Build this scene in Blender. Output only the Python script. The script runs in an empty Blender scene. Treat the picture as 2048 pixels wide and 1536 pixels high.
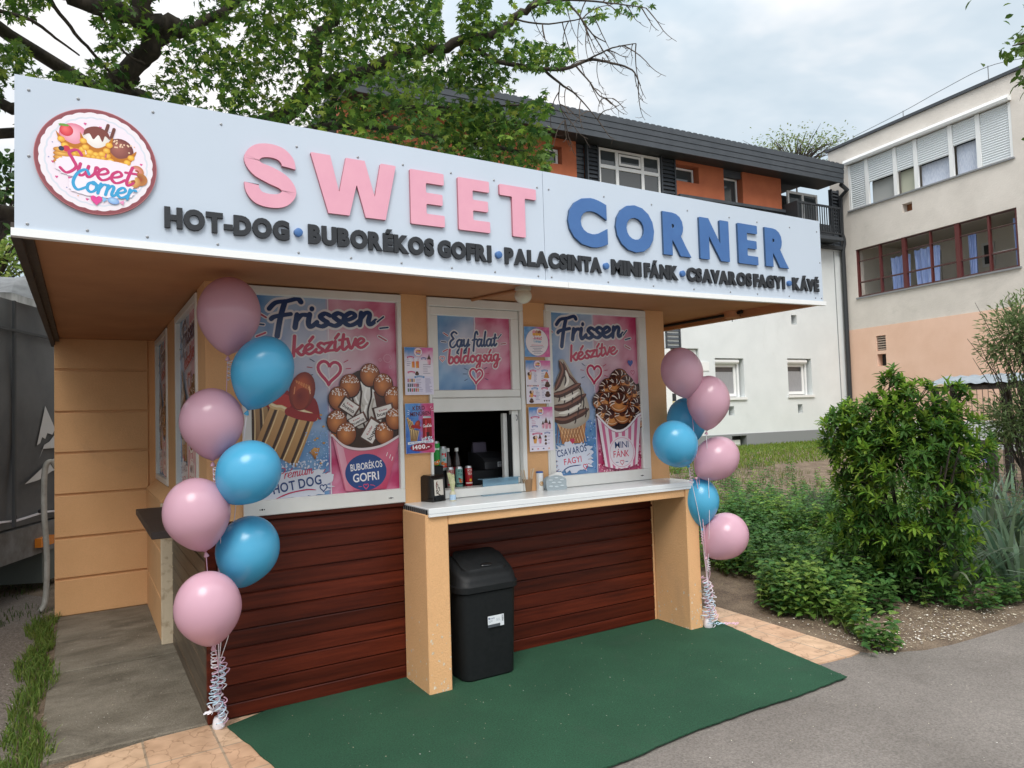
import bpy, bmesh, math, random
from mathutils import Vector, Matrix, Euler
PI = math.pi
R = math.radians
rnd = random.Random(7)
scn = bpy.context.scene
COL = scn.collection

# ---------------------------------------------------------------- camera, sky, sun, exposure
CAM = Vector((-0.591, -4.267, 1.65))
YAW, PITCH, ROLL = R(58.724), R(2.554), R(-1.783)
LENS = 24.927
fw = Vector((math.cos(PITCH)*math.cos(YAW), math.cos(PITCH)*math.sin(YAW), math.sin(PITCH)))
rt = Vector((math.sin(YAW), -math.cos(YAW), 0))
up = rt.cross(fw)
rt, up = math.cos(ROLL)*rt+math.sin(ROLL)*up, -math.sin(ROLL)*rt+math.cos(ROLL)*up
cd = bpy.data.cameras.new('camera'); cam = bpy.data.objects.new('camera', cd); COL.objects.link(cam)
cd.sensor_width = 36; cd.lens = LENS; cd.clip_start = .05; cd.clip_end = 2000
cam.matrix_world = Matrix(((rt.x, up.x, -fw.x, CAM.x), (rt.y, up.y, -fw.y, CAM.y), (rt.z, up.z, -fw.z, CAM.z), (0, 0, 0, 1)))
scn.camera = cam
scn.render.resolution_x = 1024; scn.render.resolution_y = 768

SUN_EL, SUN_AZ = R(50), R(-122)            # azimuth of the sun seen from the kiosk, from +x
sd = bpy.data.lights.new('sun', 'SUN'); sd.energy = 1.5; sd.angle = R(28); sd.color = (1, .965, .91)
sun = bpy.data.objects.new('sun', sd); COL.objects.link(sun)
sv = Vector((math.cos(SUN_EL)*math.cos(SUN_AZ), math.cos(SUN_EL)*math.sin(SUN_AZ), math.sin(SUN_EL)))
sun.rotation_euler = sv.to_track_quat('Z', 'Y').to_euler(); sun.location = (0, -8, 12)

W = bpy.data.worlds.new('World'); scn.world = W; W.use_nodes = True
nt = W.node_tree; nt.nodes.clear()
def N(t, ty, **k):
    n = t.nodes.new(ty)
    for a, b in k.items():
        if a == 'inp':
            for i, v in b.items(): n.inputs[i].default_value = v
        else: setattr(n, a, b)
    return n
out = N(nt, 'ShaderNodeOutputWorld'); bg = N(nt, 'ShaderNodeBackground'); bg.inputs[1].default_value = .1
sky = N(nt, 'ShaderNodeTexSky', sky_type='NISHITA', sun_disc=False, sun_elevation=SUN_EL, sun_rotation=R(90)-SUN_AZ, air_density=1, dust_density=2, ozone_density=1)
tc = N(nt, 'ShaderNodeTexCoord'); mp = N(nt, 'ShaderNodeMapping'); mp.inputs['Scale'].default_value = (1, 1, 2.4); mp.inputs['Location'].default_value = (.35, .1, .2)
n1 = N(nt, 'ShaderNodeTexNoise', inp={'Scale': 2.3, 'Detail': 5, 'Roughness': .52, 'Distortion': .25})
r1 = N(nt, 'ShaderNodeValToRGB')
e = r1.color_ramp.elements; e[0].position = .33; e[0].color = (5.3, 6.7, 7.8, 1); e[1].position = .60; e[1].color = (11.6, 11.3, 11.2, 1)
k = e.new(.46); k.color = (7.4, 8.4, 9.2, 1)
mx = N(nt, 'ShaderNodeMixRGB'); mx.inputs[0].default_value = .93
L = nt.links.new
L(tc.outputs['Generated'], mp.inputs[0]); L(mp.outputs[0], n1.inputs['Vector']); L(n1.outputs[0], r1.inputs[0])
sx = N(nt, 'ShaderNodeSeparateXYZ'); mr = N(nt, 'ShaderNodeMapRange', interpolation_type='SMOOTHSTEP', inp={1: .42, 2: 1.0, 3: .64, 4: 1.85})   # overcast: brighter towards the zenith
mu = N(nt, 'ShaderNodeVectorMath', operation='SCALE'); L(tc.outputs['Generated'], sx.inputs[0]); L(sx.outputs[2], mr.inputs[0]); L(mr.outputs[0], mu.inputs['Scale'])
L(sky.outputs[0], mx.inputs[1]); L(r1.outputs[0], mx.inputs[2]); L(mx.outputs[0], mu.inputs[0]); L(mu.outputs[0], bg.inputs[0]); L(bg.outputs[0], out.inputs[0])
scn.view_settings.view_transform = 'Standard'; scn.view_settings.look = 'None'
scn.view_settings.exposure = 0.68; scn.view_settings.gamma = 1; scn.view_settings.use_curve_mapping = False
scn.render.engine = 'CYCLES'
scn.cycles.max_bounces = 8; scn.cycles.transparent_max_bounces = 12; scn.cycles.use_denoising = True

def at(px, py, d):
    """point seen at photo pixel (2048 x 1536) at horizontal range d from the camera (used only to place plants and far things)"""
    f = LENS/36*2048
    v = rt*((px-1024)/f)+up*(-(py-768)/f)+fw
    return CAM+v*(d/math.hypot(v.x, v.y))

# ---------------------------------------------------------------- helpers
def lin(c):
    if isinstance(c, str):
        c = [int(c[i:i+2], 16)/255 for i in (0, 2, 4)]
        return tuple(x/12.92 if x <= .04045 else ((x+.055)/1.055)**2.4 for x in c)
    return tuple(c[:3])
def mat(name, c, rough=.6, c2=None, scale=6, bump=0, bscale=60, metal=0, coat=0, spec=.5, stretch=(1, 1, 1), detail=4, vcol=False, trans=0, lo=.35, hi=.65, emit=0, alpha=1, transm=0, speck=0, sscale=260, dirt=None, dscale=1.3, dlo=.56, dhi=.72, plank=0):
    m = bpy.data.materials.new(name); m.use_nodes = True
    t = m.node_tree; b = t.nodes['Principled BSDF']; l = t.links.new
    b.inputs['Base Color'].default_value = (*lin(c), 1); b.inputs['Roughness'].default_value = rough
    b.inputs['Metallic'].default_value = metal; b.inputs['Coat Weight'].default_value = coat; b.inputs['Coat Roughness'].default_value = .15
    b.inputs['Specular IOR Level'].default_value = spec
    if transm: b.inputs['Transmission Weight'].default_value = transm
    if alpha < 1: b.inputs['Alpha'].default_value = alpha
    co = None
    if c2 is not None or bump or speck or dirt:
        tcn = N(t, 'ShaderNodeTexCoord'); mpn = N(t, 'ShaderNodeMapping'); mpn.inputs['Scale'].default_value = stretch
        l(tcn.outputs['Object'], mpn.inputs[0]); co = mpn.outputs[0]
    src = None
    if vcol:
        a = N(t, 'ShaderNodeVertexColor', layer_name='Col'); src = a.outputs[0]
    if c2 is not None:
        n = N(t, 'ShaderNodeTexNoise', inp={'Scale': scale, 'Detail': detail, 'Roughness': .6}); l(co, n.inputs['Vector'])
        r = N(t, 'ShaderNodeValToRGB'); e = r.color_ramp.elements
        e[0].position = lo; e[0].color = (*lin(c), 1); e[1].position = hi; e[1].color = (*lin(c2), 1); l(n.outputs[0], r.inputs[0])
        if vcol:
            x = N(t, 'ShaderNodeMixRGB', blend_type='MULTIPLY'); x.inputs[0].default_value = 1; l(src, x.inputs[1]); l(r.outputs[0], x.inputs[2]); src = x.outputs[0]
        else: src = r.outputs[0]
    def blend(a, other, kind, fac):
        x = N(t, 'ShaderNodeMixRGB', blend_type=kind)
        if a is None: x.inputs[1].default_value = (*lin(c), 1)
        else: l(a, x.inputs[1])
        if isinstance(other, tuple): x.inputs[2].default_value = (*other, 1)
        else: l(other, x.inputs[2])
        if isinstance(fac, (int, float)): x.inputs[0].default_value = fac
        else: l(fac, x.inputs[0])
        return x.outputs[0]
    if plank:      # every board its own tone
        sp = N(t, 'ShaderNodeSeparateXYZ'); tc2 = N(t, 'ShaderNodeTexCoord'); l(tc2.outputs['Object'], sp.inputs[0])
        m1 = N(t, 'ShaderNodeMath', operation='DIVIDE'); m1.inputs[1].default_value = plank; l(sp.outputs[2], m1.inputs[0])
        m2 = N(t, 'ShaderNodeMath', operation='FLOOR'); l(m1.outputs[0], m2.inputs[0]); wn = N(t, 'ShaderNodeTexWhiteNoise', noise_dimensions='1D'); l(m2.outputs[0], wn.inputs['W'])
        rr = N(t, 'ShaderNodeMapRange', inp={3: .72, 4: 1.3}); l(wn.outputs[0], rr.inputs[0]); vm = N(t, 'ShaderNodeVectorMath', operation='SCALE'); l(src, vm.inputs[0]); l(rr.outputs[0], vm.inputs['Scale']); src = vm.outputs[0]
    if speck:      # fine grains of lighter and darker stone
        n = N(t, 'ShaderNodeTexNoise', inp={'Scale': sscale, 'Detail': 2, 'Roughness': .7}); l(co, n.inputs['Vector'])
        r = N(t, 'ShaderNodeValToRGB'); e = r.color_ramp.elements; e[0].position = .3; e[0].color = (1-speck,)*3+(1,); e[1].position = .72; e[1].color = (1+speck,)*3+(1,); l(n.outputs[0], r.inputs[0])
        src = blend(src, r.outputs[0], 'MULTIPLY', 1.0)
    if dirt:       # blotchy stains
        n = N(t, 'ShaderNodeTexNoise', inp={'Scale': dscale, 'Detail': 8, 'Roughness': .68, 'Distortion': .6}); l(co, n.inputs['Vector'])
        r = N(t, 'ShaderNodeValToRGB'); e = r.color_ramp.elements; e[0].position = dlo; e[0].color = (0, 0, 0, 1); e[1].position = dhi; e[1].color = (1, 1, 1, 1); l(n.outputs[0], r.inputs[0])
        src = blend(src, tuple(dirt), 'MIX', r.outputs[0])
    if src: l(src, b.inputs['Base Color'])
    if bump:
        n = N(t, 'ShaderNodeTexNoise', inp={'Scale': bscale, 'Detail': 3, 'Roughness': .6}); l(co, n.inputs['Vector'])
        bp = N(t, 'ShaderNodeBump'); bp.inputs['Strength'].default_value = bump; bp.inputs['Distance'].default_value = .01
        l(n.outputs[0], bp.inputs['Height']); l(bp.outputs[0], b.inputs['Normal'])
    if trans:
        o = t.nodes['Material Output']; tl = N(t, 'ShaderNodeBsdfTranslucent'); ms = N(t, 'ShaderNodeMixShader'); ms.inputs[0].default_value = trans
        if src: l(src, tl.inputs[0])
        else: tl.inputs[0].default_value = (*lin(c), 1)
        l(b.outputs[0], ms.inputs[1]); l(tl.outputs[0], ms.inputs[2]); l(ms.outputs[0], o.inputs[0])
    if emit:
        b.inputs['Emission Color'].default_value = (*lin(c), 1); b.inputs['Emission Strength'].default_value = emit
    return m

class MB:
    def __init__(s): s.v = []; s.f = []; s.mi = []; s.c = []; s.cur = 0; s.col = (1, 1, 1)
    def add(s, vs, fs, mi=None, cols=None):
        o = len(s.v); s.v += [tuple(p) for p in vs]
        s.f += [tuple(i+o for i in f) for f in fs]; s.mi += [s.cur if mi is None else mi]*len(fs)
        s.c += [tuple(x[:3])+(1,) for x in cols] if cols else [(*s.col, 1)]*len(vs)
        return s
    def box(s, x0, x1, y0, y1, z0, z1, mi=None, M=None, b=0):
        if b and min(x1-x0, y1-y0, z1-z0) > 2.2*b:      # chamfered vertical and horizontal edges
            vs = []; fs = []
            bm = bmesh.new(); bmesh.ops.create_cube(bm, size=1)
            bmesh.ops.scale(bm, vec=(x1-x0, y1-y0, z1-z0), verts=bm.verts)
            bmesh.ops.translate(bm, vec=((x0+x1)/2, (y0+y1)/2, (z0+z1)/2), verts=bm.verts)
            bmesh.ops.bevel(bm, geom=bm.edges[:], offset=b, segments=1, affect='EDGES')
            bm.verts.index_update(); vs = [v.co.copy() for v in bm.verts]; fs = [[v.index for v in f.verts] for f in bm.faces]; bm.free()
        else:
            vs = [Vector((x, y, z)) for z in (z0, z1) for y in (y0, y1) for x in (x0, x1)]
            fs = [(0, 2, 3, 1), (4, 5, 7, 6), (0, 1, 5, 4), (2, 6, 7, 3), (0, 4, 6, 2), (1, 3, 7, 5)]
        if M is not None: vs = [M @ v for v in vs]
        return s.add(vs, fs, mi)
    def prism(s, pts, d0, d1, fn, mi=None):
        """pts 2D outline (ccw); fn(u,v,d)->xyz"""
        n = len(pts); vs = [fn(u, v, d0) for u, v in pts]+[fn(u, v, d1) for u, v in pts]
        return s.add(vs, [tuple(range(n))[::-1], tuple(range(n, 2*n))]+[(i, (i+1) % n, n+(i+1) % n, n+i) for i in range(n)], mi)
    def tube(s, pts, r, n=6, mi=None, cap=True):
        pts = [Vector(p) for p in pts]; m = len(pts); rs = r if isinstance(r, (list, tuple)) else [r]*m
        vs = []; pu = None
        for i, p in enumerate(pts):
            d = (pts[min(i+1, m-1)]-pts[max(i-1, 0)])
            if d.length < 1e-9: d = Vector((0, 0, 1))
            d.normalize()
            if pu is None: pu = d.orthogonal().normalized()
            else:
                pu = pu-d*pu.dot(d)
                pu = pu.normalized() if pu.length > 1e-6 else d.orthogonal().normalized()
            w = d.cross(pu)
            for j in range(n):
                a = 2*PI*j/n; vs.append(p+(pu*math.cos(a)+w*math.sin(a))*rs[i])
        fs = [(i*n+j, i*n+(j+1) % n, (i+1)*n+(j+1) % n, (i+1)*n+j) for i in range(m-1) for j in range(n)]
        if cap: fs += [tuple(range(n))[::-1], tuple(range((m-1)*n, m*n))]
        return s.add(vs, fs, mi)
    def lathe(s, prof, M=None, n=20, mi=None):
        """prof: (radius, height) list along local z"""
        M = M or Matrix(); vs = []; m = len(prof)
        for r, h in prof:
            for j in range(n): a = 2*PI*j/n; vs.append(M @ Vector((r*math.cos(a), r*math.sin(a), h)))
        fs = [(i*n+j, i*n+(j+1) % n, (i+1)*n+(j+1) % n, (i+1)*n+j) for i in range(m-1) for j in range(n)]
        fs += [tuple(range(n))[::-1], tuple(range((m-1)*n, m*n))]
        return s.add(vs, fs, mi)
    def loft(s, secs, mi=None):
        n = len(secs[0]); m = len(secs); vs = [p for q in secs for p in q]
        fs = [(i*n+j, i*n+(j+1) % n, (i+1)*n+(j+1) % n, (i+1)*n+j) for i in range(m-1) for j in range(n)]
        return s.add(vs, fs+[tuple(range(n))[::-1], tuple(range((m-1)*n, m*n))], mi)
    def build(s, name, mats, parent=None, smooth=False, bevel=0, vcol=False):
        me = bpy.data.meshes.new(name); me.from_pydata(s.v, [], s.f)
        for m in (mats if isinstance(mats, (list, tuple)) else [mats]): me.materials.append(m)
        me.polygons.foreach_set('material_index', s.mi)
        if vcol:
            a = me.color_attributes.new('Col', 'FLOAT_COLOR', 'POINT'); a.data.foreach_set('color', [x for c in s.c for x in c])
        if smooth:
            me.polygons.foreach_set('use_smooth', [True]*len(me.polygons))
            if smooth != 1: me.set_sharp_from_angle(angle=R(smooth))
        me.update()
        o = bpy.data.objects.new(name, me); COL.objects.link(o)
        if parent is not None:
            o.parent = parent
            inv = Matrix.Translation(-parent_loc(parent)); me.transform(inv)
        return o
def parent_loc(p):
    v = Vector(p.location)
    while p.parent: p = p.parent; v += Vector(p.location)
    return v
def thing(name, label, cat, loc=(0, 0, 0), group=None):
    o = bpy.data.objects.new(name, None); COL.objects.link(o); o.location = loc; o.empty_display_size = .1
    return tag(o, label, cat, group)
def tag(o, label, cat, group=None, kind=None):
    o['label'] = label; o['category'] = cat
    if group: o['group'] = group
    if kind: o['kind'] = kind
    return o
def struct(o): o['kind'] = 'structure'; return o
def stuff(o, label, cat): return tag(o, label, cat, kind='stuff')
def copy_thing(o, loc, label, rot=None):
    c = o.copy(); COL.objects.link(c); c.location = loc; c['label'] = label
    if rot is not None: c.rotation_euler = rot
    for ch in list(o.children):
        k = ch.copy(); COL.objects.link(k); k.parent = c
        for g in list(ch.children):
            q = g.copy(); COL.objects.link(q); q.parent = k
    return c
def smoothstep(t): t = max(0, min(1, t)); return t*t*(3-2*t)
def ground_h(x, y):
    return .6*smoothstep((y+1.4)*.11)*smoothstep((x-3.9)/2.5)
def spline(pts, n=6):
    P = [Vector(p) for p in pts]; o = []
    for i in range(len(P)-1):
        a = P[max(i-1, 0)]; b = P[i]; c = P[i+1]; d = P[min(i+2, len(P)-1)]
        for k in range(n):
            t = k/n; o.append(.5*((2*b)+(c-a)*t+(2*a-5*b+4*c-d)*t*t+(3*b-3*c+d-a)*t**3))
    return o+[P[-1]]

# ---- lettering from the built-in font, one glyph at a time
_gc = {}
def glyph(ch, bold=.03, bevel=0, ext=0):
    k = (ch, bold, bevel, ext)
    if k not in _gc:
        c = bpy.data.curves.new('g', 'FONT'); c.body = ch; c.size = 1; c.offset = bold; c.resolution_u = 4
        c.extrude = ext; c.bevel_depth = bevel
        o = bpy.data.objects.new('g', c); me = bpy.data.meshes.new_from_object(o)
        vs = [v.co.copy() for v in me.vertices]; fs = [tuple(p.vertices) for p in me.polygons]
        bpy.data.objects.remove(o); bpy.data.curves.remove(c); bpy.data.meshes.remove(me)
        if not vs: vs = [Vector((0, 0, 0)), Vector((.25, 0, 0))]
        _gc[k] = (vs, fs, min(v.x for v in vs), max(v.x for v in vs), min(v.y for v in vs), max(v.y for v in vs))
    return _gc[k]
CAPH = None
def caph(bold):
    g = glyph('H', bold); return g[5]-g[4], g[4]
def layout(txt, bold, gap=.1):
    """-> list of (ch, x0) with total width, in cap-height units"""
    ch, y0 = caph(bold); x = 0; o = []
    for t in txt:
        if t == ' ': x += .34; continue
        g = glyph(t, bold); w = (g[3]-g[2])/ch; o.append((t, x)); x += w+gap
    return o, x-gap
# ---------------------------------------------------------------- printed artwork: flat shapes with their printed colours
def cr(pts, n=5): return [(p.x, p.y) for p in spline([(a, b, 0) for a, b in pts], n)]
class Print(MB):
    """artwork in the plane of a sheet: u to the right, v up; every next shape lies a hair above the one before"""
    STEP = 2.2e-5
    def __init__(s, fn): super().__init__(); s.fn = fn; s.l = 0
    def lay(s, uv, fs, cols):
        s.l += s.STEP; s.add([s.fn(u, v, s.l) for u, v in uv], fs, None, cols)
    def poly(s, pts, c):
        cs = [lin(x) for x in c] if isinstance(c, list) else [lin(c)]*len(pts); s.lay(pts, [tuple(range(len(pts)))], cs)
    def fan(s, ctr, pts, cc, ce):
        n = len(pts); s.lay([ctr]+pts, [(0, 1+i, 1+(i+1) % n) for i in range(n)], [lin(cc)]+[lin(ce)]*n)
    def disc(s, u, v, rx, ry=None, c='ffffff', c2=None, rot=0, hl=(-.25, .3), n=22):
        ry = ry or rx; c2 = c2 or c; ca, sa = math.cos(rot), math.sin(rot)
        pts = [(u+rx*math.cos(a)*ca-ry*math.sin(a)*sa, v+rx*math.cos(a)*sa+ry*math.sin(a)*ca) for a in [2*PI*i/n for i in range(n)]]
        s.fan((u+hl[0]*rx, v+hl[1]*ry), pts, c, c2)
    def stroke(s, pts, w, c, n=5, taper=0, pen=0, raw=False, cap=True):
        p = pts if raw else cr(pts, n); m = len(p); L_ = []; R_ = []
        def wd(i, d):
            k = 1.0
            if pen: k = 1-pen+pen*min(1, abs(d[1])*.75+(.35 if d[1] < 0 else 0))
            if taper: t = i/(m-1); k *= min(1, .35+t/taper) if t < taper else (min(1, .35+(1-t)/taper))
            return w*.5*k
        for i in range(m):
            a = p[max(i-1, 0)]; b = p[min(i+1, m-1)]; dx, dy = b[0]-a[0], b[1]-a[1]; l = math.hypot(dx, dy) or 1; dx /= l; dy /= l
            h = wd(i, (dx, dy)); L_.append((p[i][0]-dy*h, p[i][1]+dx*h)); R_.append((p[i][0]+dy*h, p[i][1]-dx*h))
        col = lin(c); vs = L_+R_; s.l += s.STEP; z0 = s.l
        s.add([s.fn(u, v, z0+(i % m)/m*s.STEP*.9) for i, (u, v) in enumerate(vs)], [(m+i, m+i+1, i+1, i) for i in range(m-1)], None, [col]*len(vs))
        if cap:
            for i in (0, m-1):
                a = L_[i]; b = R_[i]; s.disc((a[0]+b[0])/2, (a[1]+b[1])/2, math.hypot(a[0]-b[0], a[1]-b[1])/2, c=c, n=10)
    def text(s, t, u, v, h, c, w=None, bold=.02, rot=0, gap=.1, shear=0):
        """caps of height h, left baseline at (u,v), fitted to width w"""
        lo, tw = layout(t, bold, gap); ch, y0 = caph(bold); sx = (w/tw if w else h)
        ca, sa = math.cos(rot), math.sin(rot); s.l += s.STEP; col = lin(c)
        for g, x in lo:
            vs, fs, gx0, _, _, _ = glyph(g, bold); q = []
            for p in vs:
                a = (x+(p.x-gx0)/ch)*sx; b = (p.y-y0)/ch*h; a += shear*b
                q.append(s.fn(u+a*ca-b*sa, v+a*sa+b*ca, s.l))
            s.add(q, fs, None, [col]*len(q))
    def grid(s, u0, u1, v0, v1, nu, nv, f):
        vs = []; cs = []
        for j in range(nv+1):
            for i in range(nu+1):
                u = u0+(u1-u0)*i/nu; v = v0+(v1-v0)*j/nv; vs.append((u, v)); cs.append(lin(f(u, v, i/nu, j/nv)))
        s.lay(vs, [(j*(nu+1)+i, j*(nu+1)+i+1, (j+1)*(nu+1)+i+1, (j+1)*(nu+1)+i) for j in range(nv) for i in range(nu)], cs)
    def heart(s, u, v, r, c, w=None, out=None, tilt=0):
        pts = []
        for i in range(41):
            a = 2*PI*i/40; x = .95*math.sin(a)**3; y = (13*math.cos(a)-5*math.cos(2*a)-2*math.cos(3*a)-math.cos(4*a))/15
            pts.append((u+r*(x*math.cos(tilt)-y*math.sin(tilt)), v+r*(x*math.sin(tilt)+y*math.cos(tilt))))
        if out: s.stroke(pts, (w or 0)+out, 'e6dede', raw=True, cap=False)
        if w: s.stroke(pts, w, c, raw=True, cap=False)
        else: s.fan((u, v+r*.1), pts[:-1], c, c)
SC = {
 'a': (1.02, [[(.75, .82), (.45, 1), (.12, .72), (.08, .3), (.3, 0), (.55, .2), (.77, .88)], [(.78, .95), (.7, .3), (.85, 0), (1.1, .3)]]),
 'b': (.82, [[(.22, 2), (.12, .9), (.12, .15), (.4, 0), (.7, .35), (.6, .85), (.32, .9), (.14, .5)]]),
 'c': (.76, [[(.68, .8), (.42, 1), (.12, .7), (.1, .28), (.36, 0), (.85, .35)]]),
 'd': (1.05, [[(.75, .8), (.45, 1), (.12, .72), (.08, .3), (.3, 0), (.55, .2), (.82, .95)], [(.92, 2), (.78, .9), (.72, .25), (.85, 0), (1.1, .3)]]),
 'e': (.8, [[(-.02, .35), (.4, .5), (.63, .75), (.42, 1), (.13, .72), (.1, .28), (.35, 0), (.62, .1), (.88, .4)]]),
 'f': (.68, [[(.8, 1.7), (.66, 2.05), (.44, 1.8), (.34, .9), (.24, -.6)], [(.03, .88), (.7, 1)]]),
 'g': (1.0, [[(.75, .82), (.45, 1), (.12, .75), (.1, .35), (.3, .05), (.55, .2), (.76, .9)], [(.79, .95), (.72, 0), (.58, -.75), (.3, -.95), (.15, -.68), (.45, -.25), (1.05, .3)]]),
 'i': (.44, [[(.15, .97), (.1, .3), (.22, 0), (.5, .35)], [(.24, 1.38), (.25, 1.42)]]),
 'í': (.44, [[(.15, .97), (.1, .3), (.22, 0), (.5, .35)], [(.16, 1.3), (.42, 1.72)]]),
 'k': (.84, [[(.25, 2), (.12, 0)], [(.75, .95), (.45, .62), (.18, .45)], [(.34, .5), (.55, .1), (.72, 0), (.95, .3)]]),
 'l': (.45, [[(.28, 2), (.12, .5), (.23, 0), (.5, .3)]]),
 'm': (1.08, [[(.12, .95), (.06, 0)], [(.08, .45), (.3, .95), (.46, .82), (.4, 0)], [(.42, .45), (.65, .95), (.82, .82), (.78, .2), (.9, 0), (1.12, .3)]]),
 'n': (.78, [[(.12, .95), (.06, 0)], [(.08, .45), (.34, .95), (.54, .82), (.48, .2), (.6, 0), (.85, .3)]]),
 'o': (.82, [[(.45, 1), (.12, .75), (.1, .25), (.38, 0), (.68, .3), (.65, .8), (.42, 1), (.4, .82), (.9, .75)]]),
 'r': (.56, [[(.14, .97), (.06, 0)], [(.09, .45), (.32, .92), (.58, .93)]]),
 's': (.62, [[(.66, .82), (.42, 1), (.2, .78), (.36, .5), (.55, .25), (.3, 0), (.02, .15)]]),
 't': (.55, [[(.34, 1.6), (.2, .4), (.32, 0), (.6, .3)], [(0, 1.06), (.64, 1.12)]]),
 'u': (.88, [[(.14, .97), (.1, .25), (.3, 0), (.55, .3), (.67, .95)], [(.68, .97), (.62, .2), (.74, 0), (.95, .3)]]),
 'v': (.66, [[(.08, .97), (.3, .02), (.66, 1)]]),
 'w': (1.1, [[(.1, .97), (.1, .25), (.28, 0), (.5, .3), (.58, .9)], [(.58, .9), (.56, .25), (.74, 0), (.98, .4), (1.0, .95), (1.15, .85)]]),
 'y': (.86, [[(.1, .97), (.12, .3), (.32, .08), (.62, .5), (.74, .95)], [(.76, .97), (.62, -.3), (.36, -.95), (.12, -.7), (.45, -.25), (.95, .3)]]),
 'z': (.68, [[(.08, .9), (.6, .95)], [(.6, .95), (.08, .05)], [(.08, .05), (.36, .1), (.68, .08)]]),
 'F': (1.12, [[(.02, 1.5), (.3, 1.95), (.8, 2.05), (1.25, 2.2), (1.42, 1.95)], [(.7, 2.0), (.52, .8), (.4, -.6)], [(.12, .72), (.3, .9), (.98, 1.05)]]),
 'E': (1.0, [[(1.0, 1.85), (.6, 2.08), (.22, 1.7), (.58, 1.15)], [(.58, 1.15), (.1, .7), (.2, .08), (.6, 0), (1.02, .45)]]),
 'P': (.98, [[(.38, 2), (.2, 0)], [(.05, 1.65), (.6, 2.1), (1.08, 1.7), (.8, 1.12), (.3, 1)]]),
 'S': (.95, [[(1.0, 1.7), (.68, 2.05), (.3, 1.72), (.58, 1.2), (.86, .6), (.45, 0), (.02, .3)]]),
 'C': (1.05, [[(1.05, 1.65), (.75, 2.05), (.25, 1.55), (.1, .6), (.5, 0), (1.12, .45)]]),
}
for a, b in (('á', 'a'), ('é', 'e')): SC[a] = (SC[b][0], SC[b][1]+[[(.42, 1.3), (.68, 1.72)]])
def script(P, t, u, v, w, xh, col, wt=.2, rot=0, slant=.16, halo=None, hw=.13, pen=.28):
    """brush lettering: x-height xh, total width w"""
    tw = sum(SC[c][0] if c != ' ' else .45 for c in t); sx = w/tw; ca, sa = math.cos(rot), math.sin(rot); paths = []; x = 0
    for c in t:
        if c == ' ': x += .45; continue
        for st in SC[c][1]:
            q = []
            for a, b in st:
                A = (x+a)*sx+slant*b*xh; B = b*xh; q.append((u+A*ca-B*sa, v+A*sa+B*ca))
            paths.append(q)
        x += SC[c][0]
    if halo:
        for q in paths: P.stroke(q, (wt+hw*2)*xh, halo)
    for q in paths: P.stroke(q, wt*xh, col, n=6, pen=pen)
NAVY, CRIM, PAPER = '243a66', 'b83c58', 'd9d5d8'
def rays(P, u, v, r0, r1, angs, cols, w=.011, halo=True):
    for i, a in enumerate(angs):
        p = [(u+r0*math.cos(R(a)), v+r0*math.sin(R(a))), (u+r1*math.cos(R(a)), v+r1*math.sin(R(a)))]
        if halo: P.stroke(p, w*2.0, PAPER, n=2)
        P.stroke(p, w, cols[i % len(cols)], n=2)
def mixc(a, b, t):
    a = lin(a); b = lin(b); t = max(0, min(1, t)); return tuple(x+(y-x)*t for x, y in zip(a, b))
from mathutils import noise as mnoise
def ns(u, v, s, o=0): return mnoise.fractal(Vector((u*s, v*s, o)), 1, 2, 4)
def wash(P, u0, u1, v0, v1, us, nu=36, nv=46, seed=0, lite=(0.5, .7, .42)):
    """watercolour ground: blue left of us, pink right, pale glow in the middle"""
    def f(u, v, a, b):
        n = ns(u, v, 9, seed)*.6+ns(u, v, 3, seed+5)*.5; e = us+.012*ns(0, v, 30, seed)
        d = math.hypot((a-lite[0])/.55, (b-lite[1])/lite[2]); g = max(0, 1-d)*.95
        if u < e: c = mixc('3f74ac', '7fa9cf', .45+.9*n+.25*b)
        else: c = mixc('b43563', 'e08fae', .38+.9*n)
        return mixc(c, 'd8cfd6', g*.95+.22*n)
    P.grid(u0, u1, v0, v1, nu, nv, f)
    P.stroke([(us+.006*ns(0, v0+(v1-v0)*i/20, 30, seed), v0+(v1-v0)*i/20) for i in range(21)], .006, 'dcd8de', raw=True, cap=False)
def splash(P, u0, u1, v0, v1, c, seed, n=60, rough=.16):
    cu, cv = (u0+u1)/2, (v0+v1)/2; pts = []; r = random.Random(seed)
    for i in range(n):
        a = 2*PI*i/n; k = 1+r.uniform(-rough, rough*.6); ex = abs(math.cos(a))**.7*math.copysign(1, math.cos(a)); ey = abs(math.sin(a))**.7*math.copysign(1, math.sin(a))
        pts.append((cu+ex*(u1-u0)/2*k, cv+ey*(v1-v0)/2*k))
    P.fan((cu, cv), pts, c, c)
def specks(P, n, box, cols, r, seed):
    g = random.Random(seed)
    for i in range(n):
        P.disc(g.uniform(box[0], box[1]), g.uniform(box[2], box[3]), g.uniform(.4, 1)*r, c=cols[i % len(cols)], n=6); P.l -= P.STEP*.8
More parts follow.
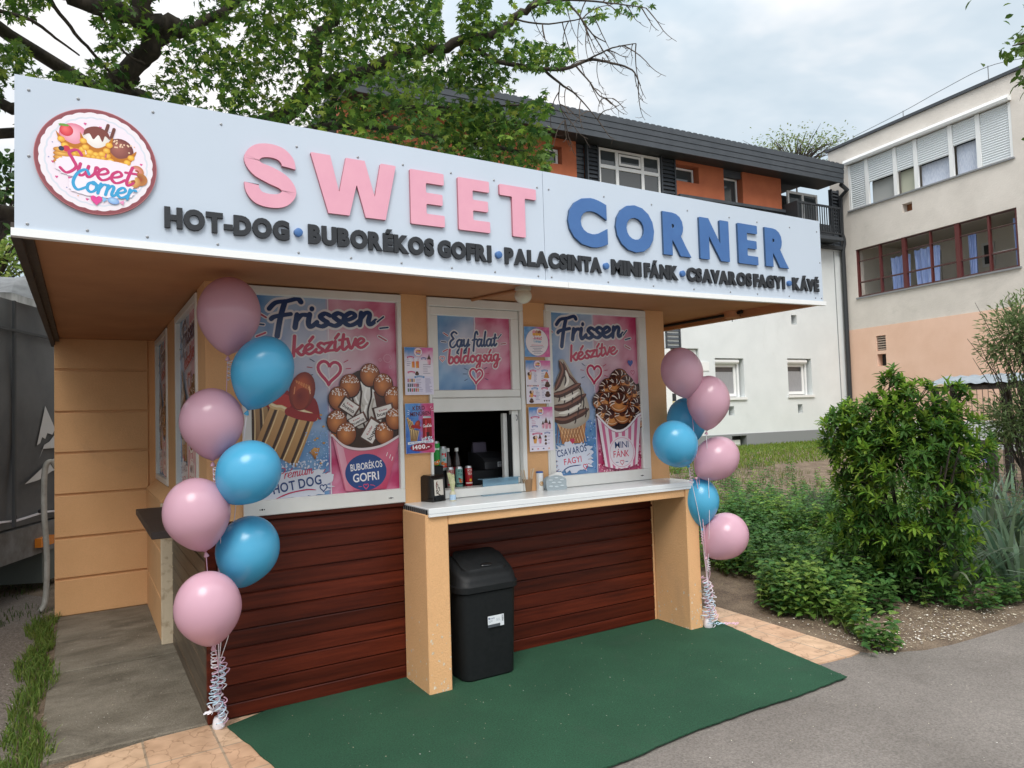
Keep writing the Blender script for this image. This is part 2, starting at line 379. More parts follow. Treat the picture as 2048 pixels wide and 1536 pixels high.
def art_hotdog(P, k=1, ou=0, ov=0):
    T = lambda u, v: (ou+u*k, ov+v*k)
    def bun(tl, tr, br, bl, n, seed, c=('cda06a', 'a87a48', '3c2417')):
        g = random.Random(seed)
        P.poly([T(*tl), T(*tr), T(*br), T(*bl)], [c[0], c[0], c[1], c[1]])
        for i in range(n):
            t0 = (i+.2)/n; t1 = (i+.72)/n
            p = lambda t, e: (tl[0]+(tr[0]-tl[0])*t, tl[1]+(tr[1]-tl[1])*t) if e == 0 else (bl[0]+(br[0]-bl[0])*t, bl[1]+(br[1]-bl[1])*t)
            a, b = p(t0, 0), p(t0, 1); a2, b2 = p(t1, 0), p(t1, 1)
            P.poly([T(a[0]*.6+a2[0]*.4, a[1]*.6+a2[1]*.4), T(*a2), T(*b2), T(b[0]*.6+b2[0]*.4, b[1]*.6+b2[1]*.4)], ['7a5230', '8f6238', '70492a', '553420'])
            P.stroke([T(a[0]*.35+a2[0]*.65, a[1]*.35+a2[1]*.65), T(b[0]*.35+b2[0]*.65, b[1]*.35+b2[1]*.65)], .013*k, '3a2416', n=3, cap=False)
            P.stroke([T(*a2), T((a2[0]+b2[0])/2+.004, (a2[1]+b2[1])/2), T(*b2)], .007*k, 'e6c793', n=3, cap=False)
        q = [T(tl[0]+(tr[0]-tl[0])*i/9, tl[1]+(tr[1]-tl[1])*i/9+g.uniform(-.012, .016)) for i in range(10)]
        P.stroke(q, .03*k, 'dcb983', n=2); P.stroke([(a, b+.006*k) for a, b in q], .012*k, 'f0dcb4', n=2)
    bun((.225, 1.775), (.36, 1.79), (.37, 1.46), (.225, 1.57), 3, 3, ('b08a5c', '7b5634', '241610'))
    P.poly([T(a, b) for a, b in cr([(.31, 1.77), (.36, 1.81), (.43, 1.85), (.5, 1.80), (.6, 1.80), (.635, 1.72), (.62, 1.66), (.48, 1.69), (.36, 1.72), (.31, 1.77)], 4)], '8e1c20')
    P.poly([T(a, b) for a, b in cr([(.34, 1.775), (.40, 1.82), (.47, 1.80), (.46, 1.74), (.38, 1.75)], 4)], 'b8332e')
    bun((.355, 1.76), (.612, 1.675), (.492, 1.385), (.262, 1.53), 4, 4)
    P.stroke([T(.455, 1.715), T(.52, 1.69), T(.60, 1.675)], .05*k, '9a2224'); P.stroke([T(.62, 1.69), T(.632, 1.675), T(.64, 1.668)], .014*k, '9a2224')
    P.disc(*T(.536, 1.835), .076*k, .118*k, c='cc5f34', c2='74201a', rot=R(-14), hl=(-.1, .4))
    P.disc(*T(.528, 1.79), .046*k, .066*k, c='7c2420', c2='9a3a24', rot=R(-14))
    for i in range(9):
        g = random.Random(i); P.stroke([T(.5+.01*i, 1.9-.004*i), T(.505+.01*i, 1.885-.006*i)], .004*k, 'e79a5c', n=2)
    P.stroke([T(.577, 1.86), T(.583, 1.82)], .006*k, 'f1b58c', n=2); P.stroke([T(.493, 1.86), T(.487, 1.82)], .006*k, 'e08f62', n=2)
    P.poly([T(.57, 1.47), T(.6, 1.495), T(.635, 1.49), (T(.62, 1.45)), T(.605, 1.42), T(.59, 1.45)], ['a8712e', 'd9a45c', 'c98a3c', 'b87a34', '7a4a20', 'a0662c'])
    for a, b in ((.62, 1.55), (.605, 1.54), (.66, 1.62), (.645, 1.69), (.64, 1.4), (.66, 1.52)): P.disc(*T(a, b), .009*k, .006*k, c='c9964e', n=7)
def art_waffle(P):
    P.poly(cr([(.71, 1.6), (.73, 1.75), (.8, 1.9), (.9, 1.965), (1.0, 1.96), (1.1, 1.86), (1.149, 1.8), (1.149, 1.5), (.95, 1.42), (.8, 1.46), (.71, 1.6)], 4), '3a2218')
    P.poly(cr([(.712, 1.7), (.705, 1.6), (.73, 1.52), (.8, 1.47), (.76, 1.6), (.75, 1.7), (.712, 1.7)], 4), 'a8622e')
    P.poly([(.9, 1.895), (.835, 1.80), (.80, 1.66), (.88, 1.60), (1.02, 1.62), (1.06, 1.75), (.98, 1.84)], ['eeece8', 'c9c4bd', 'd8d4ce', 'b9b2a8', 'cfcac2', 'e6e2dc', 'f2f0ec'])
    for i, (a, b) in enumerate(((.875, 1.85), (.905, 1.83), (.935, 1.85), (.86, 1.75), (.93, 1.74), (.98, 1.78))): P.stroke([(a, b), (a-.012, b-.05), (a+.004, b-.09)], .012, ('f6f4f0', 'b5aea4')[i % 2])
    for q in ([(.88, 1.93), (.90, 1.83), (.89, 1.72), (.92, 1.6)], [(.96, 1.92), (.965, 1.8), (.94, 1.7), (.955, 1.56)], [(.84, 1.8), (.86, 1.7), (.84, 1.6)]): P.stroke(q, .012, '2e1a14')
    P.poly([(.98, 1.83), (1.05, 1.80), (1.075, 1.73), (1.0, 1.72)], ['6b3a2c', '4b261c', '2c1610', '3c1f18'])
    def ball(u, v, r=.063, s=1):
        P.disc(u, v-.004, r*1.08, r*1.22, c='2a1710'); P.disc(u, v, r, r*1.16, c='d88a4c', c2='7d3d1e', hl=(-.15, -.05))
        g = random.Random(int(u*999))
        for i in range(46):
            a = g.uniform(0, PI); q = g.uniform(0, 1)**.6; P.disc(u+r*.86*q*math.cos(a), v+r*.25+r*.78*q*math.sin(a), g.uniform(.0025, .0048), c='f0e6de', n=5); P.l -= P.STEP*.85
    for u, v in ((.958, 1.935), (.829, 1.868), (1.045, 1.872), (.757, 1.79), (1.115, 1.79)): ball(u, v)
    def bar(u, v, w, h, rot, txt=True):
        ca, sa = math.cos(rot), math.sin(rot); T = lambda a, b: (u+a*ca-b*sa, v+a*sa+b*ca)
        P.poly([T(-w*.62, -h*.62), T(w*.62, -h*.62), T(w*.62, h*.62), T(-w*.62, h*.62)], ['4a2a22', '2c1712', '6a4436', '3a211a'])
        P.poly([T(-w*.5, -h*.5), T(w*.5, -h*.5), T(w*.5, h*.5), T(-w*.5, h*.5)], ['e9e3de', 'cfc8c2', 'f2eeea', 'ddd6d0'])
        P.text('Kinder', *T(-w*.26, h*.1), h*.17, 'a8323c', w*.5, .02, rot); P.text('bueno', *T(-w*.42, -h*.3), h*.34, '2c201e', w*.84, .02, rot)
    bar(.822, 1.735, .10, .07, R(-35)); bar(.872, 1.65, .10, .055, R(25)); bar(1.045, 1.70, .115, .07, R(14)); bar(.962, 1.58, .13, .085, R(58))
    for u, v in ((.742, 1.648), (.80, 1.572), (1.045, 1.565), (1.118, 1.655)): ball(u, v, .061)
    P.poly([(.71, 1.56), (.78, 1.495), (.893, 1.468), (1.03, 1.485), (1.149, 1.545), (1.149, 1.52), (1.05, 1.215), (.785, 1.222)], ['d98ca2', 'cc6a86', 'cf6079', 'c9556f', 'd4768e', 'cf6a84', 'b8365c', 'cf6d88'])
    P.poly([(.73, 1.53), (.775, 1.50), (.835, 1.215), (.79, 1.222)], ['e8b9c6', 'dd9fb0', 'cc6f89', 'd583999'[:6]])
    P.stroke([(.708, 1.565), (.78, 1.497), (.893, 1.470), (1.03, 1.487), (1.149, 1.545)], .017, 'e3d4d6'); P.stroke([(.708, 1.557), (.78, 1.488), (.893, 1.461), (1.03, 1.478), (1.149, 1.536)], .005, 'b26a7c')
    P.disc(.92, 1.328, .134, .113, c='2c4c8c', c2='29477f', n=40)
    P.text('BUBORÉKOS', .822, 1.338, .042, 'ece8ea', .205, .012, R(4.5)); P.text('GOFRI', .836, 1.268, .052, 'ece8ea', .168, .016, R(3))
    P.heart(.917, 1.240, .017, 'd0486a', .005); P.stroke([(.87, 1.242), (.888, 1.24)], .004, 'd0486a', n=2); P.stroke([(.945, 1.247), (.965, 1.243), (.975, 1.236)], .004, 'd0486a', n=2)
    for a, b in ((1.055, 1.42), (1.075, 1.405), (1.09, 1.39)): P.stroke([(a, b), (a+.008, b+.022)], .004, 'f0e4e6', n=2)
def head(P, u, v, sx=1, half=1):
    """Frissen keszitve; u,v offset from the left window"""
    script(P, 'Frissen', u+.345, v+2.205, .655*sx, .078, NAVY, .42, R(4.5), .12, PAPER, .14)
    script(P, 'készítve', u+.478, v+2.045, .47*sx, .058, CRIM, .37, R(8), .12, PAPER, .12)
def art_left(P, full=True):
    wash(P, .215, 1.155, 1.205, 2.403, .702, seed=1)
    head(P, 0, 0)
    rays(P, .42, 2.22, .10, .155, (150, 176, 204), ('a8485c', NAVY, CRIM)); rays(P, .95, 2.22, .085, .14, (38, 8, -28), (NAVY, NAVY, 'a8485c'))
    P.heart(.702, 1.955, .074, 'b8365a', .019, .016, R(-4)); rays(P, .702, 1.962, .105, .135, (150, 172, 195), (NAVY, 'a8485c'), .005, False); rays(P, .702, 1.962, .105, .135, (28, 5, -18), ('b8365a',), .005, False)
    for q, r in (((1.08, 2.04), .026), ((1.03, 2.03), .008), ((1.1, 1.985), .009)):
        P.stroke([(q[0]+r*math.cos(a), q[1]+r*math.sin(a)) for a in [2*PI*i/14 for i in range(15)]], .004, 'd6a2b4', raw=True, cap=False)
    art_hotdog(P); 
    splash(P, .235, .708, 1.198, 1.372, 'd4d7e2', 5)
    specks(P, 120, (.25, .69, 1.37, 1.42), ('d4d7e2', 'c3cde2'), .007, 3); specks(P, 90, (.55, .69, 1.42, 1.6), ('a9c2e4', '8fb0de'), .005, 4)
    script(P, 'Prémium', .387, 1.318, .205, .03, 'c03a58', .17, R(7), .2); P.text('HOT DOG', .36, 1.236, .056, '2a4578', .285, .018, R(8), .14)
    P.stroke([(.372, 1.208), (.45, 1.235), (.55, 1.248), (.607, 1.242)], .008, 'b8365a', taper=.3); P.heart(.652, 1.252, .022, '2a4578', .006)
    rays(P, .64, 1.32, .03, .05, (30, 60), ('b8365a',), .004, False)
    art_waffle(P)
def art_right(P):
    wash(P, 2.285, 3.185, 1.193, 2.405, 2.742, seed=9)
    script(P, 'Frissen', 2.40, 2.195, .63, .078, NAVY, .42, R(4.5), .12, PAPER, .14)
    script(P, 'készítve', 2.518, 2.043, .455, .056, CRIM, .37, R(8), .12, PAPER, .12)
    rays(P, 2.43, 2.2, .085, .14, (140, 174, 205), ('a8485c', NAVY, CRIM)); rays(P, 2.985, 2.2, .075, .13, (45, 14, -24), (NAVY, NAVY, 'a8485c'))
    P.heart(2.74, 1.953, .071, 'b8365a', .018, .016, R(-4)); rays(P, 2.74, 1.96, .1, .13, (150, 172, 200), (NAVY, 'a8485c'), .005, False); rays(P, 2.74, 1.96, .1, .13, (28, 8, -14), ('b8365a',), .005, False)
    P.heart(3.10, 2.035, .028, '2c4c9c'); P.heart(3.12, 1.96, .02, 'b8486c', .004)
    specks(P, 260, (2.30, 2.73, 1.21, 1.6), ('b9cdf0', '4f86d0', '8fb4e8', '2f62b4'), .008, 11); specks(P, 230, (2.75, 3.18, 1.2, 1.42), ('e8a9bd', 'c2305e', 'f0c9d4', '8e2448'), .008, 12)
    # soft ice: body, then chocolate and cream bands, then the cone
    P.poly([(2.385, 1.60), (2.645, 1.60), (2.617, 1.43), (2.418, 1.43)], ['d8a878', 'c98f5c', 'a8683c', 'b87848'])
    for i in range(8):
        t = i/8; P.stroke([(2.39+.25*t, 1.585), (2.42+.19*t-.05, 1.44)], .006, '8a522c', n=2); P.stroke([(2.385+.25*t, 1.575), (2.42+.19*t+.05, 1.44)], .006, 'e8c090', n=2)
    body = cr([(2.41, 2.045), (2.425, 1.99), (2.385, 1.9), (2.345, 1.8), (2.335, 1.7), (2.345, 1.62), (2.43, 1.55), (2.55, 1.545), (2.66, 1.6), (2.68, 1.68), (2.65, 1.78), (2.6, 1.86), (2.54, 1.93), (2.49, 2.01), (2.45, 2.055), (2.41, 2.045)], 5)
    P.fan((2.5, 1.72), body, 'e6ddd0', 'a89c8c')
    for q, w_ in (([(2.42, 2.035), (2.445, 1.97), (2.415, 1.9), (2.375, 1.83)], .05), ([(2.455, 2.03), (2.49, 1.95), (2.54, 1.9), (2.60, 1.83)], .024), ([(2.345, 1.79), (2.43, 1.80), (2.53, 1.84), (2.6, 1.87)], .05), ([(2.338, 1.70), (2.44, 1.70), (2.55, 1.74), (2.645, 1.79)], .056), ([(2.345, 1.615), (2.45, 1.605), (2.56, 1.64), (2.665, 1.68)], .058)):
        P.stroke(q, w_, '4a2a20', taper=.3); P.stroke([(a, b+.006) for a, b in q], w_*.3, '8a5a48', taper=.3)
    for x, y0, y1 in ((2.45, 1.80, 1.73), (2.52, 1.83, 1.73), (2.6, 1.86, 1.70), (2.48, 1.70, 1.63), (2.57, 1.74, 1.64), (2.62, 1.78, 1.68), (2.40, 1.79, 1.74), (2.54, 1.63, 1.575), (2.46, 1.94, 1.86), (2.64, 1.7, 1.62)):
        P.stroke([(x, y0), (x+.008, (y0+y1)/2), (x-.003, y1)], .011, '2c1813', taper=.2)
    for q in ([(2.47, 1.97), (2.49, 1.9), (2.46, 1.85)], [(2.42, 1.755), (2.5, 1.77), (2.58, 1.81)], [(2.4, 1.655), (2.5, 1.67), (2.6, 1.72)]): P.stroke(q, .02, 'f4ede2', taper=.4)
    splash(P, 2.332, 2.70, 1.222, 1.44, 'd6dbe8', 21, 70, .2); P.heart(2.51, 1.45, .024, 'c8405c')
    P.text('CSAVAROS', 2.37, 1.335, .05, '2a4578', .272, .014, R(7)); P.text('FAGYI', 2.43, 1.275, .045, 'c83a58', .16, .014, R(6))
    P.stroke([(2.42, 1.238), (2.48, 1.262), (2.583, 1.268)], .008, '2a4578', taper=.3); P.heart(2.622, 1.255, .021, 'c83a58', .006); rays(P, 2.44, 1.29, .07, .1, (165, 190, 215), ('8a5a6c',), .004, False); rays(P, 2.58, 1.3, .07, .1, (30, 5, -20), ('8a5a6c',), .004, False)
    # mini doughnuts
    P.poly(cr([(2.735, 1.62), (2.76, 1.8), (2.86, 1.9), (2.95, 1.98), (3.06, 1.95), (3.14, 1.87), (3.18, 1.85), (3.18, 1.56), (2.95, 1.49), (2.735, 1.62)], 4), '2e1a14')
    def donut(u, v, r, rot, sq=.8):
        P.disc(u, v, r*1.06, r*sq*1.08, '24130e', rot=rot); P.disc(u, v, r, r*sq, 'e09a58', '9a5228', rot, (0, -.4)); P.disc(u, v+r*.12, r*.34, r*.22, '5a2f1c', rot=rot)
        g = random.Random(int(u*1000+v*77)); ca, sa = math.cos(rot), math.sin(rot)
        P.stroke([(u+r*.66*math.cos(a), v+r*sq*.66*math.sin(a)) for a in [R(-8+18*i)+rot for i in range(12)]], r*.5, '4a261c', n=2, taper=.15)
        for i in range(9):
            a = R(-25+27*i)+rot+g.uniform(-.12, .12); b_ = a+R(g.uniform(10, 30)); c = 'efe2d4' if i % 3 else '2a1510'
            P.stroke([(u+r*.40*math.cos(a), v+r*sq*.38*math.sin(a)), (u+r*.75*math.cos((a+b_)/2), v+r*sq*.72*math.sin((a+b_)/2)), (u+r*.96*math.cos(b_), v+r*sq*.96*math.sin(b_))], r*.085, c, n=3, taper=.2)
        P.stroke([(u+r*.8*math.cos(a), v+r*sq*.75*math.sin(a)) for a in [R(200+14*i) for i in range(10)]], r*.06, 'f0d0a8', n=2, taper=.4)
    for a in ((2.975, 1.915, .085, R(20)), (2.85, 1.845, .075, R(40)), (3.12, 1.80, .08, R(-30)), (3.05, 1.875, .075, R(-30)), (2.925, 1.86, .07, R(10)), (2.785, 1.745, .078, R(30)), (3.14, 1.70, .075, R(-20)), (3.02, 1.79, .08, R(5)), (2.85, 1.745, .075, R(-15)), (3.09, 1.625, .085, R(-20)), (2.81, 1.655, .072, R(20)), (2.885, 1.61, .08, R(15)), (2.985, 1.625, .08, R(-10)), (3.14, 1.575, .07, R(10)), (2.955, 1.725, .098, R(-6))): donut(*a)
    cup = lambda t, e: ((2.737+.437*t, 1.635-.13*math.sin(PI*min(1, t*1.05))) if e == 0 else (2.80+.32*t, 1.245-.03*math.sin(PI*t)))
    for i in range(13):
        a, b = i/13, (i+1)/13; P.poly([cup(a, 1), cup(b, 1), cup(b, 0), cup(a, 0)], ('eadde2', 'cf6f92')[i % 2])
    P.stroke([cup(i/12, 0) for i in range(13)], .018, 'f0e8ea', raw=True); P.stroke([(cup(i/12, 0)[0], cup(i/12, 0)[1]-.011) for i in range(13)], .005, 'b8788c', raw=True)
    P.disc(2.967, 1.343, .130, .124, 'e6dfe4', n=36); P.stroke([(2.967+.118*math.cos(a), 1.343+.112*math.sin(a)) for a in [2*PI*i/30 for i in range(31)]], .004, 'd98aa4', raw=True)
    P.text('MINI', 2.900, 1.375, .05, '2a4578', .135, .004, R(1), .16); P.text('FÁNK', 2.883, 1.305, .05, 'c83a58', .155, .008, R(1))
    P.heart(2.965, 1.265, .019, 'c83a58', .005); P.stroke([(2.905, 1.268), (2.928, 1.267)], .005, '2a4578', n=2); P.stroke([(3.0, 1.268), (3.023, 1.269)], .005, '2a4578', n=2)
def art_mid(P):
    wash(P, 1.415, 2.003, 1.83, 2.334, 1.722, 26, 24, seed=4, lite=(.5, .62, .5))
    script(P, 'Egy falat', 1.525, 2.122, .365, .05, NAVY, .31, R(3), .12, PAPER, .15)
    script(P, 'boldogság', 1.512, 2.012, .40, .047, CRIM, .34, R(3.5), .1, PAPER, .15)
    rays(P, 1.60, 2.15, .1, .135, (150, 176, 205), ('a8485c', NAVY, CRIM), .008); rays(P, 1.86, 2.145, .065, .105, (48, 8), (NAVY, 'a8485c'), .008)
    P.heart(1.722, 1.935, .052, 'b8365a', .014, .012, R(-4)); rays(P, 1.722, 1.94, .075, .1, (155, 178, 205), (NAVY,), .004, False); rays(P, 1.722, 1.94, .075, .1, (30, 4, -22), (NAVY, 'b8365a'), .004, False)
    P.heart(1.468, 2.045, .019, 'c85a70', .005, .008)
def art_logo(P, cx, cz, r):
    T = lambda a, b: (cx+a*r, cz+b*r)
    P.disc(cx, cz, r, c='8a4a50', n=72)
    for q, c in ((.945, 'e6dfe4'), (.86, 'cfd4de'), (.83, 'e8dde6')):
        pts = [T((q+.018*abs(math.sin(14*a))-.018)*math.cos(a), (q+.018*abs(math.sin(14*a))-.018)*math.sin(a)) for a in [2*PI*i/196 for i in range(196)]]
        P.fan((cx, cz), pts, c, c)
    g = random.Random(3)
    for i in range(46):
        a = g.uniform(0, 2*PI); q = g.uniform(.55, .78)
        if i % 3: P.disc(*T(q*math.cos(a), q*math.sin(a)), r*.012, c=('e0899c', 'e8a878', '8a90b8')[i % 3], n=7)
        else: P.heart(*T(q*math.cos(a), q*math.sin(a)), r*.026, 'd0508c')
    def waf(x, y, rot, scoop, top, cup):
        ca, sa = math.cos(rot), math.sin(rot); Q = lambda a, b: T(x+a*ca-b*sa, y+a*sa+b*ca)
        P.poly([Q(-.20, .02), Q(.20, .02), Q(.13, -.42), Q(-.13, -.42)], cup)
        P.disc(*Q(0, .14), r*.235, c=scoop[0], c2=scoop[1]); 
        P.poly([Q(a, b) for a, b in cr([(-.27, .24), (-.24, .02), (-.12, -.16), (0, -.2), (.12, -.16), (.24, .02), (.27, .24), (.15, .06), (0, -.02), (-.15, .06), (-.27, .24)], 4)], 'b8701c')
        for i in range(7):
            a = -PI*.95+PI*.9*i/6; P.disc(*Q(.215*math.cos(a), .14+.27*math.sin(a)-.02), r*.062, r*.055, c='f6cf5c', c2='d8962c', n=12)
        for i in range(4): P.disc(*Q(-.12+.08*i, -.2), r*.05, r*.045, c='f2c450', c2='cc8a28', n=10)
        return Q
    Q = waf(.34, .14, R(-14), ('a8685c', '6b3430'), 0, ['e09a3c', 'd88a30', 'c8702c', 'd88034'])
    for i in range(16): g2 = random.Random(i); P.disc(*Q(g2.uniform(-.17, .17), g2.uniform(.16, .32)), r*.018, c='e8c8a8', n=5)
    Q = waf(-.36, .30, R(10), ('f0c0cc', 'd87890'), 0, ['e8a844', 'e0983c', 'd88034', 'd88a38'])
    P.disc(*Q(-.10, .24), r*.11, c='f07070', c2='c83040'); P.disc(*Q(-.12, .34), r*.09, r*.025, c='6a9a3c', n=8)
    for q in ((.12, .74, R(-20)), (.22, .68, R(-24))):
        P.stroke([T(q[0], q[1]-.22), T(q[0]+.06, q[1])], r*.055, '6b3c34', n=2)
    Q = waf(-.02, .28, R(-2), ('f4f0ec', 'd8d0c8'), 0, ['f0e6ea', 'd05a78', 'c84868', 'e8a0b4'])
    P.poly([Q(a, b) for a, b in cr([(-.22, .18), (-.18, .32), (0, .4), (.18, .32), (.22, .18), (.14, .24), (.1, .12), (.03, .24), (-.05, .14), (-.12, .24), (-.22, .18)], 4)], '7a4038')
    for i in range(4): P.disc(*T(-.56, -.09+.075*i), r*.15, r*.055, c='f2c060', c2='b8742c')
    P.disc(*T(-.5, .17), r*.06, c='c83848'); P.disc(*T(-.58, .16), r*.045, c='2c3450')
    for x, y, c in ((.66, -.1, 'e8909c'), (.72, -.24, '8a5034'), (.6, -.3, 'f0d080')):
        P.disc(*T(x, y), r*.125, c=c, c2='b87840'); P.disc(*T(x, y), r*.04, c='a05030', n=10)
    splash(P, *T(-.68, 0)[:1], T(.66, 0)[0], T(0, -.36)[1], T(0, .06)[1], 'e9dfe9', 8, 60, .05); splash(P, T(-.48, 0)[0], T(.62, 0)[0], T(0, -.68)[1], T(0, -.3)[1], 'e9e2ec', 9, 60, .05)
    script(P, 'Sweet', cx-.62*r, cz-.27*r, 1.2*r, .23*r, 'c23a72', .25, R(-6), .1)
    script(P, 'Corner', cx-.44*r, cz-.57*r, 1.05*r, .2*r, '3a9ccc', .27, R(-5), .1)
    P.heart(*T(-.02, -.74), r*.10, 'd84890'); P.disc(*T(.26, -.72), r*.1, r*.065, c='a8d0ec', c2='7a9cd0', rot=R(-10))
    P.poly([T(.36, -.73), T(.44, -.69), T(.43, -.79)], 'e090b8'); P.poly([T(.16, -.71), T(.08, -.66), T(.09, -.77)], '80b8e0')
def mini_logo(P, u, v, r):
    P.disc(u, v, r, c='b87888', n=24); P.disc(u, v, r*.93, c='ecdfe6', n=24)
    for i, c in ((-1, 'e8a0b0'), (0, 'c89078'), (1, '9a5848')): P.disc(u+i*r*.38, v+r*.35-abs(i)*r*.06, r*.24, c=c, n=9); P.disc(u+i*r*.38, v+r*.12-abs(i)*r*.06, r*.2, r*.17, c='e8b048', n=8)
    P.stroke([(u-r*.5, v-r*.15), (u-r*.1, v-r*.2), (u+r*.5, v-r*.2)], r*.2, 'c8487c', n=2); P.stroke([(u-r*.4, v-r*.42), (u+r*.4, v-r*.48)], r*.17, '58a8d0', n=2)
def menu_base(P, u0, u1, v0, v1, seed):
    def f(u, v, a, b):
        n = .35*ns(u, v, 40, seed); c = mixc('4a86c8', 'd868a4', (a-.5)*3+.5+n); t = (b-.72)*4.2+n
        return mixc('ece6f2', c, min(1, t)+(.3*max(0, abs(a-.5)*2-.82)*4 if b < .75 else 0))
    P.grid(u0, u1, v0, v1, 14, 20, f); mini_logo(P, (u0+u1)/2-.005, v1-(v1-v0)*.1, (u1-u0)*.15)
def lines(P, u, v, w, n, dv, c, seed, h=.0026):
    g = random.Random(seed)
    for i in range(n):
        P.stroke([(u, v-i*dv), (u+w*g.uniform(.55, 1), v-i*dv)], h, c, n=1, cap=False); P.l -= P.STEP*.8
def banner(P, u, v, w, c): P.stroke([(u-w/2, v-.002), (u, v+.003), (u+w/2, v-.002)], .012, c, n=3, cap=False); P.stroke([(u-w*.38, v), (u+w*.38, v)], .003, 'f2e8f0', n=1, cap=False)
def treat(P, u, v, k, kind):
    if kind == 0: P.poly([(u-.3*k, v), (u+.3*k, v), (u+.18*k, v-.6*k), (u-.18*k, v-.6*k)], 'e0a050'); P.disc(u-.12*k, v+.15*k, .24*k, c='4a2c24', n=9); P.disc(u+.15*k, v+.2*k, .22*k, c='f0e0d0', c2='c89070', n=9)
    if kind == 1:
        for i in range(3): P.disc(u, v-.3*k+.22*k*i, (.5-.1*i)*k, .16*k, c='e8b058', c2='a86428', n=10)
        P.disc(u, v+.32*k, .16*k, c='c86038', n=8)
    if kind == 2: P.disc(u, v-.2*k, .5*k, .3*k, c='4a2a22', n=10); P.disc(u, v+.1*k, .34*k, .28*k, c='3a2019', c2='6a4434', n=9)
    if kind == 3: P.poly([(u-.3*k, v), (u+.3*k, v), (u+.2*k, v-.7*k), (u-.2*k, v-.7*k)], ['f0c8d4', 'e090a8', 'd87090', 'f0d0d8']); P.poly([(u-.28*k, v), (u+.28*k, v), (u+.02*k, v+.7*k)], '5a3428')
    if kind == 4: P.poly([(u-.2*k, v+.4*k), (u+.2*k, v+.4*k), (u+.2*k, v-.4*k), (u-.2*k, v-.4*k)], ['e89a48', 'd85838', 'e07038', 'f0c060']); P.stroke([(u+.05*k, v+.3*k), (u+.12*k, v+.7*k)], .05*k, 'd04848', n=1)
def art_menu1(P):
    u0, u1, v0, v1 = 1.184, 1.385, 1.804, 2.112; menu_base(P, u0, u1, v0, v1, 1)
    P.poly([(u0+.003, v0+.003), (u1-.003, v0+.003), (u1-.003, 1.923), (u0+.003, 1.923)], 'e4e0f4')
    banner(P, 1.225, 2.047, .048, 'c8487c'); banner(P, 1.318, 2.04, .036, '5868a8'); banner(P, 1.228, 1.95, .05, 'c8487c'); banner(P, 1.285, 1.92, .07, '4a90c8')
    treat(P, 1.243, 2.0, .05, 4); treat(P, 1.272, 2.0, .055, 4); treat(P, 1.355, 2.035, .05, 3); treat(P, 1.268, 1.945, .03, 2)
    lines(P, 1.198, 2.03, .03, 4, .012, '8a80a8', 1); lines(P, 1.312, 2.0, .055, 5, .014, '6a6488', 2); lines(P, 1.325, 1.908, .05, 13, .0072, '9a94b8', 3); lines(P, 1.26, 1.905, .05, 8, .011, '9a94b8', 4)
    g = random.Random(5)
    for j in range(3):
        for i in range(6 if j else 4):
            u = 1.205+.0135*i; v = 1.897-.031*j; P.poly([(u-.0045, v-.011), (u+.0045, v-.011), (u+.0045, v+.011), (u-.0045, v+.011)], g.choice(('c84848', '5a7a50', 'd8a048', '803040', 'b86080', '404858')))
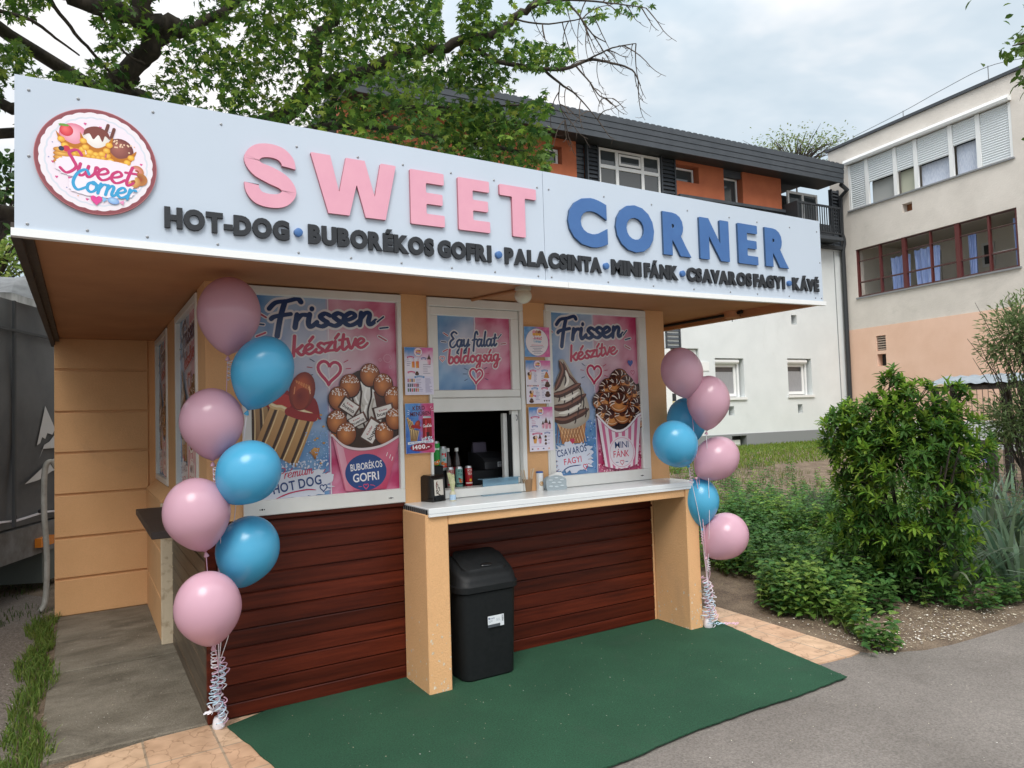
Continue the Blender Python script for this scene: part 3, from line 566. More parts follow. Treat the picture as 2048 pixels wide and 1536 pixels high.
def art_kerd(P):
    u0, u1, v0, v1 = 1.180, 1.380, 1.427, 1.748
    P.grid(u0, u1, v0, v1, 14, 20, lambda u, v, a, b: mixc(mixc('2c5cb4', '6aa4e0', b*.8+.4*ns(u, v, 30, 2)), mixc('c02860', 'e070a0', .4+.5*ns(u, v, 30, 3)), (a-.55)*5+.5+ns(u, v, 25, 4)*.6))
    P.text('KÉRD', 1.232, 1.702, .027, '5a1830', .085, .03, R(3)); P.text('MENÜBEN', 1.214, 1.664, .027, '5a1830', .145, .03, R(3))
    rays(P, 1.225, 1.69, .02, .032, (150, 180, 205), ('e8f0fa',), .003, False); rays(P, 1.345, 1.7, .02, .034, (60, 30, 0), ('fae0ea',), .003, False)
    for i in range(3):
        P.poly([(1.187+.014*i, 1.655-.012*i), (1.199+.014*i, 1.66-.012*i), (1.222+.01*i, 1.585), (1.208+.01*i, 1.57)], ['e8c890', 'd8b070', 'b8844c', 'c89858']); P.stroke([(1.192+.014*i, 1.65-.012*i), (1.214+.01*i, 1.58)], .004, '4a2e1c', n=1)
    P.disc(1.262, 1.612, .018, .028, 'd05838', '8a1c18', R(-25)); P.stroke([(1.228, 1.60), (1.25, 1.598), (1.275, 1.592)], .02, 'a8241f')
    for i in range(5):
        P.poly([(1.207+.013*i, 1.585-.003*i), (1.220+.013*i, 1.583-.003*i), (1.225+.008*i, 1.505), (1.212+.008*i, 1.505)], ['ecd09a', 'd8b070', 'b07c44', 'c49454']); P.stroke([(1.213+.013*i, 1.578), (1.217+.008*i, 1.51)], .0045, '47301e', n=1)
    P.poly([(1.302, 1.652), (1.358, 1.652), (1.362, 1.645), (1.362, 1.525), (1.356, 1.517), (1.304, 1.517), (1.298, 1.525), (1.298, 1.645)], ['c01820', 'c01820', '9a1018', '8a0c14', '7a0a12', '9a1018', '6a0810', '8a0c14'])
    P.poly([(1.305, 1.665), (1.355, 1.665), (1.36, 1.652), (1.3, 1.652)], ['c8ccd2', '8a9098', 'b8bcc4', 'e0e4e8']); P.stroke([(1.322, 1.64), (1.320, 1.53)], .010, 'd84048', n=1, cap=False); P.poly([(1.322, 1.56), (1.345, 1.56), (1.342, 1.525), (1.325, 1.525)], '3a0c10')
    script(P, 'Coca', 1.301, 1.592, .030, .0095, 'f2eef0', .3, R(3), .15); script(P, 'Cola', 1.331, 1.594, .029, .0095, 'f2eef0', .3, R(3), .15)
    specks(P, 40, (1.285, 1.375, 1.505, 1.53), ('d8e8f4', 'a8c4e0', 'f0f6fa'), .005, 7)
    P.poly([(1.192, 1.484), (1.372, 1.492), (1.372, 1.508), (1.192, 1.5)], 'eef2fa'); P.text('HOT DOG + 0,33L ÜDÍTŐ', 1.203, 1.4865, .010, '28407c', .155, .02, R(2.4), .12)
    P.disc(1.285, 1.465, .078, .026, 'b02438', '8a1830', R(2), (0, 0), 28); P.text('1400.-', 1.225, 1.450, .028, 'f6f0f2', .118, .035, R(3))
def art_card(P):
    u0, u1, v0, v1 = 2.100, 2.317, 2.066, 2.282
    P.grid(u0, u1, v0, v1, 14, 14, lambda u, v, a, b: mixc(mixc('4a88c8', '88b4e0', .5+ns(u, v, 30, 6)), mixc('c84890', 'e890b8', .5+ns(u, v, 30, 8)), (a-.5)*4+.5))
    P.disc(2.208, 2.172, .098, .1, c='8a7898', n=40); P.disc(2.208, 2.172, .0955, .0975, c='ece6ec', n=40)
    for i, c in ((-1, 'e8a0b0'), (0, 'c89078'), (1, '9a5848')): P.disc(2.208+i*.024, 2.243, .015, c=c, n=9); P.disc(2.208+i*.024, 2.228, .014, .011, c='e8b048', n=8)
    script(P, 'Sweet', 2.172, 2.195, .075, .014, 'c8487c', .25, R(-4), .1); script(P, 'Corner', 2.178, 2.172, .065, .012, '58a8d0', .25, R(-4), .1)
    for i, (w_, c) in enumerate(((.10, 'c85878'), (.12, '7a7898'), (.08, '7a7898'), (.06, '5a5878'), (.09, '7a7898'), (.06, '7a7898'))): P.stroke([(2.208-w_/2, 2.15-.0115*i), (2.208+w_/2, 2.15-.0115*i)], .003, c, n=1, cap=False)
def art_menu2(P):
    u0, u1, v0, v1 = 2.104, 2.316, 1.731, 2.040; menu_base(P, u0, u1, v0, v1, 3)
    for b, c in (((2.165, 1.965), 'c8487c'), ((2.265, 1.966), '4a90c8'), ((2.262, 1.895), 'c8487c'), ((2.175, 1.838), '4a90c8'), ((2.26, 1.838), 'c8487c'), ((2.155, 1.785), 'c8487c')): banner(P, *b, .055, c)
    treat(P, 2.136, 1.935, .055, 0); treat(P, 2.28, 1.935, .05, 1); treat(P, 2.285, 1.87, .05, 2); treat(P, 2.147, 1.805, .05, 0); treat(P, 2.285, 1.80, .05, 2); treat(P, 2.145, 1.755, .04, 2)
    lines(P, 2.17, 1.95, .03, 8, .009, '8a84a8', 11); lines(P, 2.235, 1.945, .03, 4, .011, '8a84a8', 12); lines(P, 2.232, 1.88, .03, 4, .011, '8a84a8', 13); lines(P, 2.18, 1.82, .04, 7, .01, '8a84a8', 14); lines(P, 2.235, 1.82, .03, 5, .011, '8a84a8', 15)
    for i in range(6): P.disc(2.118+.017*i, 1.858, .006, c=('4a2c24', 'c84858', 'e0a050', '703028')[i % 4], n=7)
    for i in range(3): P.disc(2.255+.02*i, 1.75, .006, c='4a2c24', n=7)
def art_menu3(P):
    u0, u1, v0, v1 = 2.119, 2.322, 1.392, 1.705; menu_base(P, u0, u1, v0, v1, 5)
    banner(P, 2.17, 1.632, .075, 'c8487c'); banner(P, 2.165, 1.568, .05, '7a88b8'); banner(P, 2.185, 1.515, .085, 'c8487c'); banner(P, 2.27, 1.518, .05, '7a88b8')
    lines(P, 2.14, 1.612, .04, 4, .012, 'c8789c', 21); lines(P, 2.13, 1.548, .035, 2, .01, '8a84a8', 22)
    treat(P, 2.262, 1.59, .06, 3); treat(P, 2.235, 1.58, .04, 3); treat(P, 2.292, 1.58, .045, 3); P.stroke([(u0+.003, 1.532), (u1-.003, 1.534)], .002, 'c8b8d8', n=1, cap=False)
    treat(P, 2.165, 1.48, .055, 0); treat(P, 2.205, 1.48, .05, 3)
    for i in range(3): treat(P, 2.255, 1.495-.025*i, .022, 2); lines(P, 2.272, 1.495-.025*i, .03, 1, .01, '8a84a8', 30+i)
    lines(P, 2.13, 1.425, .17, 1, .01, 'c8b8d8', 33)
    for i in range(4): P.disc(2.14+.047*i, 1.408, .008, .005, c=('4a3c44', 'e08090', '5a6890', 'e0a080')[i], n=8)
# ---------------------------------------------------------------- materials
M = {}
M['plaster'] = mat('orange_plaster', (.74, .43, .21), .85, (.68, .385, .18), 2.2, .3, 90, lo=.3, hi=.7, dirt=(.55, .32, .17), dscale=1.6, dlo=.58, dhi=.85, speck=.05, sscale=120)
M['plaster_old'] = mat('worn_plaster', (.52, .37, .21), .9, (.36, .27, .17), 5, .35, 60, lo=.35, hi=.7)
M['chipped'] = mat('chipped_plaster', (.60, .50, .36), .9, (.34, .25, .16), 9, .4, 40, lo=.52, hi=.66)
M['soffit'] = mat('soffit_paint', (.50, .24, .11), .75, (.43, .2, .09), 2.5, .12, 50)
M['white'] = mat('white_upvc', (.78, .78, .75), .35, (.70, .70, .66), 3, .0, spec=.5)
M['counter'] = mat('white_laminate', (.80, .82, .83), .25, (.74, .77, .78), 4)
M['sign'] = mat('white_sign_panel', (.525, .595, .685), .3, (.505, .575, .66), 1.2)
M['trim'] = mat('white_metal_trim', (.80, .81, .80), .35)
M['wood'] = mat('mahogany_lacquer', (.036, .0050, .0022), .42, (.115, .019, .0075), 4.5, .1, 22, stretch=(.35, 1, 7), detail=6, lo=.3, hi=.75, coat=.04, spec=.2, plank=.0995)
M['wood_gray'] = mat('weathered_side_boards', (.055, .040, .028), .5, (.12, .085, .055), 4.5, .3, 25, stretch=(1, .35, 7), detail=6, coat=.15)
M['shelf'] = mat('dark_brown_board', (.022, .016, .014), .45, (.035, .026, .022), 8)
M['print'] = mat('printed_film', (1, 1, 1), .22, vcol=True, spec=.4)
M['paper'] = mat('printed_card', (1, 1, 1), .4, vcol=True, spec=.4)
M['pinkl'] = mat('pink_letter_face', (.73, .36, .45), .5, (.70, .335, .43), 9, .05, 200)
M['pinks'] = mat('pink_letter_side', (.46, .17, .21), .55)
M['bluel'] = mat('blue_letter_face', (.052, .145, .36), .5, (.046, .13, .335), 9, .05, 200)
M['blues'] = mat('blue_letter_side', (.03, .075, .16), .55)
M['char'] = mat('charcoal_letter', (.017, .020, .026), .6, (.013, .016, .02), 30, .15, 150)
M['steel'] = mat('zinc_screw', (.30, .31, .32), .45, metal=.6)
M['black'] = mat('black_plastic', (.008, .009, .010), .5, (.011, .012, .013), 40, .12, 300, spec=.22)
M['blackgl'] = mat('black_gloss', (.01, .01, .011), .15)
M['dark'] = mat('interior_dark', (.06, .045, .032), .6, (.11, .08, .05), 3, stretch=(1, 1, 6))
M['asphalt'] = mat('asphalt', (.152, .133, .117), .9, (.210, .185, .164), 1.6, .7, 150, detail=10, lo=.3, hi=.72, speck=.34, sscale=95, dirt=(.105, .09, .075), dscale=.9, dlo=.55, dhi=.8)
M['soil'] = mat('garden_soil', (.105, .072, .048), .95, (.19, .14, .095), 5, 1.0, 45, detail=8, speck=.5, sscale=80)
M['gravel'] = mat('fine_gravel', (.21, .175, .15), .95, (.11, .09, .072), 60, 1.0, 90, detail=6, speck=.5, sscale=110)
M['slab'] = mat('old_concrete', (.135, .115, .085), .9, (.235, .205, .16), 2.4, .8, 70, detail=10, stretch=(1, 1.6, 1), speck=.35, sscale=140, dirt=(.085, .07, .05), dscale=1.7, dlo=.5, dhi=.7)
M['lawn'] = mat('lawn_turf', (.10, .17, .035), .95, (.16, .15, .06), 3, .6, 40)
M['carpet'] = mat('green_needle_carpet', (.012, .078, .036), .95, (.021, .105, .050), 1.8, 1.0, 420, detail=10, lo=.3, hi=.7, speck=.34, sscale=130, dirt=(.035, .085, .05), dscale=2.3, dlo=.56, dhi=.8)
M['leaf'] = mat('leaf', (1, 1, 1), .55, vcol=True, trans=.45, spec=.22)
M['bark'] = mat('bark', (.075, .058, .045), .9, (.03, .024, .02), 14, .8, 40, stretch=(1, 1, .4))
M['twig'] = mat('twig', (.10, .075, .06), .9)

def tiles_mat():
    m = mat('beige_stone_tile', (.62, .46, .33), .55); t = m.node_tree; l = t.links.new; b = t.nodes['Principled BSDF']
    c = N(t, 'ShaderNodeTexCoord'); mp_ = N(t, 'ShaderNodeMapping'); mp_.inputs['Rotation'].default_value = (0, 0, R(-1)); l(c.outputs['Object'], mp_.inputs[0])
    br = N(t, 'ShaderNodeTexBrick', offset=0.0, inp={'Scale': 1, 'Mortar Size': .006, 'Brick Width': .33, 'Row Height': .33, 'Color1': (.60, .42, .29, 1), 'Color2': (.52, .33, .22, 1), 'Mortar': (.36, .28, .21, 1)})
    l(mp_.outputs[0], br.inputs['Vector'])
    v = N(t, 'ShaderNodeTexVoronoi', feature='DISTANCE_TO_EDGE', inp={'Scale': 7.5}); nz = N(t, 'ShaderNodeTexNoise', inp={'Scale': 6, 'Detail': 5})
    mm = N(t, 'ShaderNodeMixRGB', blend_type='ADD'); mm.inputs[0].default_value = .25; l(mp_.outputs[0], mm.inputs[1]); l(mp_.outputs[0], nz.inputs['Vector']); l(nz.outputs['Color'], mm.inputs[2]); l(mm.outputs[0], v.inputs['Vector'])
    r = N(t, 'ShaderNodeValToRGB'); r.color_ramp.elements[0].position = .0; r.color_ramp.elements[0].color = (.55, .5, .45, 1); r.color_ramp.elements[1].position = .035; r.color_ramp.elements[1].color = (1, 1, 1, 1); l(v.outputs['Distance'], r.inputs[0])
    r2 = N(t, 'ShaderNodeValToRGB'); r2.color_ramp.elements[0].position = .35; r2.color_ramp.elements[0].color = (.82, .78, .72, 1); r2.color_ramp.elements[1].position = .7; r2.color_ramp.elements[1].color = (1.12, 1.1, 1.05, 1)
    n2 = N(t, 'ShaderNodeTexNoise', inp={'Scale': 9, 'Detail': 8}); l(mp_.outputs[0], n2.inputs['Vector']); l(n2.outputs[0], r2.inputs[0])
    x = N(t, 'ShaderNodeMixRGB', blend_type='MULTIPLY'); x.inputs[0].default_value = 1; y = N(t, 'ShaderNodeMixRGB', blend_type='MULTIPLY'); y.inputs[0].default_value = .8
    l(br.outputs[0], x.inputs[1]); l(r2.outputs[0], x.inputs[2]); l(x.outputs[0], y.inputs[1]); l(r.outputs[0], y.inputs[2]); l(y.outputs[0], b.inputs['Base Color'])
    bp = N(t, 'ShaderNodeBump'); bp.inputs['Strength'].default_value = .25; bp.inputs['Distance'].default_value = .01; l(r.outputs[0], bp.inputs['Height']); l(bp.outputs[0], b.inputs['Normal'])
    return m
M['tile'] = tiles_mat()

# ---------------------------------------------------------------- ground
def sheet(name, pts, z, m, sub=0):
    mb = MB(); mb.add([(x, y, z) for x, y in pts], [tuple(range(len(pts)))]); return struct(mb.build(name, m))
mb = MB()
xs = [-70, -40, -20, -10, -6, -3, 0, 2, 3.4]+[3.8+.35*i for i in range(50)]+[22, 24, 27, 32, 45, 90]
ys = [-60, -30, -15, -8, -4, -2.4, -2, -1.7]+[-1.5+.3*i for i in range(40)]+[11, 13, 18, 30, 60, 120]
for y in ys:
    for x in xs: mb.v.append((x, y, ground_h(x, y)+(.018*mnoise.noise(Vector((x*1.7, y*1.7, 0))) if 4.2 < x < 21 and -1.2 < y < 10 else 0))); mb.c.append((1, 1, 1, 1))
nx = len(xs); mb.f = [(j*nx+i, j*nx+i+1, (j+1)*nx+i+1, (j+1)*nx+i) for j in range(len(ys)-1) for i in range(nx-1)]; mb.mi = [0]*len(mb.f)
struct(mb.build('ground', M['soil'], smooth=1))
sheet('asphalt', [(-.76, -40), (50, -40), (50, -1.8), (12, -1.70), (7, -1.66), (5.36, -1.652), (5.0, -1.64), (4.71, -1.63), (4.45, -1.61), (4.2, -1.565), (4.0, -1.47), (3.86, -1.38), (3.6, -1.0), (3.4, .02), (-.0, .02), (-.76, -.3)], .006, M['asphalt'])
sheet('gravel_yard', [(-.9, -40), (-.9, 4.2), (-1.6, 5.2), (-9, 5.0), (-30, 5), (-30, -40)], .005, M['gravel'])
mb = MB(); mb.add([(x, y, ground_h(x, y)+.012) for y in (7.2, 7.8, 8.4, 9.0, 9.6, 10.2) for x in [8+.6*i for i in range(19)]], [(j*19+i, j*19+i+1, (j+1)*19+i+1, (j+1)*19+i) for j in range(5) for i in range(18)])
struct(mb.build('lawn', M['lawn'], smooth=1))
# concrete walk beside the kiosk: four slabs with real joints
mb = MB(); g = random.Random(2)
for y0, y1 in ((.0, .62), (.63, 1.46), (1.475, 2.3), (2.31, 3.16)):
    mb.box(-.775+g.uniform(-.012, .012), -.002, y0, y1, -.05, .022+g.uniform(-.004, .004), b=.006)
struct(mb.build('concrete_path', M['slab']))
pt = [(-.66, -.10), (-.29, -.015), (.0, .0), (3.46, .0), (3.9, -.0), (3.9, -.08), (3.87, -.6), (3.835, -1.1), (3.81, -1.35), (3.7, -1.36), (3.55, -1.345), (3.36, -1.32), (2, -1.2), (.3, -1.2), (-.75, -1.0), (-.9, -.5)]
mb = MB(); mb.prism(pt[::-1], -.02, .016, lambda u, v, d: (u, v, d)); struct(mb.build('tiled_pavement', M['tile']))

# green carpet: a thin pile sheet with a slightly ragged, lifted edge
g = random.Random(4); ed = []
cor = [(.075, -.10), (.13, -.4), (.18, -.7), (.24, -1.1), (.30, -1.59), (1.5, -1.604), (2.2, -1.575), (2.7, -1.58), (3.329, -1.577), (3.44, -1.0), (3.545, -.5), (3.60, -.285), (3.42, -.36), (3.36, -.01), (1.5, -.004), (.3, -.006)]
for i in range(len(cor)):
    a, b = cor[i], cor[(i+1) % len(cor)]; n = max(1, int(math.dist(a, b)/.05))
    for k in range(n): t = k/n; ed.append((a[0]+(b[0]-a[0])*t+g.uniform(-.004, .004), a[1]+(b[1]-a[1])*t+(g.uniform(-.004, .004)+.007*math.sin(len(ed)*.21)+.004*math.sin(len(ed)*.53) if a[1] < -.2 else 0)))
mb = MB(); mb.prism(ed, .017, .024, lambda u, v, d: (u, v, d))
for i in range(900):
    j = g.randrange(len(ed)); a = ed[j]
    if a[1] < -.2: mb.add([(a[0], a[1], .022), (a[0]+g.uniform(-.006, .006), a[1]+g.uniform(-.012, .004), .02+g.uniform(0, .008)), (a[0]+.004, a[1], .018)], [(0, 1, 2)])
tag(mb.build('carpet', M['carpet']), 'dark green outdoor carpet laid in front of the kiosk counter', 'carpet')

# ---------------------------------------------------------------- kiosk
K = thing('kiosk', 'small orange plastered snack kiosk with wide canopy, dark wood cladding and poster windows', 'kiosk', (1.7, 1.5, 0))
SO = 2.46
mb = MB()
for x0, x1 in ((0, .19), (1.172, 1.357), (2.10, 2.295), (3.257, 3.462)): mb.box(x0, x1, 0, .2, 1.105, SO+.02)
mb.box(0, 3.462, .06, .2, 0, 1.105); mb.box(3.25, 3.462, .0, .06, 0, 1.105)
mb.box(3.262, 3.462, .2, 3.3, 0, SO+.02); mb.box(.2, 3.262, 3.16, 3.3, 0, SO+.02)
mb.box(0, .2, .2, .30, 1.105, SO+.02); mb.box(0, .2, 1.42, 2.04, 1.105, SO+.02); mb.box(0, .2, 3.07, 3.16, 1.105, SO+.02)
mb.box(0, .2, .2, 1.74, 0, 1.105)
for x0, x1 in ((.19, 1.172), (1.357, 2.10), (2.295, 3.257)): mb.box(x0, x1, .03, .2, 2.452, SO+.02)
mb.build('wall', M['plaster'], K)
mb = MB()      # groundwork block at the side rear and the wing wall, both with ruled joints
mb.box(-.062, .2, 1.745, 3.16, 0, 1.10)
zz = [0, .339, .695, 1.074]
mb.build('rear_plinth', M['plaster'], K)
mb = MB(); gz = [.02, .339, .695, 1.074]
for i in range(3): mb.box(-.082, -.062, 1.76, 3.155, gz[i]+(.009 if i else 0), gz[i+1]-.009, b=.003)
mb.add([(-.082, 1.75, 1.083), (-.082, 3.157, 1.083), (0, 3.157, 1.16), (0, 1.75, 1.16), (-.082, 1.75, 1.07), (-.082, 3.157, 1.07), (0, 3.157, 1.07), (0, 1.75, 1.07)], [(0, 1, 2, 3), (0, 3, 7, 4), (0, 4, 5, 1), (1, 5, 6, 2)])
mb.build('plinth_panel', M['plaster'], K)
mb = MB(); mb.box(-.088, .0, 1.712, 1.744, 0, 1.07, b=.006); mb.build('worn_corner_strip', M['chipped'], K)
mb = MB(); mb.box(-.80, 0, 3.178, 3.30, 0, SO+.02); mb.build('wing_wall', M['plaster'], K)
mb = MB(); gz = [.022, .339, .695, 1.074, 1.440, 1.803, 2.180, SO]
for i in range(7): mb.box(-.80, -.0625, 3.16, 3.178, gz[i]+(.010 if i else 0), gz[i+1]-(.010 if i < 6 else 0), b=.004)
mb.build('wing_panel', M['plaster'], K)
# canopy
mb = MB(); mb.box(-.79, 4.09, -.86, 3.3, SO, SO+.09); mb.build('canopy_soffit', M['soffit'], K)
mb = MB(); mb.box(-.79, 4.09, -.952, -.862, 2.418, 2.55); mb.build('canopy_beam', mat('beam_paint', (.42, .29, .16), .7, (.36, .24, .13), 3), K)
mb = MB(); mb.box(-.825, -.792, -.95, 3.34, 2.400, 2.46); mb.box(-.792, -.76, -.85, 3.3, 2.43, 2.458); mb.build('canopy_edge', mat('dark_edge_strip', (.055, .042, .032), .6, (.03, .024, .02), 12), K)
mb = MB(); mb.box(4.092, 4.15, -.95, 3.34, 2.404, 2.60); mb.build('canopy_edge', M['soffit'], K)
mb = MB(); mb.box(-.80, 4.14, -.94, 3.34, 2.552, 2.64); mb.build('roof', mat('roof_sheet', (.25, .25, .25), .6), K)
# wood cladding: shiplap boards, each a little different
def boards(name, n, a0, a1, fn, m, seed, h=1.095):
    mb = MB(); g = random.Random(seed); p = h/n
    for i in range(n):
        z0 = i*p if i else .018; z1 = (i+1)*p+.0; d = g.uniform(-.0015, .0015); e = g.uniform(-.0015, .0015)
        prof = [(.0, z0), (.026+d, z0+.0005), (.031+d, z0+.004), (.030+d, z1-.010), (.026, z1-.006), (.019, z1-.005), (.019, z1+.003 if i < n-1 else z1), (0, z1)]
        vs = [fn(a, q, z+(e if a == a1 else 0)) for a in (a0, a1) for q, z in prof]; k = len(prof)
        mb.add(vs, [tuple(range(k)), tuple(range(k, 2*k))[::-1]]+[(j, k+j, k+(j+1) % k, (j+1) % k) for j in range(k)])
    return mb.build(name, m, K)
boards('front_cladding', 11, .03, 3.262, lambda a, q, z: (a, .032-q, z), M['wood'], 1)
boards('side_cladding', 11, .03, 1.71, lambda a, q, z: (.032-q-.012, a, z), M['wood_gray'], 2)
mb = MB(); mb.box(-.012, .042, -.018, .03, .018, 1.095, b=.004); mb.build('corner_post', M['wood'], K)
mb = MB(); mb.box(.19, 1.16, -.022, .03, 1.096, 1.118, b=.004); mb.build('cladding_cap', M['wood'], K)

def frame_rect(mb, x0, x1, z0, z1, w, y0, y1, wb=None, wr=None):
    wb = wb or w; wr = wr or w
    mb.box(x0, x1, y0, y1, z1-w, z1, b=.004); mb.box(x0, x1, y0, y1, z0, z0+wb, b=.004)
    mb.box(x0, x0+w, y0+.0006, y1, z0+wb, z1-w, b=.004); mb.box(x1-wr, x1, y0+.0006, y1, z0+wb, z1-w, b=.004)
def window(name, x0, x1, z0, z1, w, wb, wr, art, fx0, fx1, fz0, fz1, lab):
    wdw = thing(name, lab, 'window', ((x0+x1)/2, 0, z0)); del wdw['category']; wdw.parent = K; wdw.location = Vector(wdw.location)-Vector(K.location)
    mb = MB(); frame_rect(mb, x0, x1, z0, z1, w, -.018, .05, wb, wr)
    frame_rect(mb, fx0-.012, fx1+.012, fz0-.012, fz1+.012, .014, -.012, .03)
    mb.build('frame', M['white'], wdw)
    P = Print(lambda u, v, l: (u, .012-l, v)); art(P); P.build('printed_film', M['print'], wdw, vcol=True)
    for x in (x0+.1, x1-.1):
        if wb > .06:
            mb = MB()
            for k in (-.012, 0, .012): mb.lathe([(.0035+.002*(k == 0), 0), (.0035+.002*(k == 0), .003)], Matrix.Translation((x+k, -.0195, z0+wb*.42)) @ Matrix.Rotation(R(-90), 4, 'X') , 8)
            mb.build('drain_cap', M['black'], wdw)
    return wdw
window('poster_window', .19, 1.172, 1.12, 2.452, .05, .085, .03, art_left, .222, 1.147, 1.207, 2.402, 'window showing the hot dog and bubble waffle film')
window('poster_window', 2.295, 3.257, 1.115, 2.452, .05, .085, .075, art_right, 2.297, 3.180, 1.198, 2.401, 'window showing the soft ice and mini doughnut film')
# service window: outer frame, raised sash with film, open hatch below
S = thing('service_window', 'service window with raised sash above the open hatch', 'window', (1.72, 0, 1.1)); del S['category']; S.parent = K; S.location = Vector(S.location)-Vector(K.location)
mb = MB(); mb.box(1.357, 2.10, -.02, .06, 2.392, 2.452, b=.004); mb.box(1.357, 1.374, -.0194, .06, 1.115, 2.392); mb.box(2.066, 2.10, -.0194, .06, 1.115, 2.392, b=.004)
mb.box(1.375, 2.065, -.016, .06, 1.688, 1.78, b=.005); mb.box(1.375, 2.065, -.012, .12, 1.115, 1.172, b=.004); mb.build('frame', M['white'], S)
mb = MB(); frame_rect(mb, 1.376, 2.063, 1.782, 2.390, .056, -.010, .045, .052, .064); mb.build('sash', M['white'], S)
P = Print(lambda u, v, l: (u, .014-l, v)); art_mid(P); P.build('printed_film', M['print'], S, vcol=True)
mb = MB(); mb.box(2.005, 2.06, .02, .062, 1.175, 1.686, b=.004); mb.build('track_post', M['white'], S)
mb = MB(); mb.box(1.965, 1.998, .075, .115, 1.18, 1.67, b=.004); mb.build('track_post', M['white'], S)
mb = MB(); mb.box(1.999, 2.004, .03, .11, 1.2, 1.66); mb.build('seal', M['black'], S)
mb = MB(); mb.tube([(2.035, .012, 1.655), (2.035, -.004, 1.64), (2.032, -.008, 1.625), (2.028, .0, 1.615)], .004, 6); mb.build('hook', M['steel'], S)
# side windows (x = 0 face)
def side_window(y0, y1, z0, z1, label):
    wdw = thing('side_window', label, 'window', (0, (y0+y1)/2, z0)); del wdw['category']; wdw.parent = K; wdw.location = Vector(wdw.location)-Vector(K.location)
    mb = MB(); w = .05
    for a, b, c, d in ((y0, y1, z1-w, z1), (y0, y1, z0, z0+w), (y0, y0+w, z0+w, z1-w), (y1-w, y1, z0+w, z1-w)): mb.box(-.012, .06, a, b, c, d, b=.004)
    mb.build('frame', M['white'], wdw)
    fy0, fy1 = y0+w-.004, y1-w+.004; fz0, fz1 = z0+w-.004, z1-w+.004
    P = Print(lambda u, v, l: (.02-l, fy1-(u-2.285)/.9*(fy1-fy0), fz0+(v-1.193)/1.212*(fz1-fz0))); art_right(P); P.build('printed_film', M['print'], wdw, vcol=True)
side_window(.30, 1.42, 1.12, 2.445, 'side window nearer the front corner')
side_window(2.04, 3.07, 1.17, 2.445, 'side window next to the wing wall')
mb = MB(); mb.box(-.275, -.014, .02, 1.32, 1.045, 1.085, b=.004); mb.build('side_shelf', M['shelf'], K)
# inside
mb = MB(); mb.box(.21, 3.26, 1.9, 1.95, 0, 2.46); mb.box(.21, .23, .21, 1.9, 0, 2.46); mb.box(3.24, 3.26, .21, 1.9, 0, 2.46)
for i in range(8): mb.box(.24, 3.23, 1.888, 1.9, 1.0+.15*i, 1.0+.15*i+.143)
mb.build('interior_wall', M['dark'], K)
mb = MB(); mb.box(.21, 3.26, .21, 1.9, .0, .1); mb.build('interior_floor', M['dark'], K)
mb = MB(); mb.box(1.375, 2.2, .13, .62, 1.075, 1.165); mb.build('inner_worktop', mat('inner_worktop', (.10, .09, .08), .4), K)
# counter
Cn = thing('counter', 'masonry serving counter', 'counter', (2.29, -.18, 0)); del Cn['category']; Cn.parent = K; Cn.location = Vector(Cn.location)-Vector(K.location)
mb = MB(); mb.box(1.168, 3.425, -.378, .0, 1.078, 1.112, b=.004); mb.box(1.168, 3.425, -.380, -.362, 1.062, 1.0775); mb.box(1.36, 2.1, -.0, .035, 1.08, 1.112); mb.box(2.295, 3.44, -.0, .02, 1.08, 1.1115); mb.build('top', M['counter'], Cn)
mb = MB(); g = random.Random(5)
for i in range(24): mb.box(1.158, 1.1675, -.358+.0148*i, -.358+.0148*i+.009, 1.075, 1.103, mi=i % 2)
mb.build('ribbed_edge', [M['black'], M['steel']], Cn)
mb = MB(); mb.box(1.152, 1.302, -.36, -.006, .012, 1.0765, b=.006); 
def chips(mb, n, fn, ur, vr, seed, mi):
    g = random.Random(seed)
    for i in range(n):
        u, v = g.uniform(*ur), vr[0]+(vr[1]-vr[0])*g.random()**2.2; r_ = g.uniform(.003, .011); k = 7
        mb.add([fn(u+r_*math.cos(2*PI*j/k)*g.uniform(.4, 1.3), v+r_*1.2*math.sin(2*PI*j/k)*g.uniform(.4, 1.2)) for j in range(k)], [tuple(range(k))], mi)
M['chip'] = mat('bare_render', (.78, .66, .50), .9, (.48, .36, .24), 60)
chips(mb, 26, lambda u, v: (u, -.3606, v), (1.158, 1.296), (.02, .45), 1, 1); chips(mb, 30, lambda u, v: (1.1514, u, v), (-.355, -.01), (.02, .5), 2, 1)
mb.build('leg', [M['plaster'], M['chip']], Cn)
mb = MB(); mb.box(3.263, 3.388, -.372, -.006, .012, 1.0765, b=.006); chips(mb, 22, lambda u, v: (u, -.3726, v), (3.27, 3.382), (.02, .4), 3, 1); chips(mb, 24, lambda u, v: (3.2624, u, v), (-.365, -.01), (.02, .4), 4, 1); mb.build('leg', [M['plaster'], M['chip']], Cn)
mb = MB(); mb.box(1.3025, 3.2625, -.362, -.03, 1.003, 1.076, b=.004); mb.build('beam', M['plaster'], Cn)
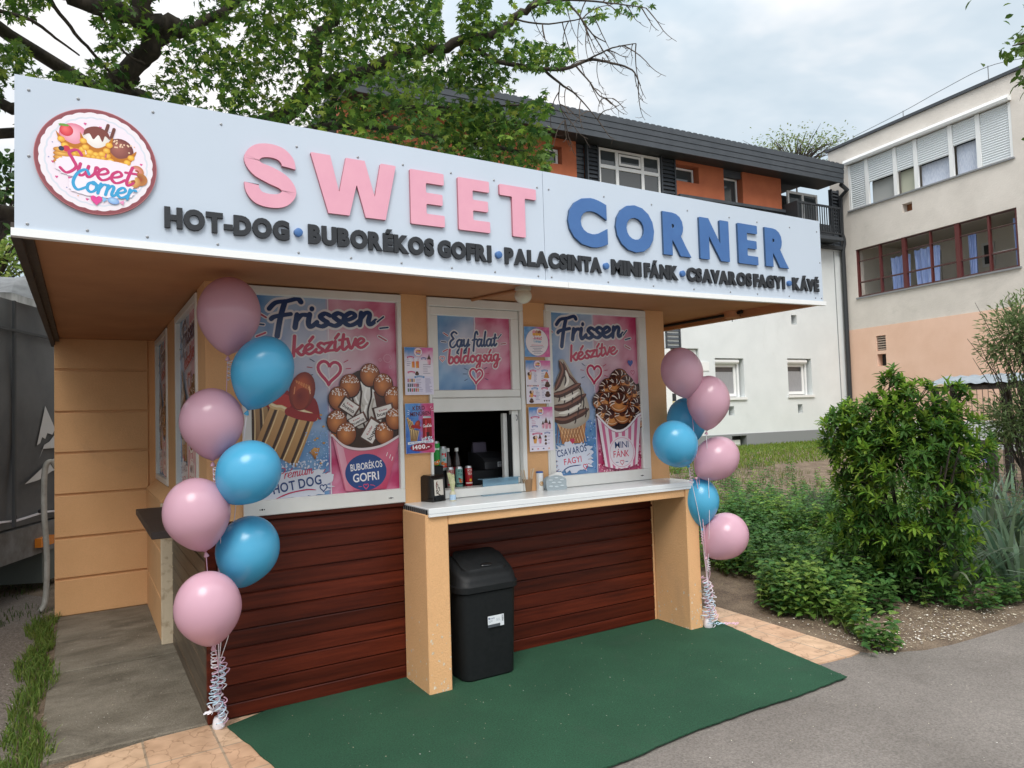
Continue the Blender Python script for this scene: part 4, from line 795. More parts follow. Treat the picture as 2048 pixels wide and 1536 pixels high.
# lamp, pipe and junction box under the canopy
t = thing('ceiling_lamp', 'round cream globe lamp under the canopy above the hatch', 'lamp', (1.80, -.50, SO))
mb = MB(); mb.lathe([(.052, .0), (.052, -.018), (.045, -.022)], Matrix.Translation((1.80, -.50, SO)), 20); mb.build('base', mat('lamp_base', (.5, .47, .38), .5), t, smooth=40)
mb = MB(); mb.lathe([(.046, -.02)]+[(.055*math.sin(a), -.055-.055*math.cos(a)*-1-.0) for a in []]+[(.055*math.cos(a), -.055+.05*math.sin(a)) for a in [R(40-13*i) for i in range(10)]]+[(.002, -.106)], Matrix.Translation((1.80, -.50, SO)), 24); mb.build('globe', mat('opal_globe', (.72, .70, .58), .25), t, smooth=1)
mb = MB(); mb.tube([(1.80, -.47, SO-.012), (1.74, -.25, SO-.012), (1.69, -.01, SO-.012)], .011, 8); tag(mb.build('conduit', M['soffit'], smooth=40), 'brown conduit running from the globe lamp to the hatch frame', 'conduit')
t = thing('junction_box', 'beige round junction box under the right canopy edge', 'junction box', (4.06, -.2, 2.43))
mb = MB(); mb.lathe([(.062, 0), (.062, -.05), (.05, -.058)], Matrix.Translation((4.045, -.2, 2.459)), 16); mb.build('body', M['soffit'], t, smooth=40)
mb = MB(); mb.tube([(4.05, -.14, 2.44), (4.06, .4, 2.44), (4.065, 3.0, 2.44)], .012, 6); mb.tube([(4.045, -.26, 2.44), (4.045, -.31, 2.445)], .014, 6); mb.tube([(4.045, -.2, 2.40), (4.046, -.2, 2.375)], .003, 5); mb.build('cable', M['black'], t)

# ---------------------------------------------------------------- sign board
SB = thing('sign_board', 'long white fascia sign with pink and blue raised shop lettering', 'sign', (1.67, -.96, 2.4))
def sag(x, z): return -(.026-.022*(z-2.40)/.63)*max(0, 1-((x-1.65)/2.47)**2)
YS = -.98
def panel(x0, x1, z0, z1, y0, y1, name, m, n=14):
    mb = MB(); secs = []
    for i in range(n+1):
        x = x0+(x1-x0)*i/n; secs.append([(x, y0, z0+sag(x, z0)), (x, y1, z0+sag(x, z0)), (x, y1, z1+sag(x, z1)), (x, y0, z1+sag(x, z1))])
    mb.loft(secs); return mb.build(name, m, SB)
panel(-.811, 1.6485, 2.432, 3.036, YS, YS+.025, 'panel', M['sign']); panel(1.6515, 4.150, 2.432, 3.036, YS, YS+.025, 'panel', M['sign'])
panel(-.822, 1.80, 2.400, 2.4305, YS-.008, YS+.028, 'trim', M['trim']); panel(1.802, 4.175, 2.400, 2.4305, YS-.008, YS+.028, 'trim', M['trim'])
panel(-.8, 4.14, 2.44, 3.02, YS+.026, YS+.055, 'backing', mat('sign_back', (.3, .3, .3), .6))
g = random.Random(6); screw = None
def screw_at(x, z):
    global screw
    z += sag(x, z)
    if screw is None:
        mb = MB(); mb.lathe([(.0058, 0), (.0058, .002), (.003, .0035)], Matrix.Rotation(R(90), 4, 'X'), 8); screw = mb.build('screw', M['steel']); o = screw
    else: o = screw.copy(); COL.objects.link(o)
    o.parent = SB; o.location = Vector((x, YS-.0002, z))-Vector(SB.location)
for x in [-.765, -.60, -.33, -.06, .27, .565, .8, 1.07, 1.33, 1.61, 1.69, 2.09, 2.47, 2.78, 3.17, 3.45, 3.80, 4.11]: screw_at(x, 2.952+(.03 if x < 0 else -.012*(x < 2)))
for x in [-.77, -.57, -.355, -.08, .27, .52, .78, 1.06, 1.32, 1.60, 1.69, 2.1, 2.46, 2.81, 3.15, 3.42, 3.76, 4.06, 4.13]: screw_at(x, 2.452)
screw_at(-.765, 2.72); screw_at(4.13, 2.72)
def letter(ch, x0, x1, z0, z1, mats, bold, depth=.016, cap=True, bev=.010):
    """one raised letter fitted to its place on the board"""
    vs, fs, gx0, gx1, gy0, gy1 = glyph(ch, bold, bev, .05)
    zs = [v.z for v in vs]; za, zb = min(zs), max(zs); q = []
    for p in vs:
        x = x0+(p.x-gx0)/(gx1-gx0)*(x1-x0); z = z0+(p.y-gy0)/(gy1-gy0)*(z1-z0)
        q.append((x, YS-.0003-(p.z-za)/(zb-za)*depth, z+sag((x0+x1)/2, (z0+z1)/2)))
    mb = MB(); mb.add(q, fs, 0)
    if len(mats) > 1:
        for i, f in enumerate(fs):
            if sum(q[j][1] for j in f)/len(f) > YS-depth+.0004: mb.mi[i] = 1
    return mb.build('letter', mats, SB)
mb = MB(); cl = [(q.x, q.y) for q in spline([(a, b, 0) for a, b in ((.198, .196), (.192, .225), (.163, .253), (.115, .262), (.062, .250), (.033, .211), (.058, .172), (.115, .149), (.172, .124), (.199, .084), (.168, .043), (.115, .032), (.064, .041), (.038, .070), (.032, .100))], 6)]; m_ = len(cl); LR = []
for i in range(m_):
    a, b = cl[max(i-1, 0)], cl[min(i+1, m_-1)]; d = Vector((b[0]-a[0], b[1]-a[1])).normalized(); h_ = .031+.008*math.exp(-((i-m_/2)/7)**2)
    if i in (0, m_-1): d = Vector((.12, 1 if i == 0 else 1)).normalized()*(1 if i == 0 else 1)
    LR.append(((cl[i][0]-d.y*h_, cl[i][1]+d.x*h_), (cl[i][0]+d.y*h_, cl[i][1]-d.x*h_)))
xs_ = [p[0] for q in LR for p in q]; zs_ = [p[1] for q in LR for p in q]; fx = lambda x: .032+(x-min(xs_))/(max(xs_)-min(xs_))*.229; fz_ = lambda z: 2.637+(z-min(zs_))/(max(zs_)-min(zs_))*.294+sag(.15, 2.7)
for yy in (YS-.016, YS-.0003): mb.add([(fx(p[0]), yy, fz_(p[1])) for q in LR for p in q], [])
mb.add([], [])
o_ = 2*m_
mb.f = [(2*i, 2*i+1, 2*i+3, 2*i+2) for i in range(m_-1)]+[(2*i, 2*i+2, o_+2*i+2, o_+2*i) for i in range(m_-1)]+[(2*i+1, o_+2*i+1, o_+2*i+3, 2*i+3) for i in range(m_-1)]+[(0, o_, o_+1, 1), (o_-2, o_-1, 2*o_-1, 2*o_-2)]
mb.mi = [0]*(m_-1)+[1]*(2*m_); mb.build('letter', [M['pinkl'], M['pinks']], SB)
CUT = {'W': [(0, 1), (.22, 1), (.316, .38), (.40, 1), (.62, 1), (.733, .38), (.81, 1), (1, 1), (.86, 0), (.62, 0), (.52, .56), (.43, 0), (.19, 0)],
 'E': [(0, 0), (0, 1), (1, 1), (1, .785), (.46, .785), (.46, .605), (.95, .605), (.95, .40), (.46, .40), (.46, .215), (1, .215), (1, 0)],
 'T': [(0, 1), (1, 1), (1, .785), (.68, .785), (.68, 0), (.33, 0), (.33, .785), (0, .785)],
 'N': [(0, 0), (0, 1), (.31, 1), (.69, .42), (.69, 1), (1, 1), (1, 0), (.70, 0), (.31, .57), (.31, 0)]}
def cut_letter(ch, x0, x1, z0, z1, mats, r=.006):
    q = [Vector((x0+u*(x1-x0), z0+v*(z1-z0))) for u, v in CUT[ch]]; n = len(q); o = []
    for i in range(n):      # every corner is eased a little
        a, b, c = q[i-1], q[i], q[(i+1) % n]; u = (a-b).normalized(); v = (c-b).normalized()
        if u.dot(v) > -.2 and (a-b).length > 3*r and (c-b).length > 3*r: o += [b+u*r, b+(u+v)*r*.29, b+v*r]
        else: o.append(b)
    dz = sag((x0+x1)/2, (z0+z1)/2); mb = MB(); mb.prism([(p.x, p.y+dz) for p in o], YS-.0003, YS-.016, lambda u, v, d: (u, d, v)); m = len(o)
    mb.mi = [0, 0]+[1]*m; return mb.build('letter', mats, SB)
for ch, x0, x1 in (('W', .329, .756), ('E', .831, 1.02), ('E', 1.101, 1.29), ('T', 1.355, 1.592)): cut_letter(ch, x0, x1, 2.645, 2.925, [M['pinkl'], M['pinks']])
for ch, x0, x1 in (('C', 1.808, 2.098), ('O', 2.162, 2.47), ('R', 2.545, 2.786), ('N', 2.867, 3.143), ('E', 3.232, 3.428), ('R', 3.508, 3.754)): cut_letter(ch, x0, x1, 2.645, 2.922, [M['bluel'], M['blues']]) if ch in CUT else letter(ch, x0, x1, 2.645-(.01 if ch in 'CO' else 0), 2.922+(.008 if ch in 'CO' else 0), [M['bluel'], M['blues']], .058)
def word(t, x0, x1, z0=2.497, z1=2.588, bold=.055):
    bv = .014; hg = glyph('H', bold, bv, .05); ch = hg[5]-hg[4]; x = 0; lo = []; KERN = {'KO': -.10, 'TA': -.14, 'AV': -.14, 'VA': -.14, 'FA': -.10, 'FÁ': -.10, 'ÁV': -.14, 'VÉ': -.03, 'LA': -.03, 'AG': -.04, 'GY': -.03}
    for i, c in enumerate(t):
        x += KERN.get(t[max(0, i-1):i+1], 0) if i else 0
        gl = glyph(c, bold, bv, .05); w = (gl[3]-gl[2])/ch; lo.append((c, x, w, (gl[4]-hg[4])/ch, (gl[5]-hg[4])/ch)); x += w+.045
    k = (x1-x0)/(x-.045)
    for c, a, w, b0, b1 in lo: letter(c, x0+a*k, x0+(a+w)*k, z0+b0*(z1-z0), z0+b1*(z1-z0), [M['char']], bold, .014, bev=bv)
for t, x0, x1 in (('HOT-DOG', -.291, .228), ('BUBORÉKOS', .314, .957), ('GOFRI', .979, 1.295), ('PALACSINTA', 1.380, 2.047), ('MINI', 2.122, 2.357), ('FÁNK', 2.381, 2.666), ('CSAVAROS', 2.743, 3.357), ('FAGYI', 3.378, 3.706), ('KÁVÉ', 3.793, 4.092)): word(t, x0, x1)
for x in (.268, 1.340, 2.080, 2.704, 3.753):
    mb = MB(); mb.lathe([(.0195, 0), (.0195, .018), (.016, .020)], Matrix.Translation((x, YS-.0003, 2.542+sag(x, 2.54))) @ Matrix.Rotation(R(90), 4, 'X'), 18); mb.build('bullet', M['bluel'], SB, smooth=40)
P = Print(lambda u, v, l: (u, YS-.0125-l, v)); art_logo(P, -.534, 2.729, .213)
emb = P.build('round_emblem', M['paper'], SB, vcol=True)
mb = MB(); mb.lathe([(.2155, 0), (.2155, .012)], Matrix.Translation((-.534, YS-.0002, 2.729)) @ Matrix.Rotation(R(90), 4, 'X'), 72); mb.build('emblem_disc', mat('emblem_rim', (.46, .16, .17), .5), emb)
# paper posters fixed to the piers
def card(name, art, x0, x1, z0, z1, label, y=-.004):
    P = Print(lambda u, v, l: (u, y-.003-l, v)); art(P)
    o = P.build(name, M['paper'], vcol=True); tag(o, label, 'poster', 'menu cards on the piers')
    mb = MB(); mb.box(x0-.001, x1+.001, y-.0028, y, z0-.001, z1+.001); mb.build('backing_board', M['white'], o)
card('menu_card', art_menu1, 1.184, 1.385, 1.804, 2.112, 'drinks menu card with rows of small bottles, above the hot dog offer poster', -.021)
card('offer_poster', art_kerd, 1.18, 1.38, 1.427, 1.748, 'poster with hot dog, red can and 1400 price left of the hatch', -.021)
card('round_badge_card', art_card, 2.10, 2.317, 2.066, 2.282, 'blue and pink card with a white oval, topmost right of the hatch', -.021)
card('menu_card', art_menu2, 2.104, 2.316, 1.731, 2.04, 'dessert menu card with many cakes, middle one right of the hatch', -.021)
card('menu_card', art_menu3, 2.119, 2.322, 1.392, 1.705, 'ice cream menu card, lowest one right of the hatch', -.021)
# ---------------------------------------------------------------- balloons
M['bpink'] = mat('pink_balloon', (.76, .465, .565), .26, coat=.2, trans=.3)
M['bblue'] = mat('blue_balloon', (.11, .52, .80), .26, coat=.2, trans=.3)
M['rib_w'] = mat('white_ribbon', (.75, .72, .76), .3); M['rib_p'] = mat('pink_ribbon', (.78, .5, .64), .3); M['rib_b'] = mat('pale_blue_ribbon', (.55, .72, .85), .3)
def balloon(c, kn, r, h, col, label, grp):
    """c centre of the round part, kn direction point of the knot, r radius, h half length"""
    c = Vector(c); d = (Vector(kn)-c).normalized(); q = d.to_track_quat('-Z', 'Y').to_matrix().to_4x4()
    t = thing('balloon', label, 'balloon', c, grp); prof = []
    for i in range(25):
        a = PI*i/24; z = math.cos(a)*h; x = r*math.sin(a)
        if z < 0: k = -z/h; z *= 1+.13*k**3; x *= 1-.16*k**2.2
        prof.append((max(x, .0005), z))
    prof[-1] = (.006, prof[-1][1]-.006); Mx = Matrix.Translation(c) @ q
    mb = MB(); mb.lathe(prof[::-1], Mx, 40); mb.build('body', col, t, smooth=1)
    zb = prof[-1][1]; mb = MB(); mb.lathe([(.004, zb-.004), (.007, zb-.010), (.009, zb-.014), (.013, zb-.024), (.012, zb-.027), (.006, zb-.020)][::-1], Mx, 12); mb.build('knot', col, t, smooth=40)
    return Mx @ Vector((0, 0, zb-.016))
lft = [('pink', (.075, -.32, 2.235), (.06, -.32, 1.9), .158, .192, 'topmost pink balloon on the left, tucked under the canopy'),
 ('blue', (.205, -.49, 1.918), (.135, -.42, 1.7), .153, .185, 'upper blue balloon in front of the hot dog window'),
 ('pink', (-.022, -.36, 1.667), (-.02, -.36, 1.4), .155, .172, 'second pink balloon from the top, by the left front pier'),
 ('blue', (.128, -.49, 1.405), (.03, -.42, 1.27), .156, .167, 'middle blue balloon over the hot dog window corner'),
 ('pink', (-.104, -.41, 1.215), (-.06, -.38, 1.0), .157, .176, 'pink balloon in front of the side shelf'),
 ('blue', (.155, -.30, .985), (.10, -.26, .78), .16, .18, 'lowest blue balloon in front of the wood cladding'),
 ('pink', (-.066, -.47, .757), (-.03, -.40, .5), .155, .18, 'lowest pink balloon above the tinsel weight on the left')]
rgt = [('pink', (3.199, -.45, 1.933), (3.30, -.43, 1.7), .152, .185, 'topmost pink balloon at the right front pier'),
 ('pink', (3.385, -.52, 1.712), (3.36, -.50, 1.4), .155, .19, 'second pink balloon from the top at the right end'),
 ('blue', (3.46, -.22, 1.575), (3.46, -.24, 1.3), .155, .175, 'blue balloon half hidden behind two pink ones'),
 ('blue', (3.084, -.47, 1.408), (3.27, -.43, 1.2), .16, .18, 'blue balloon at the right pier above the counter end'),
 ('pink', (3.498, -.47, 1.279), (3.37, -.44, 1.18), .158, .182, 'pink balloon beside the right end of the counter'),
 ('blue', (3.42, -.36, .965), (3.41, -.38, .7), .142, .172, 'blue balloon behind the right counter leg'),
 ('pink', (3.565, -.46, .69), (3.41, -.42, .55), .168, .182, 'lowest pink balloon beside the right counter leg')]
def cluster(bl, base, grp, side):
    kn = []
    for c, p, k, r, h, lab in bl: kn.append((c, balloon(p, k, r, h, M['bpink'] if c == 'pink' else M['bblue'], lab, grp)))
    b = Vector(base); t = thing('ribbon_weight', 'balloon weight with tangled curling ribbons standing '+('at the left front corner of the kiosk' if side < 0 else 'beside the right counter leg'), 'balloon weight', b)
    mb = MB(); mb.lathe([(.030, 0), (.033, .01), (.028, .045), (.02, .06)], Matrix.Translation(b), 14); mb.build('weight', M['rib_w'], t, smooth=40)
    g = random.Random(int(side+5)); hub = b+Vector((0, -.01, .30))
    for i, (c, k) in enumerate(kn):
        mid = (k+hub)/2+Vector((g.uniform(-.015, .015), g.uniform(-.03, .0), 0))
        mb = MB(); mb.tube(spline([k, mid, hub, b+Vector((g.uniform(-.01, .01), -.02, .05))], 6), .0022, 5); mb.build('strand', M['rib_w'] if i % 2 else M['rib_p'], t, smooth=1)
    for i, (c, k) in enumerate(kn):      # short curls hanging from the knots
        if i % 3 == 1: continue
        L_ = g.uniform(.07, .13); x0 = k+Vector((g.uniform(-.015, .015), -.012, -.012)); p = []
        for j in range(40): a = j*.75; p.append(x0+Vector((.013*math.cos(a), .013*math.sin(a)-.005, -L_*j/40)))
        mb = MB(); mb.tube(p, .0024, 5); mb.build('curl', M['rib_w'] if c == 'pink' else M['rib_p'], t, smooth=1)
    for i in range(17):
        z = .33-.0175*i; ang = g.uniform(0, 2*PI); p = []; c0 = b+Vector((.024*math.cos(ang), .024*math.sin(ang)-.022, max(.02, z))); w = g.uniform(.010, .026); ax = Vector((g.uniform(-.5, .5), g.uniform(-.5, .2), -1)).normalized(); u = ax.orthogonal().normalized(); v = ax.cross(u)
        for j in range(34): a = j*.62; p.append(c0+u*w*math.cos(a)+v*w*math.sin(a)+ax*(.0032*j-.05)+Vector((0, 0, 0)))
        p = [Vector((q.x, q.y, max(.022, q.z))) for q in p]
        mb = MB(); mb.tube(p, .0032, 4); mb.build('curl', (M['rib_p'], M['rib_w'], M['rib_b'])[i % 3], t, smooth=1)
    if side < 0:
        mb = MB()
        for i in range(26):
            a = g.uniform(0, 2*PI); e_ = g.uniform(-.5, .9); d = Vector((math.cos(a)*math.cos(e_), math.sin(a)*math.cos(e_), math.sin(e_))); c0 = b+Vector((-.03, -.03, .105)); s_ = d.orthogonal().normalized()*.004; n_ = d*g.uniform(.028, .05)
            mb.add([c0+s_, c0-s_, c0+n_-s_, c0+n_+s_], [(0, 1, 2, 3)])
        mb.build('rosette', M['rib_w'], t)
    else:
        for i in range(9):
            p = [b+Vector((.04+.016*i+.011*math.cos(j*.8), -.03-.012*i+.011*math.sin(j*.8), .018+.012*abs(math.sin(j*.4+i)))) for j in range(22)]
            mb = MB(); mb.tube(p, .003, 4); mb.build('curl', M['rib_p'] if i > 3 else M['rib_b'], t, smooth=1)
cluster(lft, (.035, -.075, .017), 'balloon bunch at the left corner', -1)
cluster(rgt, (3.415, -.395, .024), 'balloon bunch at the right end', 1)

# ---------------------------------------------------------------- waste bin
def rrect(cx, cy, hx, hy, r, z, n=5, bow=0):
    p = []
    for sx, sy, a0 in ((1, 1, 0), (-1, 1, 90), (-1, -1, 180), (1, -1, 270)):
        for i in range(n+1):
            a = R(a0+90*i/n); x = sx*(hx-r)+r*math.cos(a); y = sy*(hy-r)+r*math.sin(a)
            if bow and y < 0: y -= bow*(1-(x/hx)**2)
            p.append(Vector((cx+x, cy+y, z(cy+y, x) if callable(z) else z)))
    return p
bx, by = 1.588, -.195
t = thing('waste_bin', 'tall black plastic swing-lid bin under the counter', 'bin', (bx, by, .024))
mb = MB(); mb.loft([rrect(bx, by, .178, .118, .05, .024, bow=.02), rrect(bx, by, .186, .126, .055, .034, bow=.02), rrect(bx, by, .205, .138, .06, .555, bow=.022), rrect(bx, by, .200, .134, .06, .562, bow=.02)]); mb.build('body', M['black'], t, smooth=35)
lz = lambda y, x: .655+(y-(by-.16))*.50-.35*x*x-(.0 if y < by+.08 else (y-by-.08)*1.2)
mb = MB(); mb.loft([rrect(bx, by, .217, .148, .065, .563, bow=.024), rrect(bx, by, .222, .152, .068, .566, bow=.024), rrect(bx, by, .222, .152, .068, .600, bow=.024), rrect(bx, by, .214, .145, .066, .607, bow=.024), rrect(bx, by, .207, .14, .07, lambda y, x: lz(y, x)-.022, bow=.024), rrect(bx, by, .197, .131, .07, lambda y, x: lz(y, x)-.006, bow=.022), rrect(bx, by, .180, .116, .065, lambda y, x: lz(y, x), bow=.02), rrect(bx, by, .10, .06, .04, lambda y, x: lz(y, x)+.012, bow=.01), rrect(bx, by, .02, .02, .01, lambda y, x: lz(y, x)+.016)]); mb.build('lid', M['black'], t, smooth=40)
fz = lambda y, x: lz(y, x)+.0165
mb = MB(); mb.loft([rrect(bx, by-.005, .160, .098, .05, lambda y, x: fz(y, x)-.016, bow=.016), rrect(bx, by-.005, .158, .096, .05, fz, bow=.016), rrect(bx, by-.005, .152, .09, .05, lambda y, x: fz(y, x)+.003, bow=.014), rrect(bx, by-.005, .08, .05, .03, lambda y, x: fz(y, x)+.005), rrect(bx, by-.005, .01, .01, .005, lambda y, x: fz(y, x)+.006)]); mb.build('flap', M['black'], t, smooth=40)
Mh = Matrix.Translation((bx+.01, by-.085, fz(by-.085, 0)+.004)) @ Matrix.Rotation(R(26), 4, 'X') @ Matrix.Diagonal((1.7, .8, .5, 1))
mb = MB(); mb.lathe([(.024*math.cos(a), .016*math.sin(a)) for a in [R(-90+15*i) for i in range(13)]], Mh, 20); mb.build('handle', M['blackgl'], t, smooth=1)
yb = by-.1545
P = Print(lambda u, v, l: (u, yb-.0015-(u-1.6)*-.035-l, v)); P.poly([(1.558, .338), (1.676, .338), (1.676, .408), (1.558, .408)], 'd4d8dc'); P.poly([(1.558, .338), (1.648, .338), (1.648, .356), (1.558, .356)], '4a4e54')
P.poly([(1.563, .388), (1.572, .388), (1.572, .399), (1.563, .399)], '2a3a6c'); P.text('stork', 1.575, .388, .010, '2a3a6c', .033, .02); lines(P, 1.563, .380, .03, 3, .006, '8a8e98', 2, .002); P.text('50 L', 1.62, .372, .016, '9aa0a8', .03, .01)
for i in range(9): P.poly([(1.660, .366+.0042*i), (1.672, .366+.0042*i), (1.672, .3685+.0042*i-.001*(i % 2)), (1.660, .3685+.0042*i-.001*(i % 2))], '20242c')
P.build('sticker', M['paper'], t, vcol=True)

# ---------------------------------------------------------------- on the counter
ZC = 1.1125
M['card'] = mat('brown_kraft', (.33, .20, .105), .8); M['birch'] = mat('birch_stick', (.70, .55, .38), .7, (.6, .45, .3), 30)
t = thing('napkin_dispenser', 'black napkin dispenser with white decorated front at the left end of the counter', 'napkin dispenser', (1.36, -.035, ZC))
Md = Matrix.Translation((1.355, -.025, ZC)) @ Matrix.Rotation(R(20), 4, 'Z')
def ptz(p): return Md @ Vector(p)
pr_ = [(-.062, 0), (.062, 0), (.055, .150), (.045, .168), (-.02, .172), (-.045, .160), (-.055, .03)]
mb = MB(); mb.prism([(a, b) for a, b in pr_][::1], -.058, .058, lambda u, v, d: ptz((d, -u*1.0, v))); mb.build('body', M['blackgl'], t)
P = Print(lambda u, v, l: ptz((u, -.0635+(.007*v/.15)-l, v))); P.poly([(-.04, .04), (.04, .04), (.04, .140), (-.04, .140)], 'd8d2c8')
g = random.Random(8)
for i in range(8): a, b = g.uniform(-.022, .022), g.uniform(.055, .13); P.stroke([(a, b), (a+g.uniform(-.012, .012), b-.012), (a+g.uniform(-.01, .014), b-.022)], .006, ('2c1c18', '6a3024')[i % 3 == 0])
P.build('front_plate', M['paper'], t, vcol=True)
mb = MB(); mb.box(-.04, .04, -.068, -.058, .006, .03, M=Md); mb.build('slot', M['black'], t)
def cyl_item(name, label, cat, x, y, z, prof, mats, grp=None, n=20, art=None, r=None):
    t = thing(name, label, cat, (x, y, z), grp)
    for nm, pf, m in prof:
        mb = MB(); mb.lathe(pf, Matrix.Translation((x, y, z)), n); mb.build(nm, m, t, smooth=40)
    if art:      # label wrapped on the front
        P = Print(lambda u, v, l: (x+(r+.0006+l)*math.sin(u/r-.05), y-(r+.0006+l)*math.cos(u/r-.05), z+v)); art(P); P.build('print', M['print'], t, vcol=True)
    return t
gl_b = mat('label_blue', (.04, .12, .38), .35); glass = mat('clear_plastic', (.72, .78, .74), .1, transm=.8)
t = cyl_item('small_bottle', 'tiny bottle with blue label and pale green stems beside the napkin dispenser', 'bottle', 1.452, -.125, ZC, [('body', [(.019, 0), (.02, .004), (.02, .05), (.014, .062)], mat('frosted_glass', (.62, .58, .42), .3)), ('label_band', [(.0206, .008), (.0206, .042)], mat('pale_label', (.45, .62, .80), .4))], None)
mb = MB(); g = random.Random(9)
for i in range(9): mb.tube([(1.452+g.uniform(-.006, .006), -.125+g.uniform(-.006, .006), ZC+.05), (1.452+g.uniform(-.016, .016), -.125+g.uniform(-.016, .016), ZC+.12), (1.452+g.uniform(-.03, .02), -.125+g.uniform(-.02, .02), ZC+g.uniform(.15, .185))], [.004, .006, .008], 5)
mb.build('stems', mat('pale_green', (.50, .56, .26), .7, (.62, .6, .4), 40), t)
# cans and bottles on the inner worktop
ZI = 1.166
def canprof(r, h): return [(r*.86, 0), (r, .008), (r, h-.014), (r*.84, h), (r*.80, h-.002)]
alu = mat('can_top', (.6, .6, .62), .3, metal=.8)
def can(x, y, col, top, label, art, r=.026, h=.142, z=ZI, nm='drink_can'):
    return cyl_item(nm, label, 'can', x, y, z, [('body', canprof(r, h)[:3], mat(nm+'_paint', lin(col), .3)), ('rim', [(r, h-.014), (r*.84, h), (r*.80, h-.002)], alu)], None, 'drinks standing in the hatch', 24, art, r)
def canart(c1, txt, c2, extra=()):
    def f(P):
        for a in range(6): P.poly([(-.03+.01*a, .02), (-.02+.01*a, .02), (-.02+.01*a, .03), (-.03+.01*a, .03)], c2)
        for i, w in enumerate(txt): P.text(w, -.017, .105-.024*i, .016, c2, .034, .02)
        for u, v, r, c in extra: P.disc(u, v, r, c=c, n=9)
    return f
can(1.575, .155, 'a89890', 0, 'slim can with red and grey stripes, left one of the three front cans', canart(0, ('ICE', 'TEA'), 'b83038', ((.0, .05, .012, 'c86040'),)))
can(1.645, .16, '7ab0a8', 0, 'turquoise can in the middle of the three front cans', canart(0, ('ICE', 'TEA'), '2a3a40', ((.003, .045, .014, 'd06830'), (-.008, .06, .008, '803028'))))
can(1.722, .165, 'b01c24', 0, 'red can, right one of the three front cans', canart(0, ('ICE', 'TEA'), 'f0d8d0', ((.004, .045, .01, 'e8c040'),)))
can(1.475, .17, '1c9a3c', 0, 'tall green can next to the hatch frame', canart(0, ('M',), 'e8f4e8', ((.0, .02, .016, 'e07820'), (-.012, .016, .012, 'e89030'), (.014, .03, .012, 'e07820'))), .030, .165, ZI+.16, 'tall_can')
mb = MB(); mb.box(1.44, 1.512, .13, .21, ZI, ZI+.1595, b=.004); mb.box(1.513, 1.585, .18, .25, ZI, ZI+.1195, b=.004); tag(mb.build('drinks_riser', M['black']), 'black stepped riser under the two tall cans in the hatch', 'riser')
can(1.548, .215, 'b8c4c4', 0, 'pale silver can with red and orange print behind the front cans', canart(0, ('M',), 'c83038', ((-.01, .05, .013, 'e07828'), (.012, .04, .013, 'd85820'), (.0, .075, .010, '50b0a8'), (.012, .1, .008, 'd83838'))), .031, .165, ZI+.12, 'tall_can')
cola = mat('cola', (.02, .008, .006), .12, coat=.5)
for i, (x, y, lab) in enumerate(((1.618, .275, 'dark cola bottle with a red label, left of two'), (1.68, .26, 'dark cola bottle with white cap and red label, right of two'))):
    cyl_item('drink_bottle', lab, 'bottle', x, y, ZI, [('body', [(.026, 0), (.03, .01), (.03, .16), (.026, .20), (.012, .235), (.011, .245)], cola), ('label_band', [(.0306, .07), (.0306, .135)], mat('red_label', (.55, .02, .03), .4)), ('cap', [(.014, .243), (.014, .265), (.012, .268)], M['white'])], None, 'drinks standing in the hatch')
# register and the black drawer below it
t = thing('cash_register', 'black cash register with small display and a white barcode sticker', 'cash register', (1.98, .32, ZI+.10))
z0 = ZI+.105
mb = MB(); mb.prism([(.16, 0), (.16, .05), (.19, .075), (.30, .115), (.42, .115), (.42, 0)], 1.885, 2.075, lambda u, v, d: (d, u+.06, z0+v)); mb.build('body', mat('register_case', (.035, .036, .04), .3), t)
mb = MB(); mb.prism([(.355, .115), (.36, .185), (.375, .19), (.39, .115)], 1.90, 2.01, lambda u, v, d: (d, u+.06, z0+v)); mb.build('display', mat('display_back', (.16, .14, .19), .3), t)
P = Print(lambda u, v, l: (u, .218-l, z0+v)); P.poly([(1.99, .012), (2.062, .012), (2.062, .047), (1.99, .047)], 'd8dade')
for i in range(14): P.poly([(1.994+.0048*i, .026), (1.9965+.0048*i+.0008*(i % 3), .026), (1.9965+.0048*i+.0008*(i % 3), .044), (1.994+.0048*i, .044)], '22242a')
P.text('431103', 1.996, .0145, .009, '22242a', .055, .02); P.build('barcode_sticker', M['paper'], t, vcol=True)
mb = MB(); mb.box(1.76, 2.19, .20, .55, ZI, ZI+.103, b=.006); tag(mb.build('cash_box', M['black']), 'black box under the register on the inner worktop', 'cash box')
# bundle of black straws
t = thing('straw_holder', 'bundle of black drinking straws standing at the right side of the hatch', 'straws', (2.09, .13, ZI)); g = random.Random(12)
for i in range(26):
    a = g.uniform(0, 2*PI); q = .035*math.sqrt(g.random()); x, y = 2.09+q*math.cos(a), .145+q*math.sin(a)
    mb = MB(); mb.tube([(x, y, ZI+.01), (2.09+q*1.25*math.cos(a), .145+q*1.25*math.sin(a), ZI+.235+g.uniform(-.006, .012))], .0035, 6); mb.build('straw', M['black'], t, smooth=40)
mb = MB(); mb.lathe([(.042, .15), (.0425, .156), (.042, .16)], Matrix.Translation((2.09, .145, ZI)), 18); mb.build('band', M['steel'], t, smooth=40)
mb = MB(); mb.lathe([(.036, 0), (.043, .07), (.041, .07), (.034, .003)], Matrix.Translation((2.09, .145, ZI)), 20); mb.build('cup', M['black'], t, smooth=40)
